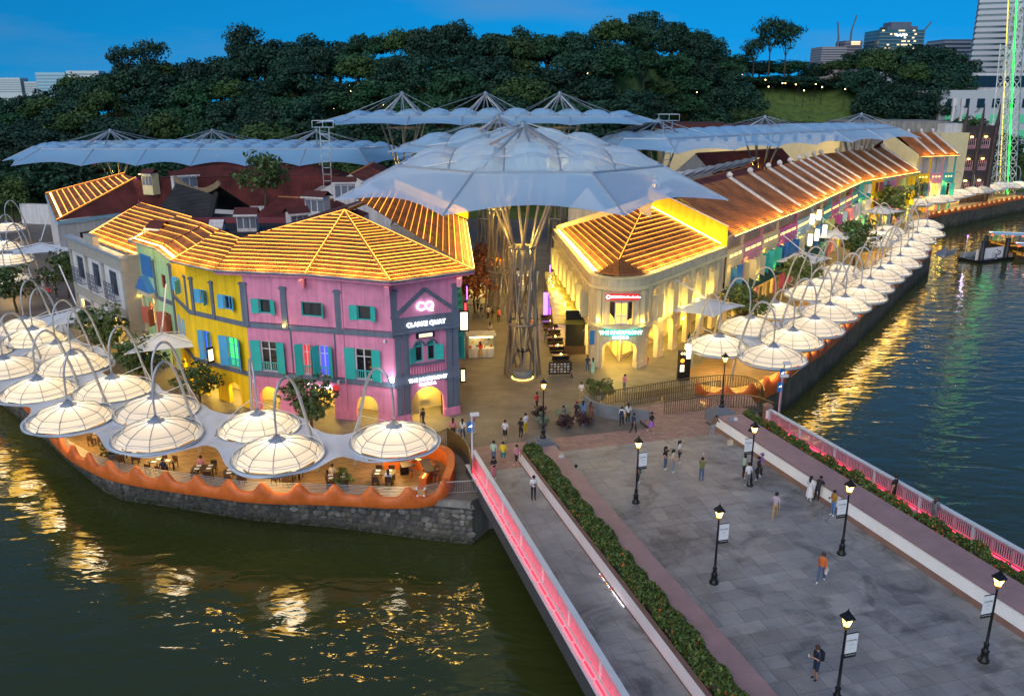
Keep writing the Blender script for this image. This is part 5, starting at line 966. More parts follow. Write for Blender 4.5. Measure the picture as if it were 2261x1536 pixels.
# cloth membranes stretched between the domes: outline follows the blended reach of the domes
def membrane(label, pts, step=.4, sig=3.4, iso=.40, z=2.52):
    P = np.array([p[:2] for p in pts]); x0, y0 = P.min(0)-6; x1, y1 = P.max(0)+6; xs = np.arange(x0,x1,step); ys = np.arange(y0,y1,step); X, Y = np.meshgrid(xs, ys, indexing='ij'); f = np.zeros_like(X); dm = np.full_like(X, 99.)
    for p in P: d = np.hypot(X-p[0], Y-p[1]); f += np.exp(-(d/sig)**2); dm = np.minimum(dm, d)
    zz = z + .35*np.exp(-((dm-4.6)/.9)**2) - .10*np.cos(X*1.3)*np.cos(Y*1.1); b = MB(); idx = {}
    def vert(x, y, h):
        k = (round(x,3), round(y,3))
        if k not in idx: idx[k] = len(b.v); b.v.append((x,y,h))
        return idx[k]
    for i in range(len(xs)-1):
        for j in range(len(ys)-1):
            c = [(i,j),(i+1,j),(i+1,j+1),(i,j+1)]; v = [f[a]-iso for a in c]
            if max(v) < 0 or min(dm[a] for a in c) < 2.65: continue
            out = []
            for k in range(4):
                a, q_ = c[k], c[(k+1)%4]; fa, fq = v[k], v[(k+1)%4]
                if fa >= 0: out.append(vert(X[a],Y[a],zz[a]))
                if (fa >= 0) != (fq >= 0): t = fa/(fa-fq); out.append(vert(X[a]+(X[q_]-X[a])*t, Y[a]+(Y[q_]-Y[a])*t, zz[a]+(zz[q_]-zz[a])*t))
            if len(out) > 2: b.f.append(tuple(out)); b.m.append(0)
    par = list(range(len(b.v)))
    def fd(i):
        while par[i] != i: par[i] = par[par[i]]; i = par[i]
        return i
    for f_ in b.f:
        for i in f_[1:]: par[fd(i)] = fd(f_[0])
    comp = {}
    for f_ in b.f: comp.setdefault(fd(f_[0]), []).append(f_)
    for k, fs in enumerate(sorted((c for c in comp.values() if len(c) > 25), key=lambda c: min(b.v[i][1] for f_ in c for i in f_))):
        used = sorted({i for f_ in fs for i in f_}); ix = {i: n_ for n_, i in enumerate(used)}; q = MB(); q.add([b.v[i] for i in used], [tuple(ix[i] for i in f_) for f_ in fs])
        tag(q.build('shade_membrane','cloth',None,True), label+('' if k == 0 else ', %s piece from the front' % ORD[k]), 'membrane')
membrane('white shade membrane stretched between the left quay\'s domes', LO+LI); membrane('white shade membrane stretched between the right quay\'s domes', RO+RI, iso=.62); membrane('thin white shade membrane between the far quay\'s domes', FR, .6); membrane('white shade membrane at the far left edge', far_l, .6)
# ================================================================ wavy orange quay parapets
def parapet(label, path, pitch, rails, shell='orange_shell', tall=1.15, rm='steel', out=1, drop=.38):
    P = resample(chaikin(path, 2), .14); o = thing('quay_parapet', label, 'parapet', (P[0][0],P[0][1],0)); b = MB(); V = []; n_ = len(P)
    for i, p in enumerate(P):
        a, c = P[max(0,i-1)], P[min(n_-1,i+1)]; d = Vector((c[0]-a[0],c[1]-a[1],0)).normalized(); nr = Vector((-d.y,d.x,0))*out; s = i*.14
        h = .42 + (tall-.42)*max(0, cos(2*PI*s/pitch)*.5+.5)**2.6 ; base = Vector((p[0]-P[0][0],p[1]-P[0][1],0))
        V += [base+nr*.22+Vector((0,0,-drop)), base+nr*.34+Vector((0,0,-.1)), base+nr*.30+Vector((0,0,h*.55)), base+nr*.22+Vector((0,0,h-.06)), base+nr*.1+Vector((0,0,h)), base-nr*.04+Vector((0,0,h-.06)), base-nr*.1+Vector((0,0,h*.5)), base-nr*.12+Vector((0,0,0))]
    b.add(V, [(i*8+k,(i+1)*8+k,(i+1)*8+k+1,i*8+k+1) for i in range(n_-1) for k in range(7)] + [tuple(range(8)), tuple((n_-1)*8+k for k in range(8))[::-1]])
    b.build('wavy_shell', shell, o, True)
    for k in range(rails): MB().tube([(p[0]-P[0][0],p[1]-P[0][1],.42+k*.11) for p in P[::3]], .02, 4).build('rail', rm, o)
    return o
mat('rail_gold_glow', (.8,.5,.15), .35, .5, emit=(1,.5,.06), es=1.6)  # golden light on the rails, put in as a glow of their own
PL = [(-4.35,53.6),(-4.3,51.6),(-5.2,50.55),(-7.5,50.15)]+[(x,y+.12) for x, y in QD[3:14]]
parapet('wavy orange quay parapet with thin rails along the left bank', PL, 2.45, 7, out=1)
PR = [(16.6,71.2),(17.8,70.3),(19.6,70.0),(21.4,70.9),(22.8,72.4)]+[(x-.2,y+.2) for x, y in QR[2:6]]
parapet('wavy orange quay parapet with gold-glowing rails along the right bank', PR, 2.6, 5, rm='rail_gold_glow', out=-1, drop=1.0)
parapet('wavy orange parapet on the far right quay', [(84,172),(89.5,182),(100,189.2),(114,201.6),(127.5,212.2),(160,236)], 2.8, 3, rm='rail_gold_glow', out=-1)
# orange lounge shells at the bridge end of the left deck
lo_ = thing('lounge_bench', 'curved orange lounge bench enclosing the end of the left deck', 'bench', (-5.2,54,0)); P = chaikin([(.75,-2.4),(1.0,0),(.6,2.6),(-1.4,3.6),(-4.2,3.4)],2); q = MB()
for a, c in zip(P, P[1:]): q.beam((*a,.55),(*c,.55),.55,1.1)
q.build('shell','orange_shell',lo_); P = chaikin([(-.9,-1.6),(-.4,.9),(-1.6,1.5),(-4,1.4)],2); q = MB()
for a, c in zip(P, P[1:]): q.beam((*a,.35),(*c,.35),.5,.7)
q.build('inner_shell','orange_shell',lo_); MB().tube([(p[0],p[1],.74) for p in P],.03,4).build('light_line','gold_light',lo_)
# decks lit from the domes
mat('deck_wood', (.30,.18,.07), .55, var=.3, vs_=1.2, bump=.15); brick_nodes(M['deck_wood'], 2.4, .18, .06, .45)
dk = [(-4.6,52),(-6,50.7)]+[(x,y+.1) for x, y in QD[3:13]]+[(-44,77),(-36,71),(-30,66),(-24,62),(-17,59.5),(-5,59.5)]; struct(MB().prism([(x,y) for x, y in dk],-.35,.012).build('timber_deck_floor','deck_wood'))
dk = [(18.2,71),(22.4,72),(26.6,76.4),(41.5,97.7),(58.6,123.6),(69.8,139.8),(62,143),(48,126),(34,102),(22,84),(16,76)]; struct(MB().poly([(x,y,.012) for x, y in dk]).build('timber_deck_floor','deck_wood'))
# furniture under the domes
tbl_top = MB().bx(-.8,.8,-.45,.45,.72,.76).mesh('table_top','dark_wood'); leg_me = MB().bx(-.03,.03,-.03,.03,0,.72).mesh('leg','black_iron'); plate_me = MB().bx(-.16,.16,-.12,.12,.765,.775).mesh('placemat','white_paint')
def table(x, y, rz, label):
    o = thing('dining_table', label, 'table', (x,y,.012), rz, 'dining tables on the left deck'); put('table_top', tbl_top, o)
    for a, c in ((-.7,-.36),(.7,-.36),(.7,.36),(-.7,.36)): put('leg', leg_me, o, (a,c,0))
    for a, c in ((-.4,-.25),(.4,-.25),(-.4,.25),(.4,.25)): put('placemat', plate_me, o, (a,c,0))
ch_seat = MB().bx(-.22,.22,-.22,.22,.42,.46).mesh('seat','dark_wood'); ch_back = MB().bx(-.22,.22,.19,.23,.46,.86).mesh('backrest','dark_wood'); ch_leg = MB().bx(-.02,.02,-.02,.02,0,.42).mesh('leg','black_iron')
def chair(x, y, rz, label, g='dining chairs on the left deck'):
    o = thing('dining_chair', label, 'chair', (x,y,.012), rz, g); put('seat',ch_seat,o); put('backrest',ch_back,o)
    for a, c in ((-.19,-.19),(.19,-.19),(.19,.19),(-.19,.19)): put('leg',ch_leg,o,(a,c,0))
TBL = [(-8.9,53.2),(-12.0,52.6),(-15.6,53.3),(-19.2,53.4),(-21.6,54.0),(-25.0,55.0),(-28.0,56.6),(-18.0,55.8),(-31.6,60.2),(-34.5,62.5)]
for i, (x, y) in enumerate(TBL):
    table(x, y, .35*sin(i*2.3), 'dark dining table, %s along the left deck from the bridge' % ORD[i])
    for k, (a, c, r_) in enumerate(((-.45,-.72,PI),(.45,-.72,PI),(-.45,.72,0),(.45,.72,0))):
        an = .35*sin(i*2.3); chair(x+a*cos(an)-c*sin(an), y+a*sin(an)+c*cos(an), r_+an, 'dark dining chair on the %s side of the %s table along the left deck' % (['near left','near right','far left','far right'][k], ORD[i]), 'chairs at deck table %d' % (i+1))
for i, (x, y) in enumerate([(-7.6,54.4),(-5.9,53.6)]):
    o = thing('bar_table', ['long dark bar table set further from the orange end','long dark bar table near the orange end'][i], 'table', (x,y,.012), .3, 'bar tables'); MB().bx(-.35,.35,-1.1,1.1,1.02,1.08).build('table_top','dark_wood',o); MB().bx(-.3,.3,-.08,.08,0,1.02).build('pedestal','black_iron',o)
    for k in range(3):
        s = thing('bar_stool', 'orange-legged bar stool, %s from the river at the bar table %s' % (ORD[k], ['further from the orange end','near the orange end'][i]), 'stool', (x+.62,y-.8+k*.8,.012), 0, 'stools at bar table %d' % (i+1)); MB().bx(-.17,.17,-.17,.17,.7,.75).build('seat','dark_wood',s)
        for a, c in ((-.15,-.15),(.15,-.15),(.15,.15),(-.15,.15)): MB().beam((a,c,0),(a*.8,c*.8,.7),.03).build('leg','orange_shell',s)
# life ring and barrier at the bridge end
o = thing('life_ring', 'orange life ring hung on the left parapet\'s end', 'life ring', (-6.0,50.2,.75)); MB().tube([(.34*cos(2*PI*j/16),0,.34*sin(2*PI*j/16)) for j in range(16)],.09,7,closed=True).build('ring','orange_shell',o,True)
for k in range(4): a = PI/4+k*PI/2; MB().tube([(.34*cos(a)-.06*sin(a),0,.34*sin(a)+.06*cos(a)),(.34*cos(a)+.06*sin(a),0,.34*sin(a)-.06*cos(a))],.1,7).build('band','white_paint',o)
o = thing('crowd_barrier', 'galvanised crowd barrier at the quay wall\'s corner', 'barrier', (-3.4,51.3,0), .15); MB().tube([(-1,0,.1),(-1,0,1),(1,0,1),(1,0,.1)],.025,5).tube([(-1,0,.2),(1,0,.2)],.02,4).build('frame','steel',o)
for k in range(12): MB().beam((-.9+k*.164,0,.2),(-.9+k*.164,0,1),.015).build('bar','steel',o)
# ================================================================ bronze slatted fences and ramps
def fence(label, path, h=1.1, solid=False, z=0, slat=.16):
    P = resample(chaikin(path,1) if len(path) > 2 else path, slat); o = thing('slatted_fence', label, 'fence', (P[0][0],P[0][1],z)); dx, dy = P[0][:2]
    MB().tube([(p[0]-dx,p[1]-dy,h) for p in P[::2]+[P[-1]]],.05,5).build('top_rail','bronze',o)
    if solid:
        q = MB()
        for a, c in zip(P, P[1:]): q.beam((a[0]-dx,a[1]-dy,h/2),(c[0]-dx,c[1]-dy,h/2),.05,h)
        q.build('panel','bronze',o)
    else:
        sm_ = MB().bx(-.03,.03,-.02,.02,0,h).mesh('slat','bronze')
        for i, p in enumerate(P): put('slat', sm_, o, (p[0]-dx,p[1]-dy,0), i*.0)
        MB().tube([(p[0]-dx,p[1]-dy,.08) for p in P[::2]+[P[-1]]],.03,4).build('bottom_rail','bronze',o)
    return o
fence('bronze slatted fence behind the end of the left deck', [(-7.0,57.0),(-4.9,59.2)], 1.5, False, 0, .2); fence('solid bronze panel fence beside the bridge\'s left end', [(-4.9,59.2),(-3.2,56.4),(-2.75,53.0)], 1.6, True)
fence('longest bronze slatted ramp fence curving round below the right umbrellas', [(6.6,67.6),(10.5,69.4),(17.7,72.6),(21.0,72.8),(22.2,70.8),(21.8,68.4)], 1.2, False, 0, .24)
fence('bronze slatted ramp fence in the middle of the ramp', [(9.6,67.2),(14.0,69.0),(18.6,70.8)], 1.1, False, .25, .22); fence('short bronze slatted fence nearest the plaza', [(12.6,65.2),(17.2,66.6)], 1.3, False, .2, .2)
fence('bronze slatted fence running to the right pedestal', [(17.4,66.8),(20.4,66.6),(21.5,64.6)], 1.2, False, .3, .22)
q = MB(); P = chaikin([(6.2,67.8),(6.6,66.2),(8.4,64.9),(11.2,64.0)],2)
for a, c in zip(P, P[1:]): q.beam((*a,.55),(*c,.55),.3,1.1)
tag(q.build('ramp_wall','grey_block'), 'curved low grey wall at the foot of the ramp', 'wall'); struct(MB().prism([(9.4,66.6),(18.8,70.2),(21,70),(21,67.5),(12.5,65.4)],0,.25).build('ramp_floor','brick_border'))
for x, y in ((8.5,68.0),(13,68.6),(16.5,68.2),(20,70.4)): lamp('ramp_lamp', (x,y,.5), 14, YW, .05)

# ================================================================ wooded hill
mat('leaf_a', (.015,.074,.027), .7, var=.45, vs_=.25); mat('leaf_b', (.008,.049,.026), .7, var=.45, vs_=.25); mat('leaf_c', (.036,.085,.017), .7, var=.4, vs_=.3); mat('bark', (.075,.055,.04), .85, var=.4, vs_=4); mat('grass', (.060,.105,.02), .9, var=.5, vs_=.6, bump=.3, bs=3)
CR = [(-.62,26.5),(-.581,26.5),(-.529,27.3),(-.475,31.7),(-.422,35.3),(-.371,34.5),(-.32,36),(-.288,39),(-.257,41.5),(-.217,39),(-.166,41.2),(-.116,40.7),(-.075,45.3),(-.04,42.9),(.01,41.8),(.06,40.7),(.10,42.9),(.135,46.2),(.16,46.7),(.186,43.4),(.216,42.3),(.237,38.4),(.259,33.9),(.295,33.5),(.331,32.8),(.357,32.0),(.39,36.2),(.44,38.4),(.48,38.7),(.508,35.1),(.53,27),(.62,24)]
def ztop(a, Y):
    for (a0, z0), (a1, z1) in zip(CR, CR[1:]):
        if a <= a1: t = max(0, min(1, (a-a0)/(a1-a0))); return 26+(z0+(z1-z0)*t-26)*Y/235
    return 24
def hy0(a): t = max(0, min(1, (a-.12)/.06)); return 181+47*t*t*(3-2*t)
def hz(x, y):
    a = x/y; y0 = hy0(a); t = (y-y0)/70
    if t <= 0: return 0.0
    zc = ztop(a, y0+70)-(13-7*max(0,min(1,(a-.25)/.03))*max(0,min(1,(.41-a)/.03))); z = zc*(lambda q: q*q*(3-2*q)*.45+q*.55)(min(1,t)); return max(0, z-max(0, y-y0-70)*.12)
b = MB(); gx = [i*6-260 for i in range(88)]; gy = [172+j*6 for j in range(40)]
for y in gy:
    for x in gx: b.v.append((x, y, hz(x,y)-.05))
n_ = len(gx); b.f = [f for j in range(len(gy)-1) for i in range(n_-1) for f in [(j*n_+i,j*n_+i+1,(j+1)*n_+i+1,(j+1)*n_+i)] if max(b.v[q][2] for q in f) > .05]; b.m = [0]*len(b.f)
struct(b.build('hill','grass',None,True))
def crown_mesh(seed, R, H, clumps, per, leaf, mname, flat=.0, gap=.0, umb=False):
    r = random.Random(seed); b = MB()
    for _ in range(clumps):
        while True:
            p = Vector((r.uniform(-1,1), r.uniform(-1,1), r.uniform(-.8,1)))
            if .25 < p.length < 1 and (not umb or p.z > .1): break
        c = Vector((p.x*R*.8, p.y*R*.8, H*.5+p.z*H*.42)); cr = R*r.uniform(.22,.42)
        for _ in range(per):
            d = Vector((r.gauss(0,1), r.gauss(0,1), r.gauss(0,.75))).normalized(); q = c+Vector((d.x*cr, d.y*cr, d.z*cr*.7))*r.uniform(.75,1.08)
            nn = (d*.7+Vector((r.gauss(0,.5), r.gauss(0,.5), r.gauss(.5,.5)))).normalized(); u = nn.orthogonal().normalized(); u.rotate(Matrix.Rotation(r.uniform(0,6.28),3,nn)); w = nn.cross(u); s = leaf*r.uniform(.6,1.4)
            b.add([q-u*s, q-w*s*.55, q+u*s, q+w*s*.55], [(0,1,2,3)])
    return b.mesh('crown', mname)
def trunk_mesh(seed, h, r0, spread):
    r = random.Random(seed); b = MB(); b.tube([(0,0,-.5),(r.uniform(-.2,.2),r.uniform(-.2,.2),h*.5),(r.uniform(-.3,.3),r.uniform(-.3,.3),h)], [r0,r0*.75,r0*.5], 7)
    for k in range(5): a = 2*PI*k/5+r.uniform(-.4,.4); b.tube([(0,0,h*.75),(cos(a)*spread*.5,sin(a)*spread*.5,h*1.15),(cos(a)*spread,sin(a)*spread,h*1.5)], [r0*.4,r0*.28,r0*.1], 5)
    return b.mesh('trunk','bark')
CV = [(crown_mesh(i, 5.2, 9.0, 38, 110, .33, ['leaf_a','leaf_b','leaf_c','leaf_b','leaf_a','leaf_b'][i], umb=i in (2,4)), trunk_mesh(i, 4.5, .35, 2.6)) for i in range(6)]
def tree(x, y, z, h, wd, v, label, group, rz=0):
    o = thing('tree', label, 'tree', (x,y,z), rz, group); cm, tm_ = CV[v]; put('crown', cm, o, (0,0,1.8)); put('trunk', tm_, o); o.scale = (wd/5.2, wd/5.2, h/10.8); return o
rt = random.Random(11); HT = []
for k in range(7):
    a = -.80+rt.uniform(0,.02)
    while a < .57:
        y0 = hy0(a); Y = y0+5+k*11+rt.uniform(-3.5,3.5); x = a*Y; z = hz(x,Y); h = rt.uniform(9,14.5); wd = rt.uniform(5.8,8.6); lawn = .268 < a < .39
        if k == 6: h = max(7, ztop(a,Y)-z+rt.uniform(-2.2,1.0))
        elif k == 5: h = min(h+1, max(6, ztop(a,Y)-z-1)) if not lawn else rt.uniform(4.5,6.5)
        if lawn and k in (2,3,4): a += 8.0/Y; continue
        if lawn and k < 2: h = rt.uniform(16.5,19) if k == 0 else rt.uniform(11,13) 
        v = rt.choice([0,1,1,2,3,3,4,5,5]); v = 2 if lawn and k == 0 else v
        HT.append((k, x/Y, (x, Y, z, h, wd, v), rt.uniform(0,6.28))); a += rt.uniform(7.2,9.6)/Y
RW = ['lowest','second lowest','third lowest','middle','third highest','second highest','highest']
for k in range(7):
    for i, (_, _, a_, rz) in enumerate(sorted((t for t in HT if t[0] == k), key=lambda t: t[1])): tree(*a_, '%s hill tree, %s from the left in the %s row of the wood' % (['broad green','dense dark','olive','dense dark','broad green','dense dark'][a_[5]], ORD[i], RW[k]), 'trees on the wooded hill', rz)
# open-crowned skyline trees
oc = (crown_mesh(21, 4.8, 7, 30, 60, .3, 'leaf_b'), trunk_mesh(21, 8.5, .28, 2.8)); CV.append(oc)
for a, top, lab in ((.289,45.5,'tall open-crowned tree standing alone on the skyline left of the towers'),(.307,44,'second open-crowned skyline tree just right of the tallest'),(.272,40,'slim open skyline tree left of the tallest one'),(-.435,38.5,'feathery pale skyline tree at the hill\'s left shoulder'),(-.405,40,'bushy skyline tree at the hill\'s left shoulder'),(-.302,44,'small umbrella-topped tree sticking up beside the first rounded crest')):
    Y = hy0(a)+64; x = a*Y; z = hz(x,Y); o = thing('tree', lab, 'tree', (x,Y,z), a*9, None); put('crown', oc[0], o, (0,0,7.6)); put('trunk', oc[1], o); s_ = (26+(top-26)*Y/235-z)/15; o.scale = (s_*.85,s_*.85,s_)
# lamps along the hill paths
lm_head = MB().lathe([(0,-.2),(.17,-.06),(.17,.1),(0,.2)],6).mesh('lamp_head','warm_dot') if mat('warm_dot',(1,.8,.5),.5,emit=(1,.6,.2),es=14,samp=False) else None; lm_pole = MB().tube([(0,0,-7),(0,0,-.3)],.07,5).mesh('pole','black_iron')
LPX = [(-133.3,235.0,16.6),(-128.7,243.0,18.7),(-104.9,231.0,21.0),(-68.2,223.0,21.1),(-65.3,222.0,21.2),(-61.3,220.0,21.1),(-59.0,216.0,19.4),(-58.1,219.0,21.3),(-55.1,219.0,21.6),(-52.3,223.0,22.8),(-51.9,245.0,31.1),(-44.9,221.0,21.5),(-42.8,232.0,27.1),(-41.9,229.0,25.8),(-38.3,221.0,22.0),(-35.2,226.0,25.0),(-32.5,221.0,22.5),(-32.2,226.0,24.9),(-21.3,222.0,24.3),(-17.6,220.0,23.9),(-12.4,220.0,23.6),(-6.1,237.0,31.0),(-1.5,220.0,22.7),(20.2,236.0,30.2),(56.3,268.0,25.4),(74.5,300.0,31.5),(77.9,300.0,31.0),(80.6,281.0,29.1),(80.6,277.0,27.0),(85.8,280.0,28.1),(86.7,280.0,28.1),(89.7,279.0,27.7),(91.5,276.0,25.9),(96.7,281.0,27.8),(98.1,279.0,26.9),(103.2,273.0,26.3)]
for li, (x, Y, z) in enumerate(LPX):
    o = thing('path_lamp', 'tiny warm path lamp on the wooded hill, %s from the left' % ORD[li], 'lamp', (x,Y,z), 0, 'path lamps on the hill'); put('lamp_head', lm_head, o); put('pole', lm_pole, o)
for x, Y in ((72,246),(80,247),(88,246),(66,244)): lamp('hill_lamp', (x,Y,hz(x,Y)+6), 70, (1,.75,.3), .3)
# small pavilion on the hill
pv = thing('pavilion', 'small red-roofed pavilion on the hill beside the skyline gap', 'pavilion', (61,252,hz(61,252)+4)); MB().lathe([(3.4,3),(1.2,4.6),(0,5.2)],4,a0=PI/4).build('roof','brick_red',pv); MB().bx(-2,2,-2,2,-5,0).build('base','plaster',pv)
for a, c in ((-1.8,-1.8),(1.8,-1.8),(1.8,1.8),(-1.8,1.8)): MB().bx(a-.2,a+.2,c-.2,c+.2,0,3).build('column','plaster',pv)
lamp('lamp',(0,0,2.4),220,(1,.6,.3),.3,pv)
# ================================================================ distant city
mat('tower_white', (.52,.54,.58), .6, var=.06, vs_=.02); mat('tower_grey', (.30,.33,.38), .6, var=.1, vs_=.02); mat('tower_glass', (.05,.13,.16), .15, spec=.7); mat('tower_brown', (.26,.22,.22), .7); mat('win_lit', (1,.8,.5), .4, emit=(1,.72,.35), es=1.4, samp=False); mat('green_glass', (.05,.3,.2), .3, emit=(.15,.7,.35), es=.35, samp=False)
def tower(label, x0, x1, Y, dep, z1, body, band, nb, bh=.5, z0=0, cols=0, lit=0, seed=0, name='office_tower', rz=0):
    o = thing(name, label, 'tower', (x0,Y,0), rz); w = x1-x0; MB().bx(0,w,0,dep,0,z1).build('body', body, o); dz = (z1-z0)/nb
    if cols:
        ww = w/cols; wm = MB().bx(ww*.24,ww*.76,-.3,.05,dz*.2,dz*.8).mesh('window','glass_dark'); r = random.Random(seed); lm = MB().bx(ww*.24,ww*.76,-.3,.05,dz*.2,dz*.8).mesh('window','win_lit')
        for i in range(cols):
            for j in range(nb): put('window', lm if r.random() < lit else wm, o, (i*ww, 0, z0+j*dz))
    else:
        bm = MB().bx(-.4,w+.4,-.8,dep+.4,0,dz*bh).mesh('floor_band', band)
        for j in range(nb): put('floor_band', bm, o, (0,0,z0+j*dz))
        if lit:
            r = random.Random(seed); lm = MB().bx(0,w/22,-.5,.1,dz*.55,dz*.9).mesh('lit_window','win_lit')
            for j in range(nb):
                for i in range(20):
                    if r.random() < lit: put('lit_window', lm, o, (w*(i+1)/22, 0, z0+j*dz))
    return o
tower('banded white tower tapering up at the right edge', 217, 246, 420, 30, 90, 'tower_glass', 'tower_white', 26, .62, 24, rz=-.45); tower('white grid-fronted tower at the right edge', 199, 229, 360, 30, 58, 'tower_white', None, 13, z0=14, cols=13, seed=4, rz=-.5)
tw = tower('teal glass hotel tower with lit sign on the skyline', 287, 322, 700, 30, 71, 'tower_glass', 'tower_grey', 12, .12, 40, lit=.16, seed=2); MB().bx(10,26,5,20,71,77).bx(8,32,6,22,71,74).build('plant_room','slate',tw); MB().tube([(12+i*.9,-1,67+.7*sin(i*2.2)) for i in range(11)],.35,4).build('sign_script','sign_white',tw); MB().lathe([(0,0),(1.8,.3),(1.2,1.4),(0,1.6)],8,(3,3,71)).build('roof_garden','leaf_b',tw)
tower('low brown banded office block on the skyline', 243, 262, 700, 25, 58.5, 'tower_brown', 'tower_grey', 8, .45, 44); o = tower('dark tower with an amber lit crown on the skyline', 268, 282, 720, 20, 64, 'slate', 'tower_brown', 9, .3, 44); MB().bx(5,12,-.6,.2,61,63.5).build('crown_light','win_lit',o); tower('pale low block in front of the amber crowned tower', 268, 287, 660, 20, 55.5, 'tower_grey', 'tower_white', 3, .3, 46)
tower('wide grey striped block behind the rain tree', 232, 262, 480, 20, 52, 'slate', 'tower_grey', 12, .5, 28); wl = block('white_terrace_block', 'white terrace block with dark arcade left of the lattice tower', [(150,290),(185,290),(185,310),(150,310)], 27, 'plaster', wins=3); MB().bx(0,35,-.3,.2,27,30.5).build('glazed_gallery','glass_dark',wl); MB().bx(-.5,35.5,-.8,12,30.5,31.4).build('roof_edge','plaster',wl)
for i, (x, z1, dx) in enumerate([(296,84,3),(331,79,9),(266,79,-2)]):
    o = thing('tower_crane', ['distant tower crane right of the brown block','distant luffing crane right of the glass hotel','distant tower crane behind the dark tower'][i], 'crane', (x-20 if i == 0 else x,730,0), 0, 'distant cranes'); MB().beam((0,0,0),(0,0,z1-12),1.2).build('mast','slate',o); MB().beam((0,0,z1-12),(dx,0,z1),1.0).build('jib','slate',o)
for i, (x0, x1, z1, c) in enumerate([(-705,-668,42,5),(-663,-646,37,3),(-646,-606,49,6),(-604,-560,51,6)]): tower('far white apartment slab on the left horizon, %s from the edge' % ORD[i], x0, x1, 1200, 20, z1, 'tower_white' if i != 2 else 'sky_blue', 'tower_grey', 6, .25, 24, name='apartment_block')
# civic building with arched green windows at right edge
cv = block('civic_building', 'pale civic building with arched green lit windows at the right edge', [(128,262),(170,262),(170,285),(128,285)], 26, 'tower_white', False)
for i in range(9):
    for j in range(5): MB().bx(-1.1,1.1,-.15,.1,0,2.6).build('window','green_glass' if j < 4 else 'glass_dark',cv,loc=(3+i*4.5,0,3+j*4.5))
# ================================================================ lattice thrill-ride towers
mat('green_led', (.1,1,.2), .4, emit=(.02,.9,.08), es=2.4); mat('lattice_white', (.75,.75,.75), .5); mat('lattice_gold', (.9,.7,.1), .4, emit=(1,.7,.05), es=1.5)
def lattice(label, x, y, z1, w0, w1, mleg, mbr, step=2.6, lean=0):
    o = thing('lattice_tower', label, 'ride tower', (x,y,0), .3, 'thrill ride towers'); n_ = int(z1/step)
    P = lambda k, z: (((-1 if k in (0,3) else 1)*(w0+(w1-w0)*z/z1)/2+lean*z/z1), ((-1 if k < 2 else 1)*(w0+(w1-w0)*z/z1)/2), z)
    for k in range(4): MB().tube([P(k,0),P(k,z1)],.14,6).build('leg', mleg[k % len(mleg)], o)
    for j in range(n_):
        for k in range(4):
            z, z2 = j*step, (j+1)*step; q = MB().beam(P(k,z),P((k+1)%4,z2),.11); q.beam(P((k+1)%4,z),P(k,z2),.11) if k % 2 == 0 else None; q.beam(P(k,z),P((k+1)%4,z),.1); q.build('brace', mbr, o)
    return o
lattice('shorter white lattice ride tower with cross braces', 127.2, 224, 37, 2.9, 1.9, ['lattice_white'], 'lattice_white', lean=-4.2); lattice('tall lattice ride tower lit green at the right edge', 130.4, 224, 64, 2.6, 2.4, ['green_led','steel','green_led','lattice_gold'], 'lattice_white', lean=-10); 
for z in (9,18,27): lamp('ride_lamp',(126.4-.11*z,222,z),60,(.8,.7,1),.2)
for z in (6,16,26,36,46): lamp('ride_lamp',(130-.15*z,221,z),30,(.1,1,.25),.3)
# ================================================================ street trees and shrubs
mat('leaf_lit', (.085,.13,.025), .55, var=.4, vs_=1.5); mat('leaf_mid', (.06,.115,.025), .55, var=.4, vs_=1.5); mat('leaf_grey', (.20,.26,.17), .6, var=.3, vs_=2); mat('leaf_maroon', (.05,.02,.025), .6, var=.4, vs_=3); mat('leaf_orange_lit', (.20,.06,.02), .6, var=.4)  # orange street light is put into the colour of the orange leaves
SV = [crown_mesh(40+i, 2.0, 3.0, 22, 60, .15, ['leaf_lit','leaf_mid','leaf_orange_lit'][i]) for i in range(3)]; ST = trunk_mesh(40, 2.2, .12, 1.1)
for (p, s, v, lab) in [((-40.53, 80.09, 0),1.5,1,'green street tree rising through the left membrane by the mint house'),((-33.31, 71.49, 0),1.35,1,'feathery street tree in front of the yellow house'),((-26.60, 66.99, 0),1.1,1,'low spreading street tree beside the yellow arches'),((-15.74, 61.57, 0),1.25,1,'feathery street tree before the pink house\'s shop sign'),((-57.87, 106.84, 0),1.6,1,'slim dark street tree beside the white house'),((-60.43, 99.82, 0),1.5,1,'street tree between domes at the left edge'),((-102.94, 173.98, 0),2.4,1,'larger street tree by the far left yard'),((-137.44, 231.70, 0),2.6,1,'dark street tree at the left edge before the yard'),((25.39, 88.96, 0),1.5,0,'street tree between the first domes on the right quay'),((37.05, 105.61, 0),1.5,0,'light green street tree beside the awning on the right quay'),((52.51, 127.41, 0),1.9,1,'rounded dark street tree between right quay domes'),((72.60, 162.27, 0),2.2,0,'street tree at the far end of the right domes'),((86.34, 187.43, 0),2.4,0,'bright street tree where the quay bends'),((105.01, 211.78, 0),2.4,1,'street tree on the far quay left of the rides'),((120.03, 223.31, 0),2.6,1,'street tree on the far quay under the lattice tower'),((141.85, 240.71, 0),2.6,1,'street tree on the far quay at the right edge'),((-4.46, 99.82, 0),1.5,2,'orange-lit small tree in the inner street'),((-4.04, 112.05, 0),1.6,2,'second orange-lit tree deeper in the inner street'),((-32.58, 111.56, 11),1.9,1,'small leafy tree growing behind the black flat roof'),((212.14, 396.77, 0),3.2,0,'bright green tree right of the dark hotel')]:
    o = thing('street_tree', lab, 'tree', p, p[0], None); put('crown', SV[v], o, (0,0,1.3)); put('trunk', ST, o); o.scale = (s,s,s*.95)
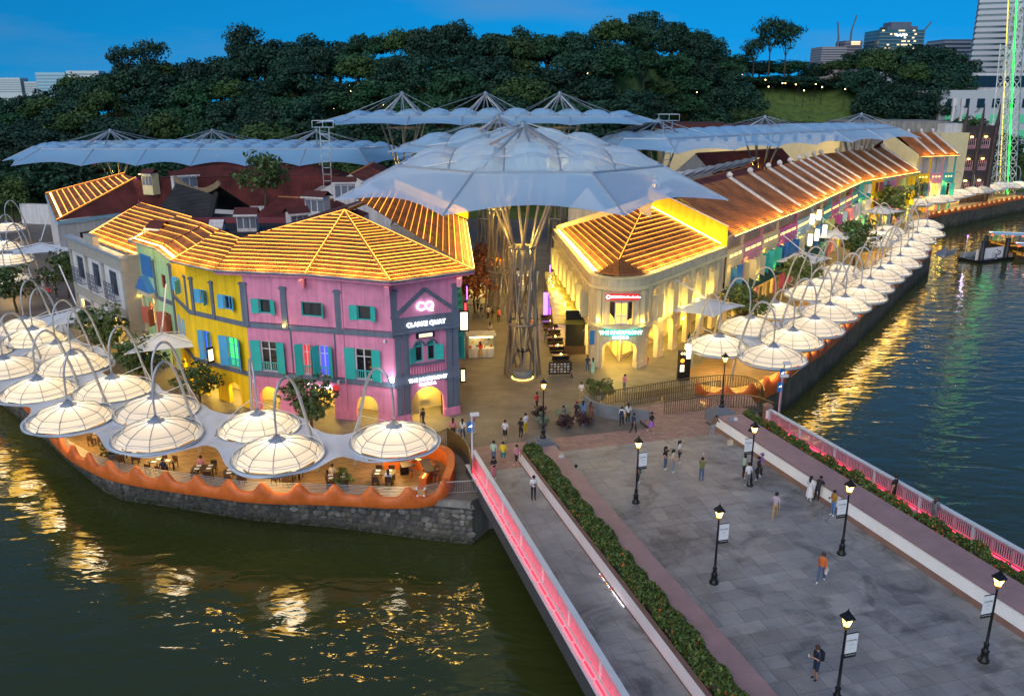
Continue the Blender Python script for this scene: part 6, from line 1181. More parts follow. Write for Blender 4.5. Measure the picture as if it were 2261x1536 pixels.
sh_me = [crown_mesh(50+i, .9, 1.1, 12, 60, .09, ['leaf_grey','leaf_maroon','leaf_lit','leaf_c'][i]) for i in range(4)]
for p, s, v, lab in [((7.65, 69.74, 0),1.5,2,'lit feathery shrub glowing gold beside the ramp fence'),((2.24, 65.43, 0),.8,1,'dark maroon shrub behind the grey-green one by the left lamp'),((2.45, 63.64, 0),.85,0,'grey-green shrub by the left pedestal lamp'),((4.31, 65.23, 0),.85,0,'grey-green shrub beside the seated visitor'),((4.28, 62.97, 0),.95,1,'left of two dark maroon shrubs at the planter edge'),((5.85, 63.45, 0),.95,1,'right of two dark maroon shrubs at the planter edge'),((-29.53, 57.28, 0),1.1,3,'potted palm-like shrub inside the left parapet'),((-11.66, 52.44, 0),1.0,2,'potted palm beside the bar tables'),((9.75, 97.67, 0),1.0,2,'leafy shrub beside the street screen')]:
    o = thing('shrub', lab, 'shrub', p, p[0]*3, None); put('foliage', sh_me[v], o, (0,0,.15)); o.scale = (s,s,s)
    MB().lathe([(.35,0),(.45,.35),(.38,.35),(.3,.1)],8).build('planter','grey_block',o)
lamp('shrub_uplight', (7.59, 68.04, 0.3), 25, YW, .05)

# ================================================================ people
for nme, c in dict(skin=(.42,.24,.16), skin2=(.30,.16,.10), hair=(.012,.010,.010), hair_br=(.06,.03,.018), w=(.68,.68,.70), k=(.014,.014,.017), navy=(.018,.03,.07), jean=(.07,.12,.22), ltjean=(.24,.30,.38), tan=(.42,.28,.12), olive=(.14,.14,.04), yel=(.70,.52,.02), pinkc=(.62,.22,.28), red=(.5,.03,.04), org=(.60,.14,.03), mustard=(.38,.20,.03), lav=(.42,.34,.42), purp=(.30,.12,.42), grey=(.16,.17,.19), tealc=(.03,.20,.22), brown=(.14,.07,.035), grn=(.03,.22,.12), mint2=(.35,.55,.40), cream2=(.60,.52,.38), blue2=(.10,.22,.45)).items(): mat('c_'+nme, c, .75)
def pose_pts(pose, k=0):
    P = dict(pel=(0,0,.94), sp=(0,0,1.14), ch=(0,0,1.36), nk=(0,-.01,1.49), hd=(0,-.02,1.60), tp=(0,-.01,1.70), ls=(-.17,0,1.40), rs=(.17,0,1.40), le=(-.235,.03,1.13), re=(.235,.03,1.13), lw=(-.25,-.04,.90), rw=(.25,-.04,.90), lh=(-.09,0,.88), rh=(.09,0,.88), lk=(-.10,-.02,.49), rk=(.10,-.02,.49), la=(-.10,.02,.08), ra=(.10,.02,.08), lt=(-.115,-.14,.035), rt=(.115,-.14,.035))
    if pose == 'walk': P.update(lk=(-.09,-.16,.50), la=(-.09,-.24,.09), lt=(-.1,-.40,.05), rk=(.09,.06,.49), ra=(.09,.32,.13), rt=(.1,.22,.035), le=(-.23,.12,1.14), lw=(-.23,.12,.91), re=(.23,-.05,1.13), rw=(.22,-.18,.93))
    if pose == 'phone': P.update(le=(-.22,-.02,1.12), lw=(-.09,-.24,1.20), re=(.22,-.02,1.12), rw=(.07,-.25,1.20), hd=(0,-.06,1.59), tp=(0,-.07,1.69))
    if pose == 'photo': P.update(le=(-.2,-.2,1.38), lw=(-.08,-.26,1.66), re=(.2,-.2,1.38), rw=(.08,-.26,1.66))
    if pose == 'wave': P.update(re=(.24,-.15,1.36), rw=(.16,-.3,1.58), le=(-.24,.05,1.15), lw=(-.14,-.12,1.0))
    if pose == 'talk': P.update(re=(.24,0,1.13), rw=(.16,-.24,1.14), lk=(-.12,-.03,.49))
    if pose == 'lean':
        for q in ('sp','ch','nk','hd','tp','ls','rs'): x, y, z = P[q]; d = z-.94; P[q] = (x, -d*.62, .94+d*.80)
        P.update(le=(-.22,-.50,1.08), lw=(-.10,-.66,1.05), re=(.22,-.50,1.08), rw=(.10,-.66,1.05), pel=(0,.05,.92), lh=(-.09,.05,.87), rh=(.09,.05,.87), ra=(.12,.16,.08), rt=(.13,.0,.035))
    if pose == 'sit':
        for q in ('pel','sp','ch','nk','hd','tp','ls','rs','le','re'): x, y, z = P[q]; P[q] = (x, y, z-.42)
        P.update(lh=(-.09,0,.48), rh=(.09,0,.48), lk=(-.11,-.42,.50), rk=(.11,-.42,.50), la=(-.11,-.42,.08), ra=(.11,-.40,.08), lt=(-.12,-.56,.035), rt=(.12,-.56,.035), lw=(-.14,-.28,.66), rw=(.14,-.28,.70))
    return P
EB = [('pel','sp',1),('sp','ch',1),('ch','nk',1),('nk','hd',0),('hd','tp',0),('ch','ls',1),('ch','rs',1),('ls','le',1),('rs','re',1),('le','lw',4),('re','rw',4),('pel','lh',2),('pel','rh',2),('lh','lk',2),('rh','rk',2),('lk','la',5),('rk','ra',5),('la','lt',3),('ra','rt',3)]
RD = dict(pel=(.155,.115), sp=(.135,.105), ch=(.155,.115), nk=(.055,.055), hd=(.085,.10), tp=(.062,.075), ls=(.07,.07), rs=(.07,.07), le=(.045,.045), re=(.045,.045), lw=(.032,.036), rw=(.032,.036), lh=(.09,.10), rh=(.09,.10), lk=(.062,.066), rk=(.062,.066), la=(.042,.045), ra=(.042,.045), lt=(.042,.034), rt=(.042,.034))
def body_mesh(pose):
    P = pose_pts(pose); names = list(P)
    for s in 'lr':   # palms and finger ends so that the arms end in hands
        e, w = Vector(P[s+'e']), Vector(P[s+'w']); d = (w-e).normalized(); P[s+'m'] = tuple(w+d*.09); P[s+'f'] = tuple(w+d*.17+Vector((0,-.015,0))); P[s+'u'] = tuple(w+d*.06+Vector((.035 if s == 'l' else -.035,-.03,0)))
    edges = EB + [('lw','lm',0),('lm','lf',0),('lw','lu',0),('rw','rm',0),('rm','rf',0),('rw','ru',0)]; rad = dict(RD, lm=(.038,.022), rm=(.038,.022), lf=(.022,.014), rf=(.022,.014), lu=(.013,.013), ru=(.013,.013)); names = list(P); ix = {q: i for i, q in enumerate(names)}
    me = bpy.data.meshes.new('sk'); me.from_pydata([P[q] for q in names], [(ix[a],ix[b]) for a, b, _ in edges], []); ob = bpy.data.objects.new('sk', me); COL.objects.link(ob)
    mo = ob.modifiers.new('s','SKIN'); mo.use_smooth_shade = True; sv = me.skin_vertices[0].data
    for q in names: sv[ix[q]].radius = rad[q]; sv[ix[q]].use_root = q == 'pel'
    ob.modifiers.new('d','SUBSURF').levels = 1; ob.modifiers['d'].render_levels = 1
    dg = bpy.context.evaluated_depsgraph_get(); out = bpy.data.meshes.new_from_object(ob.evaluated_get(dg)); bpy.data.objects.remove(ob)
    segs = [(Vector(P[a]), Vector(P[b]), r) for a, b, r in edges]; mi = []
    for f in out.polygons:
        c = f.center; best = (9,0)
        for a, b, r in segs:
            d = b-a; t = max(0, min(1, (c-a).dot(d)/d.length_squared)); q = (c-(a+d*t)).length
            if q < best[0]: best = (q, r)
        mi.append(best[1])
    out.materials.clear()
    for _ in range(6): out.materials.append(None)
    out.polygons.foreach_set('material_index', mi); out.polygons.foreach_set('use_smooth', [True]*len(mi)); return out, P
BODY = {}
def person(pos, rz, label, pose='stand', shirt='w', pants='k', skin='skin', hair='hair', long=False, shorts=False, sleeve=False, skirt=None, bag=None, cap=None, s=1.0, shoes='w', hold=None):
    if pose not in BODY: BODY[pose] = body_mesh(pose)
    base, P = BODY[pose]; me = base.copy(); me.name = 'body'
    for i, q in enumerate((skin, shirt, pants, shoes, shirt if sleeve else skin, skin if shorts else pants)): me.materials[i] = M['c_'+q]
    o = thing('person', label, 'person', pos, rz); o.scale = (s,s,s); put('body', me, o); hd = Vector(P['hd']); tp_ = Vector(P['tp'])
    hb = cached(('hair',pose,hair), lambda: MB().lathe([(.098,-.02),(.112,.05),(.10,.10),(.06,.145),(0,.16)], 10, (hd.x,hd.y+.018,hd.z)).mesh('hair','c_'+hair,True)); put('hair', hb, o)
    MB().lathe([(0,-.02),(.014,-.008),(.010,.012),(0,.022)],6,(hd.x,hd.y-.098,hd.z-.005)).build('nose','c_'+skin,o)
    if long: put('long_hair', cached(('lh',pose,hair), lambda: MB().tube([hd+Vector((0,.06,.08)), hd+Vector((0,.095,-.06)), hd+Vector((0,.11,-.28))],[.09,.095,.05],8).mesh('long_hair','c_'+hair,True)), o)
    if cap: MB().lathe([(.115,.06),(.115,.09),(.08,.15),(0,.165)],10,hd).bx(hd.x-.08,hd.x+.08,hd.y-.2,hd.y-.09,hd.z+.06,hd.z+.08).build('cap','c_'+cap,o)
    if skirt: MB().lathe([(.15,1.02),(.19,.85),(.25,skirt[1])],10).build('skirt','c_'+skirt[0],o,True)
    if bag:
        c_, kind = bag
        if kind == 'back': MB().bx(-.14,.14,.1,.25,1.0,1.42).build('backpack','c_'+c_,o); MB().tube([(-.1,.11,1.4),(-.12,-.12,1.38),(-.12,-.1,1.1),(-.12,.1,1.02)],.02,4).tube([(.1,.11,1.4),(.12,-.12,1.38),(.12,-.1,1.1),(.12,.1,1.02)],.02,4).build('straps','c_'+c_,o)
        else: MB().bx(.2,.3,-.14,.14,.62,.86).build('handbag','c_'+c_,o); MB().tube([(.25,-.1,.86),(.25,-.04,1.02),(.25,.04,1.02),(.25,.1,.86)],.012,4).build('bag_handle','c_'+c_,o)
    if hold: w_ = (Vector(P['lf'])+Vector(P['rf']))/2 if pose in ('phone','photo') else Vector(P['rf']); MB().bx(w_.x-.04,w_.x+.04,w_.y-.02,w_.y-.005,w_.z-.05,w_.z+.09).build('phone','black_iron' if hold == 1 else 'white_paint',o)
    return o
B_ = lambda q, dz=0: BW(q[0], q[1], dz)
L_, R_t, AW = -PI/2, PI/2, PI
person(B_((26.86, 5.16)), L_+.2, 'man in navy tee and shorts with black backpack reading his phone', 'phone', 'navy', 'navy', shorts=True, hair='hair_br', bag=('k','back'), hold=2, shoes='k')
person(B_((19.96, 10.21)), L_+.9, 'woman in orange jacket and blue jeans crossing the plaza', 'walk', 'org', 'jean', hair='hair_br', long=True, sleeve=True, bag=('w','hand'))
person(B_((12.78, 11.98)), AW-.4, 'man in lavender shirt, tan trousers and dark cap walking on the plaza', 'walk', 'lav', 'tan', cap='k')
person(B_((13.40, 15.58)), L_+.4, 'man in mustard jacket and jeans photographing beside the long wall', 'phone', 'mustard', 'blue2', sleeve=True, hold=1)
person(B_((11.20, 15.43)), R_t+.6, 'woman in long white tunic with pink scarf by the long wall', 'talk', 'w', 'w', long=True, sleeve=True, skirt=('w',.35)); person(B_((11.34, 15.89)), R_t+.9, 'person in black leaning forward over the long wall', 'lean', 'k', 'k', sleeve=True)
person(B_((8.10, 12.88)), AW+.3, 'man in white tee and grey trousers at the front of the group of four', 'stand', 'w', 'grey'); person(B_((7.36, 14.05)), L_-.5, 'man in black tee pointing within the group of four', 'talk', 'k', 'k', bag=('k','hand')); person(B_((6.89, 14.61)), L_, 'person in purple cap and top at the back of the group of four', 'stand', 'purp', 'k', cap='purp'); person(B_((6.82, 13.31)), R_t, 'man in pale mint shirt at the left of the group of four', 'phone', 'mint2', 'k')
person(B_((6.42, 10.39)), AW-.35, 'man in olive tee and patterned jeans raising a camera', 'photo', 'olive', 'jean', hold=2, shoes='k'); person(B_((3.87, 8.94)), R_t-.7, 'woman in black top and dark jeans posing for a photo', 'wave', 'k', 'jean', long=True); person(B_((4.53, 9.21)), R_t-.6, 'woman in cream top and pale wide jeans posing for a photo', 'talk', 'cream2', 'ltjean', long=True); person(B_((3.10, 10.38)), R_t-.4, 'woman in pale blue shirt and black shorts with green bag', 'wave', 'w', 'k', long=True, shorts=True, bag=('grn','hand'))
person(B_((5.49, 6.23)), R_t-.3, 'woman half hidden behind a lamp post carrying a green bag', 'talk', 'k', 'k', hair='hair_br', bag=('grn','hand')); person(B_((-1.14, 15.24)), R_t+.7, 'man in brown jacket leaning on the long wall\'s far end', 'lean', 'brown', 'ltjean', sleeve=True)
person(B_((-3.27, 9.61)), R_t+.6, 'man in navy tee and black trousers striding past the brick border', 'walk', 'navy', 'k'); person(B_((-3.15, 11.05)), L_-.6, 'woman in black top and purple skirt walking', 'walk', 'k', 'skin', shorts=True, skirt=('purp',.55)); person(B_((-5.07, 9.37)), AW-.3, 'man in white tee with blue backpack walking away', 'walk', 'w', 'k', bag=('navy','back')); person(B_((-5.72, 10.18)), AW+.2, 'woman in white blouse carrying a yellow bag', 'stand', 'w', 'k', long=True, bag=('yel','hand'))
person(B_((3.2,2.62),-.45), L_-.4, 'boy seated low against the far side of the mauve ledge', 'sit', 'w', 'grey'); person(B_((6.01, -1.24)), .2, 'man in white tee and black trousers looking down on the left walkway', 'phone', 'w', 'k', hold=1, shoes='k')
person(B_((2.11, -2.90)), .5, 'woman in black top and pink trousers by the red railing', 'phone', 'k', 'pinkc', long=True); person(B_((-0.70, -2.20)), -.4, 'woman in pale top just behind the pink trousered one', 'stand', 'mint2', 'jean', long=True); person(B_((-0.34, -1.59)), AW, 'man in bright yellow tee and teal shorts seen from behind', 'stand', 'yel', 'tealc', shorts=True, shoes='red'); person(B_((0.50, -0.82)), L_-.9, 'person in pink floral shirt and black shorts by the hedge\'s end', 'walk', 'pinkc', 'k', shorts=True)
person(B_((12.6,20.55),.0), .5, 'man in black tee with sling bag leaning on the pink railing', 'talk', 'k', 'k', sleeve=False); person(B_((16.0,20.6),.0), R_t+.5, 'long-haired woman in dark jacket looking out over the river', 'phone', 'grey', 'grey', hair='hair_br', long=True, sleeve=True, shorts=True)
for (p, rz, lab, kw) in [((-0.54, 60.40, 0),.1,'man in white shirt and black shorts walking down towards the steps',dict(pose='walk',pants='k',shorts=True)),((1.09, 61.85, 0),-2.5,'person in white tee and yellow trousers beside the left lamp',dict(pose='phone',pants='yel')),((0.69, 60.85, 0),2.6,'man in black tee behind the left pedestal',dict(shirt='k',pants='k')),((2.09, 66.67, 0),1.0,'man in dark red shirt near the shrubs',dict(pose='walk',shirt='red',pants='k',shorts=True)),((6.06, 69.29, 0),.2,'young man in white tee with arms folded facing the bridge',dict(pose='phone',pants='tan')),((5.30, 64.42, 0),2.8,'red-capped man in black walking away past the shrubs',dict(pose='walk',shirt='k',pants='k',shorts=True,cap='red')),((5.84, 64.62, 0),2.8,'woman in long blue dress walking away past the shrubs',dict(pose='walk',shirt='blue2',pants='blue2',long=True,skirt=('blue2',.25))),((6.46, 64.42, 0),2.4,'woman with long brown hair in dark dress by the shrubs',dict(shirt='brown',pants='brown',hair='hair_br',long=True,skirt=('brown',.5))),((4.23, 64.62, 0),.8,'visitor sitting among the grey-green shrubs',dict(pose='sit',shirt='grey',pants='k')),((10.09, 71.37, 0),2.2,'man in pink shirt behind the ramp fence',dict(pose='phone',shirt='pinkc',pants='grey')),((7.27, 76.98, 0),3.0,'man in navy beside the cream building\'s rounded corner',dict(pose='walk',shirt='navy',pants='jean')),((7.72, 76.17, 0),2.9,'woman in pale green dress beside the rounded corner',dict(shirt='mint2',pants='mint2',long=True,skirt=('mint2',.4))),((5.60, 74.85, 0),1.2,'small child in grey near the menu board',dict(pose='walk',shirt='grey',pants='k',s=.62)),((-3.20, 81.58, 0),-2.6,'woman in red top and tan skirt at the lit kiosk',dict(pose='talk',shirt='red',pants='tan',long=True,skirt=('tan',.3))),((-1.56, 95.20, 0),3.0,'person in orange tee in the inner street',dict(pose='walk',shirt='org',pants='k')),((-2.82, 96.42, 0),.2,'man in white tee with dark backpack straps in the inner street',dict(pose='walk',pants='k',bag=('k','back'))),((-2.25, 95.00, 0),2.9,'woman in dark green seen from behind in the inner street',dict(shirt='k',pants='olive',long=True)),((-2.48, 102.99, 0),3.0,'man in navy tee deep in the inner street',dict(shirt='navy',pants='k')),((-1.73, 102.53, 0),3.1,'taller man in black deep in the inner street',dict(shirt='k',pants='k')),((18.67, 85.04, 0),2.6,'woman in shorts with backpack beside the cream arcade',dict(pose='walk',shirt='tealc',pants='ltjean',shorts=True,long=True,bag=('k','back'))),((19.66, 86.37, 0),2.5,'man in black beside the cream arcade',dict(shirt='k',pants='k')),((-7.13, 62.97, 0),1.2,'person in black passing the gable sign entrance',dict(pose='walk',shirt='k',pants='k')),((-4.58, 60.85, 0),3.0,'person in pale pink behind the bronze fence',dict(shirt='pinkc',pants='k',long=True)),((-3.83, 60.67, 0),3.0,'woman in white with blue shoulder bag behind the bronze fence',dict(pose='walk',pants='jean',long=True,bag=('blue2','hand'))),((-3.04, 62.03, 0),1.0,'person in pink and white next to the blue sign',dict(shirt='pinkc',pants='w',long=True)),((-10.28, 64.62, 0),.6,'person in white tee passing the pink arches',dict(shirt='w',pants='k')),((-9.77, 64.42, 0),.6,'person in black passing the pink arches',dict(shirt='k',pants='k')),
    ((-67.14, 115.41, 0),3.0,'man in black walking alone ahead of the far group',dict(pose='walk',shirt='k',pants='k')),((-65.51, 114.27, 0),.3,'person in black at the left of the far group',dict(shirt='k',pants='k')),((-65.55, 115.41, 0),.2,'man in white tee at the back of the far group',dict(shirt='w',pants='k')),((-63.77, 112.05, 0),.1,'child in pale blue in front of the far group',dict(pose='walk',shirt='ltjean',pants='w',s=.85)),((-63.87, 113.43, 0),.3,'person in dark dress inside the far group',dict(shirt='k',pants='k')),((-64.39, 115.13, 0),.2,'man in white shirt at the right of the far group',dict(pose='walk',shirt='w',pants='k')),((-63.08, 113.71, 0),.2,'woman in black at the right end of the far group',dict(shirt='k',pants='k',long=True)),((-80.55, 137.86, 0),.2,'woman in grey far up the left promenade',dict(shirt='grey',pants='w')),((-78.64, 136.27, 0),.2,'woman in pale dress far up the left promenade',dict(shirt='cream2',pants='cream2',skirt=('cream2',.3))),((-79.04, 138.67, 0),.2,'dark couple\'s left figure far up the left promenade',dict(shirt='k',pants='k')),((-79.10, 139.49, 0),.2,'dark couple\'s right figure far up the left promenade',dict(shirt='grey',pants='k',long=True)),((-51.37, 93.23, 0),.1,'person in white cap and cream clothes by the white house\'s arcade',dict(shirt='w',pants='cream2',cap='w',bag=('k','back'))),((-53.27, 95.20, 0),.3,'person in black by the white house\'s arcade',dict(shirt='k',pants='k')),((-60.23, 106.84, 0),.1,'person in red top below the left shade sail',dict(shirt='red',pants='k')),((-59.23, 106.84, 0),.1,'person in dark top below the left shade sail',dict(shirt='k',pants='navy'))]: person(p, rz, lab, **kw)
rc = random.Random(4); cc = ['w','k','navy','grey','red','k','w','cream2','k','tealc','k','lav','grey','w','olive','k']; cn = dict(w='white',k='black',navy='navy',grey='grey',red='red',cream2='cream',tealc='teal',lav='lavender',olive='olive')
CRW = sorted([(58.5+rc.uniform(-3.2,5.5), 137+rc.uniform(-9,9)) for i in range(16)], key=lambda p: p[0]/p[1])
for i, (x, y) in enumerate(CRW):
    person((x,y,0), rc.uniform(0,6.28), 'visitor in %s, %s from the left in the crowd outside the far terrace' % (cn[cc[i]], ORD[i]), rc.choice(['stand','talk','walk']), cc[i], rc.choice(['k','jean','grey']), long=rc.random() < .4)['group'] = 'crowd outside the far terrace'
for i, (k, a) in enumerate([(0,0),(2,1),(3,0),(4,1),(5,0),(6,1),(8,0),(1,1)]):
    x, y = TBL[k]; person((x+(-.45 if a else .45), y+(.74 if i % 2 else -.74), 0), PI if i % 2 == 0 else 0, 'seated diner in %s at the %s table along the left deck' % (['white','black','grey','pale pink','navy','white','olive','cream'][i], ORD[k]), 'sit', ['w','k','grey','pinkc','navy','w','olive','cream2'][i], 'k', long=i % 3 == 0)
# things left on the ledges
o = thing('handbag', 'small white handbag on the mauve ledge', 'handbag', B_((1.9,2.0),.92), .5); MB().bx(-.16,.16,-.07,.07,0,.18).build('body','c_w',o); MB().tube([(-.12,0,.18),(-.08,0,.36),(.08,0,.36),(.12,0,.18)],.015,4).build('handle','c_w',o)
o = thing('backpack', 'black bag lying on the long wall\'s ledge', 'bag', B_((1.2,17.2),1.02), .7); MB().bx(-.25,.25,-.14,.14,0,.14).bx(-.2,.2,-.1,.1,.14,.2).build('body','c_k',o)
o = thing('shopping_bag', 'pale blue and white carrier bags on the wall beside the leaning man', 'bag', B_((-1.3,17.0),1.02), .2); MB().bx(-.25,.05,-.12,.12,0,.3).build('body','c_ltjean',o); MB().bx(.12,.4,-.1,.1,0,.2).build('side_pouch','c_w',o)
o = thing('tote_bag', 'cream tote bag on the plaza against the long wall', 'bag', B_((0.98, 15.60)), .3); MB().bx(-.2,.2,-.1,.1,0,.36).build('body','c_cream2',o); MB().tube([(-.1,0,.36),(-.08,0,.52),(.08,0,.52),(.1,0,.36)],.015,4).build('handle','c_cream2',o)
# ================================================================ shade sails fixed to the houses
def sail(label, c, r, z, rz, mast, wz=2.2):
    o = thing('shade_sail', label, 'shade sail', (c[0],c[1],0), rz, 'shade sails over the promenade'); V = []; n_ = 8
    for i in range(n_+1):
        for j in range(n_+1):
            u, v = i/n_*2-1, j/n_*2-1; e = (1-.16*(1-v*v)), (1-.16*(1-u*u)); V.append((u*r*e[0], v*r*.72*e[1], z+.95*(1-max(abs(u),abs(v)))**1.3+.12*u*v))
    MB().add(V, [(i*(n_+1)+j,(i+1)*(n_+1)+j,(i+1)*(n_+1)+j+1,i*(n_+1)+j+1) for i in range(n_) for j in range(n_)]).build('fabric','cloth',o,True)
    for a in (-1,1): MB().tube([(0,0,z+1.0),(a*r,a*.72*r,z+.12)],.05,5).build('spar','white_paint',o); MB().tube([(0,0,z+1.0),(a*r,-a*.72*r,z-.12)],.05,5).build('spar','white_paint',o)
    MB().tube([(0,0,z+1.0),mast],.07,6).build('strut','white_paint',o); MB().tube([(0,0,z+.2),(0,0,z+1.5)],.1,6).build('hub','steel',o)
sail('white shade sail over the passage before the mint house', (-31.3,72.4), 3.4, 4.3, .5, (1.2,3.2,9.0)); sail('white shade sail beside the white house', (-42.8,80.5), 3.6, 4.6, .7, (-.2,4.0,9.2)); sail('white shade sail at the cream corner building\'s right front', (20.0,84.2), 3.6, 4.6, .9, (-3.4,4.4,8.8)); sail('white shade sail over the right promenade midway', (38.5,110.0), 3.6, 4.6, .9, (-1.8,4.4,9.2)); sail('white shade sail over the right promenade by the crowd', (49.5,128), 3.8, 4.8, .9, (-1.8,4.4,9.2)); sail('white shade sail far along the right row', (68,156), 4, 4.6, .8, (-2.0,5,9)); sail('white shade sail on the far left promenade', (-66,117), 4, 4.6, .6, (2.0,4.0,9.0))
# ================================================================ inner street
for i, y in enumerate((71.5,84,92,100,110,122,134,146)): lamp('street_glow', ((-1.8,2.6)[i % 2], y, 4.2), 320, YW, .25)
for klab, kp, krz in (('brightly lit market kiosk hung with goods in the inner street', (-3.18, 82.34, 0), .1), ('smaller food kiosk deeper in the inner street', (-4.55, 104.88, 0), .2), ('far drinks kiosk beside the second canopy column', (2.13, 112.05, 0), -.1)):
    kk = thing('market_kiosk', klab, 'kiosk', kp, krz); MB().bx(-1.3,1.3,-.7,.7,0,.95).build('counter','plaster',kk); MB().bx(-1.5,1.5,-.9,.9,2.3,2.42).build('roof','plaster',kk); MB().bx(-1.3,1.3,.6,.68,.95,2.3).build('back_panel','ivory_sh',kk)
    for a, c in ((-1.3,-.7),(1.3,-.7),(1.3,.7),(-1.3,.7)): MB().bx(a-.04,a+.04,c-.04,c+.04,.95,2.3).build('post','steel',kk)
    for i in range(10): MB().bx(-.1,.1,-.05,.05,0,.22).build('goods',['c_red','c_yel','c_w','c_grn','c_org'][i % 5],kk,loc=(-1.1+i*.24,-.3+.2*(i % 2),.96+(i % 3)*.4))
    MB().bx(-1.2,1.2,-.75,-.7,2.1,2.25).build('light_bar','box_light',kk); lamp('lamp',(0,-.2,2.0),70,(1,.8,.45),.1,kk); lamp('lamp',(0,-1.6,1.8),40,YW,.1,kk)
for i in range(6):
    p = lerp((4.87, 80.09, 0), (4.25, 96.01, 0), i/5); o = thing('beer_table', 'dark slatted table with candle, %s from the menu board in the street row' % ORD[i], 'table', (p[0],p[1],0), .05, 'street tables with candles'); MB().bx(-.95,.95,-.4,.4,.74,.8).build('table_top','dark_wood',o); MB().bx(-.8,.8,-.25,.25,.05,.74).build('trestle','black_iron',o); MB().lathe([(.06,.8),(.07,.95),(.0,1.0)],6).build('candle','gold_hot',o)
    for s_ in (-1,1): MB().bx(-.9,.9,s_*.7-.14,s_*.7+.14,.42,.46).bx(-.8,-.74,s_*.7-.1,s_*.7+.1,0,.42).bx(.74,.8,s_*.7-.1,s_*.7+.1,0,.42).build('bench','dark_wood',o)
o = thing('street_screen', 'tall black screen standing beside the rounded corner', 'screen', (6.44, 83.12, 0), .1); MB().bx(-.95,.95,-.15,.15,.9,4.6).build('panel','black_iron',o); MB().bx(-1.1,1.1,-.4,.4,0,.9).build('base','dark_wood',o)
o = thing('menu_board', 'black menu board at the end of the candle tables', 'menu board', (4.61, 76.17, 0), .05); MB().bx(-1.1,1.1,-.03,.03,.1,1.3).build('board','chalk',o)
for i in range(6):
    for j in range(4): MB().bx(-.95+i*.32,-.75+i*.32,-.04,-.03,.3+j*.25,.42+j*.25).build('menu_picture',['c_cream2','c_w','c_tan'][(i+j) % 3],o)
for a in (-1,1): MB().bx(a*1.05-.03,a*1.05+.03,-.05,.05,0,1.35).build('leg','black_iron',o)
o = thing('info_pillar', 'black pillar sign with glowing lantern box near the ramp', 'pillar sign', (16.07, 74.85, 0), .15); MB().bx(-.55,.55,-.25,.25,0,2.9).build('pillar','black_iron',o); MB().bx(.1,.5,-.3,.3,2.15,3.4).build('light_box','box_light',o); text('CQ',.34,'box_light',o,(-.22,-.28,2.65),(PI/2,0,0)); 
for i in range(5): MB().bx(-.45,-.05,-.27,-.25,.9+i*.14,.98+i*.14).build('direction_line','box_light',o)
MB().lathe([(.0,0),(.22,0),(.18,.06),(0,.06)],10).build('emblem','sign_gold',o,loc=(-.25,-.25,1.95),rz=(PI/2,0,0))
lamp('lamp',(.3,-.6,2.6),30,YW,.1,o)
o = thing('violet_stage', 'violet lit display panel deep in the inner street', 'display', (4.6,96,0), .1); MB().bx(-.9,.9,-.1,.1,0,3.4).build('panel','violet_light',o)
o = thing('base_planter', 'grey round planter with light ring under the big column', 'planter', (1.0,75.4,0)); MB().lathe([(0,0),(.9,0),(1.0,.3),(.95,.75),(.8,.8),(0,.8)],16).build('drum','grey_block',o,True); MB().tube([(.98*cos(2*PI*j/20),.98*sin(2*PI*j/20),.08) for j in range(20)],.04,4,closed=True).build('light_ring','gold_light',o); MB().lathe([(.05,.8),(.12,2.6),(.6,2.7),(.6,2.8),(0,2.9)],8).build('speaker_stem','black_iron',o)
o = thing('hydrant', 'small red hydrant by the cream arcade', 'hydrant', (13.44, 79.65, 0)); MB().lathe([(.14,0),(.14,.05),(.09,.08),(.09,.5),(.13,.55),(.1,.68),(0,.75)],10).build('barrel','c_red',o,True); MB().tube([(-.18,0,.42),(.18,0,.42)],.05,6).build('nozzles','c_red',o)
# camera and direction posts
for i, (p, lab, c_, h_) in enumerate([(B_((.2,-3.95)),'white camera pole with blue signs at the left railing\'s end','rail_white',4.2),(B_((-2.2,21.6)),'pink post with camera and blue sign by the right railing','rose',4.0),(Vector((22.79, 66.99, 0)),'grey pole with blue sign beside the right parapet','steel',4.2)]):
    o = thing('sign_post', lab, 'sign post', p, .2); MB().tube([(0,0,-1.2),(0,0,h_)],.06,7).build('pole',c_,o); MB().bx(-.35,.1,-.05,-.02,h_-1.3,h_-.5).build('sign_plate','cobalt',o); MB().add([(-.25,-.055,h_-.9),(0,-.055,h_-.75),(0,-.055,h_-.9)],[(0,1,2)]).build('arrow','sign_white',o); MB().bx(-.1,.5,-.12,.12,h_-.1,h_+.1).build('camera','white_paint',o)
o = thing('brick_pier', 'small brown capped pier where the right railing starts', 'pier', B_((-3.0,21.1))); MB().bx(-.3,.3,-.3,.3,-.2,1.25).build('shaft','brown_stone',o); MB().lathe([(.5,1.25),(.5,1.32),(0,1.6)],4,a0=PI/4).build('cap','brown_stone',o); MB().bx(-.2,.2,-.32,-.3,.3,1.0).build('panel','white_paint',o)
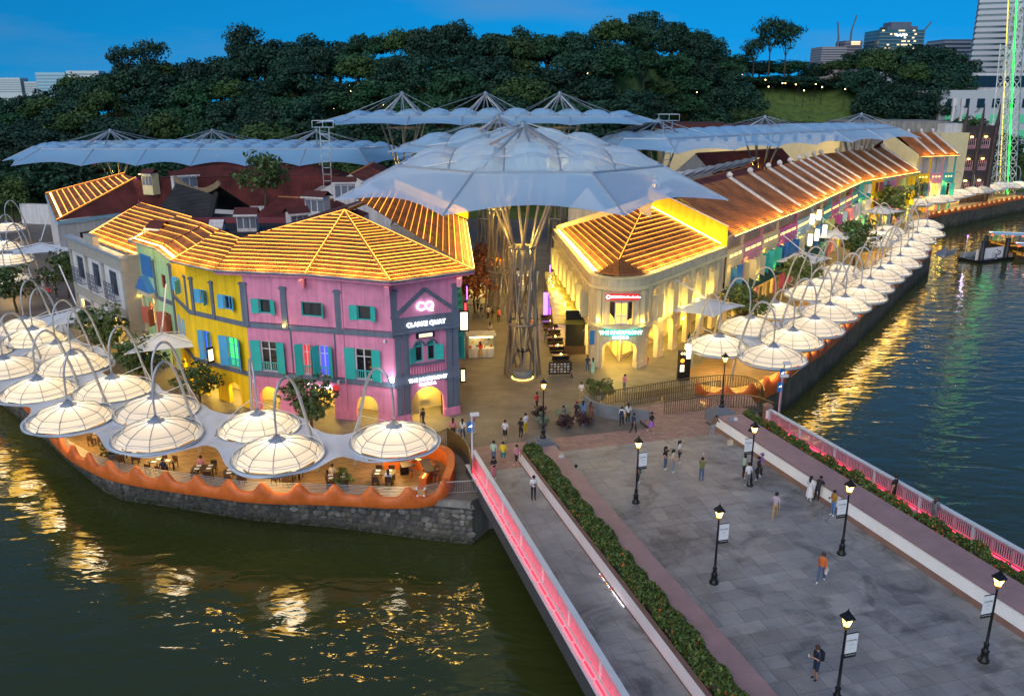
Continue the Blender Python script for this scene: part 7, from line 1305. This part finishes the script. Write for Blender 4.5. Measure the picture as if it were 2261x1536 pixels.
# ================================================================ jetty and bumboats
j = thing('landing_pontoon', 'grey landing pontoon with white shelter panel and dark piles', 'pontoon', (85.5,150,-3.2), .45); MB().bx(-6,6,-2.6,2.6,-.3,.6).build('float','black_iron',j); MB().bx(-5.5,3.8,-1.4,-1.2,.6,3.0).build('screen','white_paint',j); MB().tube([(2.2+.45*cos(2*PI*k/14),-1.45,1.7+.45*sin(2*PI*k/14)) for k in range(14)],.08,5,closed=True).build('painted_ring','black_iron',j); MB().bx(-6,6,2.2,2.3,.6,1.7).build('railing','steel',j)
for x, y in ((-4.6,-2),(3.9,-2),(2.4,2.4)): MB().lathe([(.55,-1),(.55,5.0),(.0,5.05)],10).build('pile','black_iron',j,True,loc=(x,y,0))
MB().tube([(.4*cos(2*PI*k/14),0,.4*sin(2*PI*k/14)) for k in range(14)],.1,6,closed=True).build('life_ring','orange_shell',j,loc=(1.6,2.1,2.6)); MB().bx(-.9,.9,-8,0,.4,.7).bx(-.95,-.9,-8,0,.7,1.7).bx(.9,.95,-8,0,.7,1.7).build('gangway','steel',j,loc=(-9.5,2,1.6),rz=-1.2); MB().tube([(-5.5,1.5,0),(-5.5,1.5,5.5)],.05,5).build('lamp_pole','white_paint',j); MB().lathe([(0,0),(.25,.15),(0,.35)],6).build('lamp_head','violet_light',j,loc=(-5.5,1.5,5.5)); lamp('lamp',(-5.5,1.2,5.4),120,(.6,.5,1),.15,j); lamp('lamp',(0,-.6,2.6),60,(.7,.9,1),.15,j)
j.scale = (.78,.78,.78)
person((86.2,148.2,-2.73), .3, 'boat hand in white top standing on the pontoon', 'stand', 'w', 'jean')
def bumboat(label, x, y, rz):
    o = thing('bumboat', label, 'boat', (x,y,-3.2), rz, 'moored bumboats'); S = [(-7,.5,1.5),(-6,1.2,1.1),(-3,1.9,.8),(1,2.0,.75),(5,1.8,.8),(7,1.2,1.2)]; V = []
    for sx, w, h_ in S: V += [(sx,-w,h_),(sx,-w*.75,-.3),(sx,w*.75,-.3),(sx,w,h_)]
    MB().add(V, [(i*4+k,(i+1)*4+k,(i+1)*4+k+1,i*4+k+1) for i in range(5) for k in range(3)]+[(0,1,2,3),(23,22,21,20)]).build('hull','dark_wood',o); q = MB()
    for a, c in zip(S, S[1:]):
        for s_ in (-1,1): q.beam((a[0],s_*a[1],a[2]),(c[0],s_*c[1],c[2]),.22,.3)
    q.build('gunwale','sign_gold_paint',o); MB().bx(-5.5,6.5,-1.5,1.5,.5,.6).build('deck','dark_wood',o); MB().add([(-4,-1.9,2.7),(6.6,-1.9,2.7),(6.6,0,3.0),(-4,0,3.0),(-4,1.9,2.7),(6.6,1.9,2.7)],[(0,1,2,3),(3,2,5,4)]).build('roof','sky_blue',o); MB().bx(-4,6.6,-1.95,-1.85,2.55,2.75).build('roof_light','led_dim',o)
    for k in range(6):
        for s_ in (-1,1): MB().beam((-3.8+k*2,s_*1.6,.6),(-3.8+k*2,s_*1.7,2.7),.1).build('post','dark_wood',o)
        MB().lathe([(0,-.22),(.22,-.1),(.22,.1),(0,.22)],8).build('red_lantern','lantern_red',o,loc=(-2.8+k*1.8,-1.2,2.2))
    lamp('lamp',(0,-.5,2.3),60,(1,.35,.12),.15,o)
mat('sign_gold_paint',(.7,.33,.02),.5); mat('led_dim',(.8,.9,1),.4,emit=(.6,.75,1),es=2); mat('lantern_red',(.8,.05,.03),.4,emit=(1,.08,.04),es=4)
bumboat('farther moored bumboat with red lanterns and pale roof', 99.5, 161, 2.9); bumboat('nearer moored bumboat with gold gunwale and pale roof', 97.5, 148.5, 2.85)

rs = random.Random(9); SC = [('k','jean'),('w','k'),('red','k'),('navy','grey'),('w','jean'),('grey','k'),('org','k'),('k','k'),('lav','k'),('tealc','tan'),('k','ltjean'),('w','tan'),('olive','k'),('pinkc','k')]
SP = sorted([(rs.uniform(-4.6,4.6), rs.uniform(84,128)) for _ in SC], key=lambda p: p[1])
for i, ((x, y), (a, c)) in enumerate(zip(SP, SC)): person((x,y,0), rs.choice([0,PI])+rs.uniform(-.4,.4), 'stroller deep in the inner street, %s from the front' % ORD[i], rs.choice(['walk','walk','stand','talk']), a, c, long=rs.random() < .4)['group'] = 'strollers in the inner street'
for i, (x, y, z, m_, lab) in enumerate([(-5.0,88,3.4,'pink_led','pink neon bar sign on the inner street\'s left side'),(-5.3,97,3.2,'violet_light','violet neon bar sign on the inner street\'s left side'),(-5.6,106,3.4,'sign_gold','amber neon bar sign on the inner street\'s left side'),(5.0,109,3.3,'violet_light','violet neon bar sign on the inner street\'s right side')]):
    o = thing('neon_sign', lab, 'sign', (x,y,z), 0); MB().bx(-.1,.1,-.3,.3,-1.0,1.0).build('casing','black_iron',o); MB().tube([(0,-.34,-.8),(0,-.34,.8)],.06,6).build('neon_tube',m_,o)
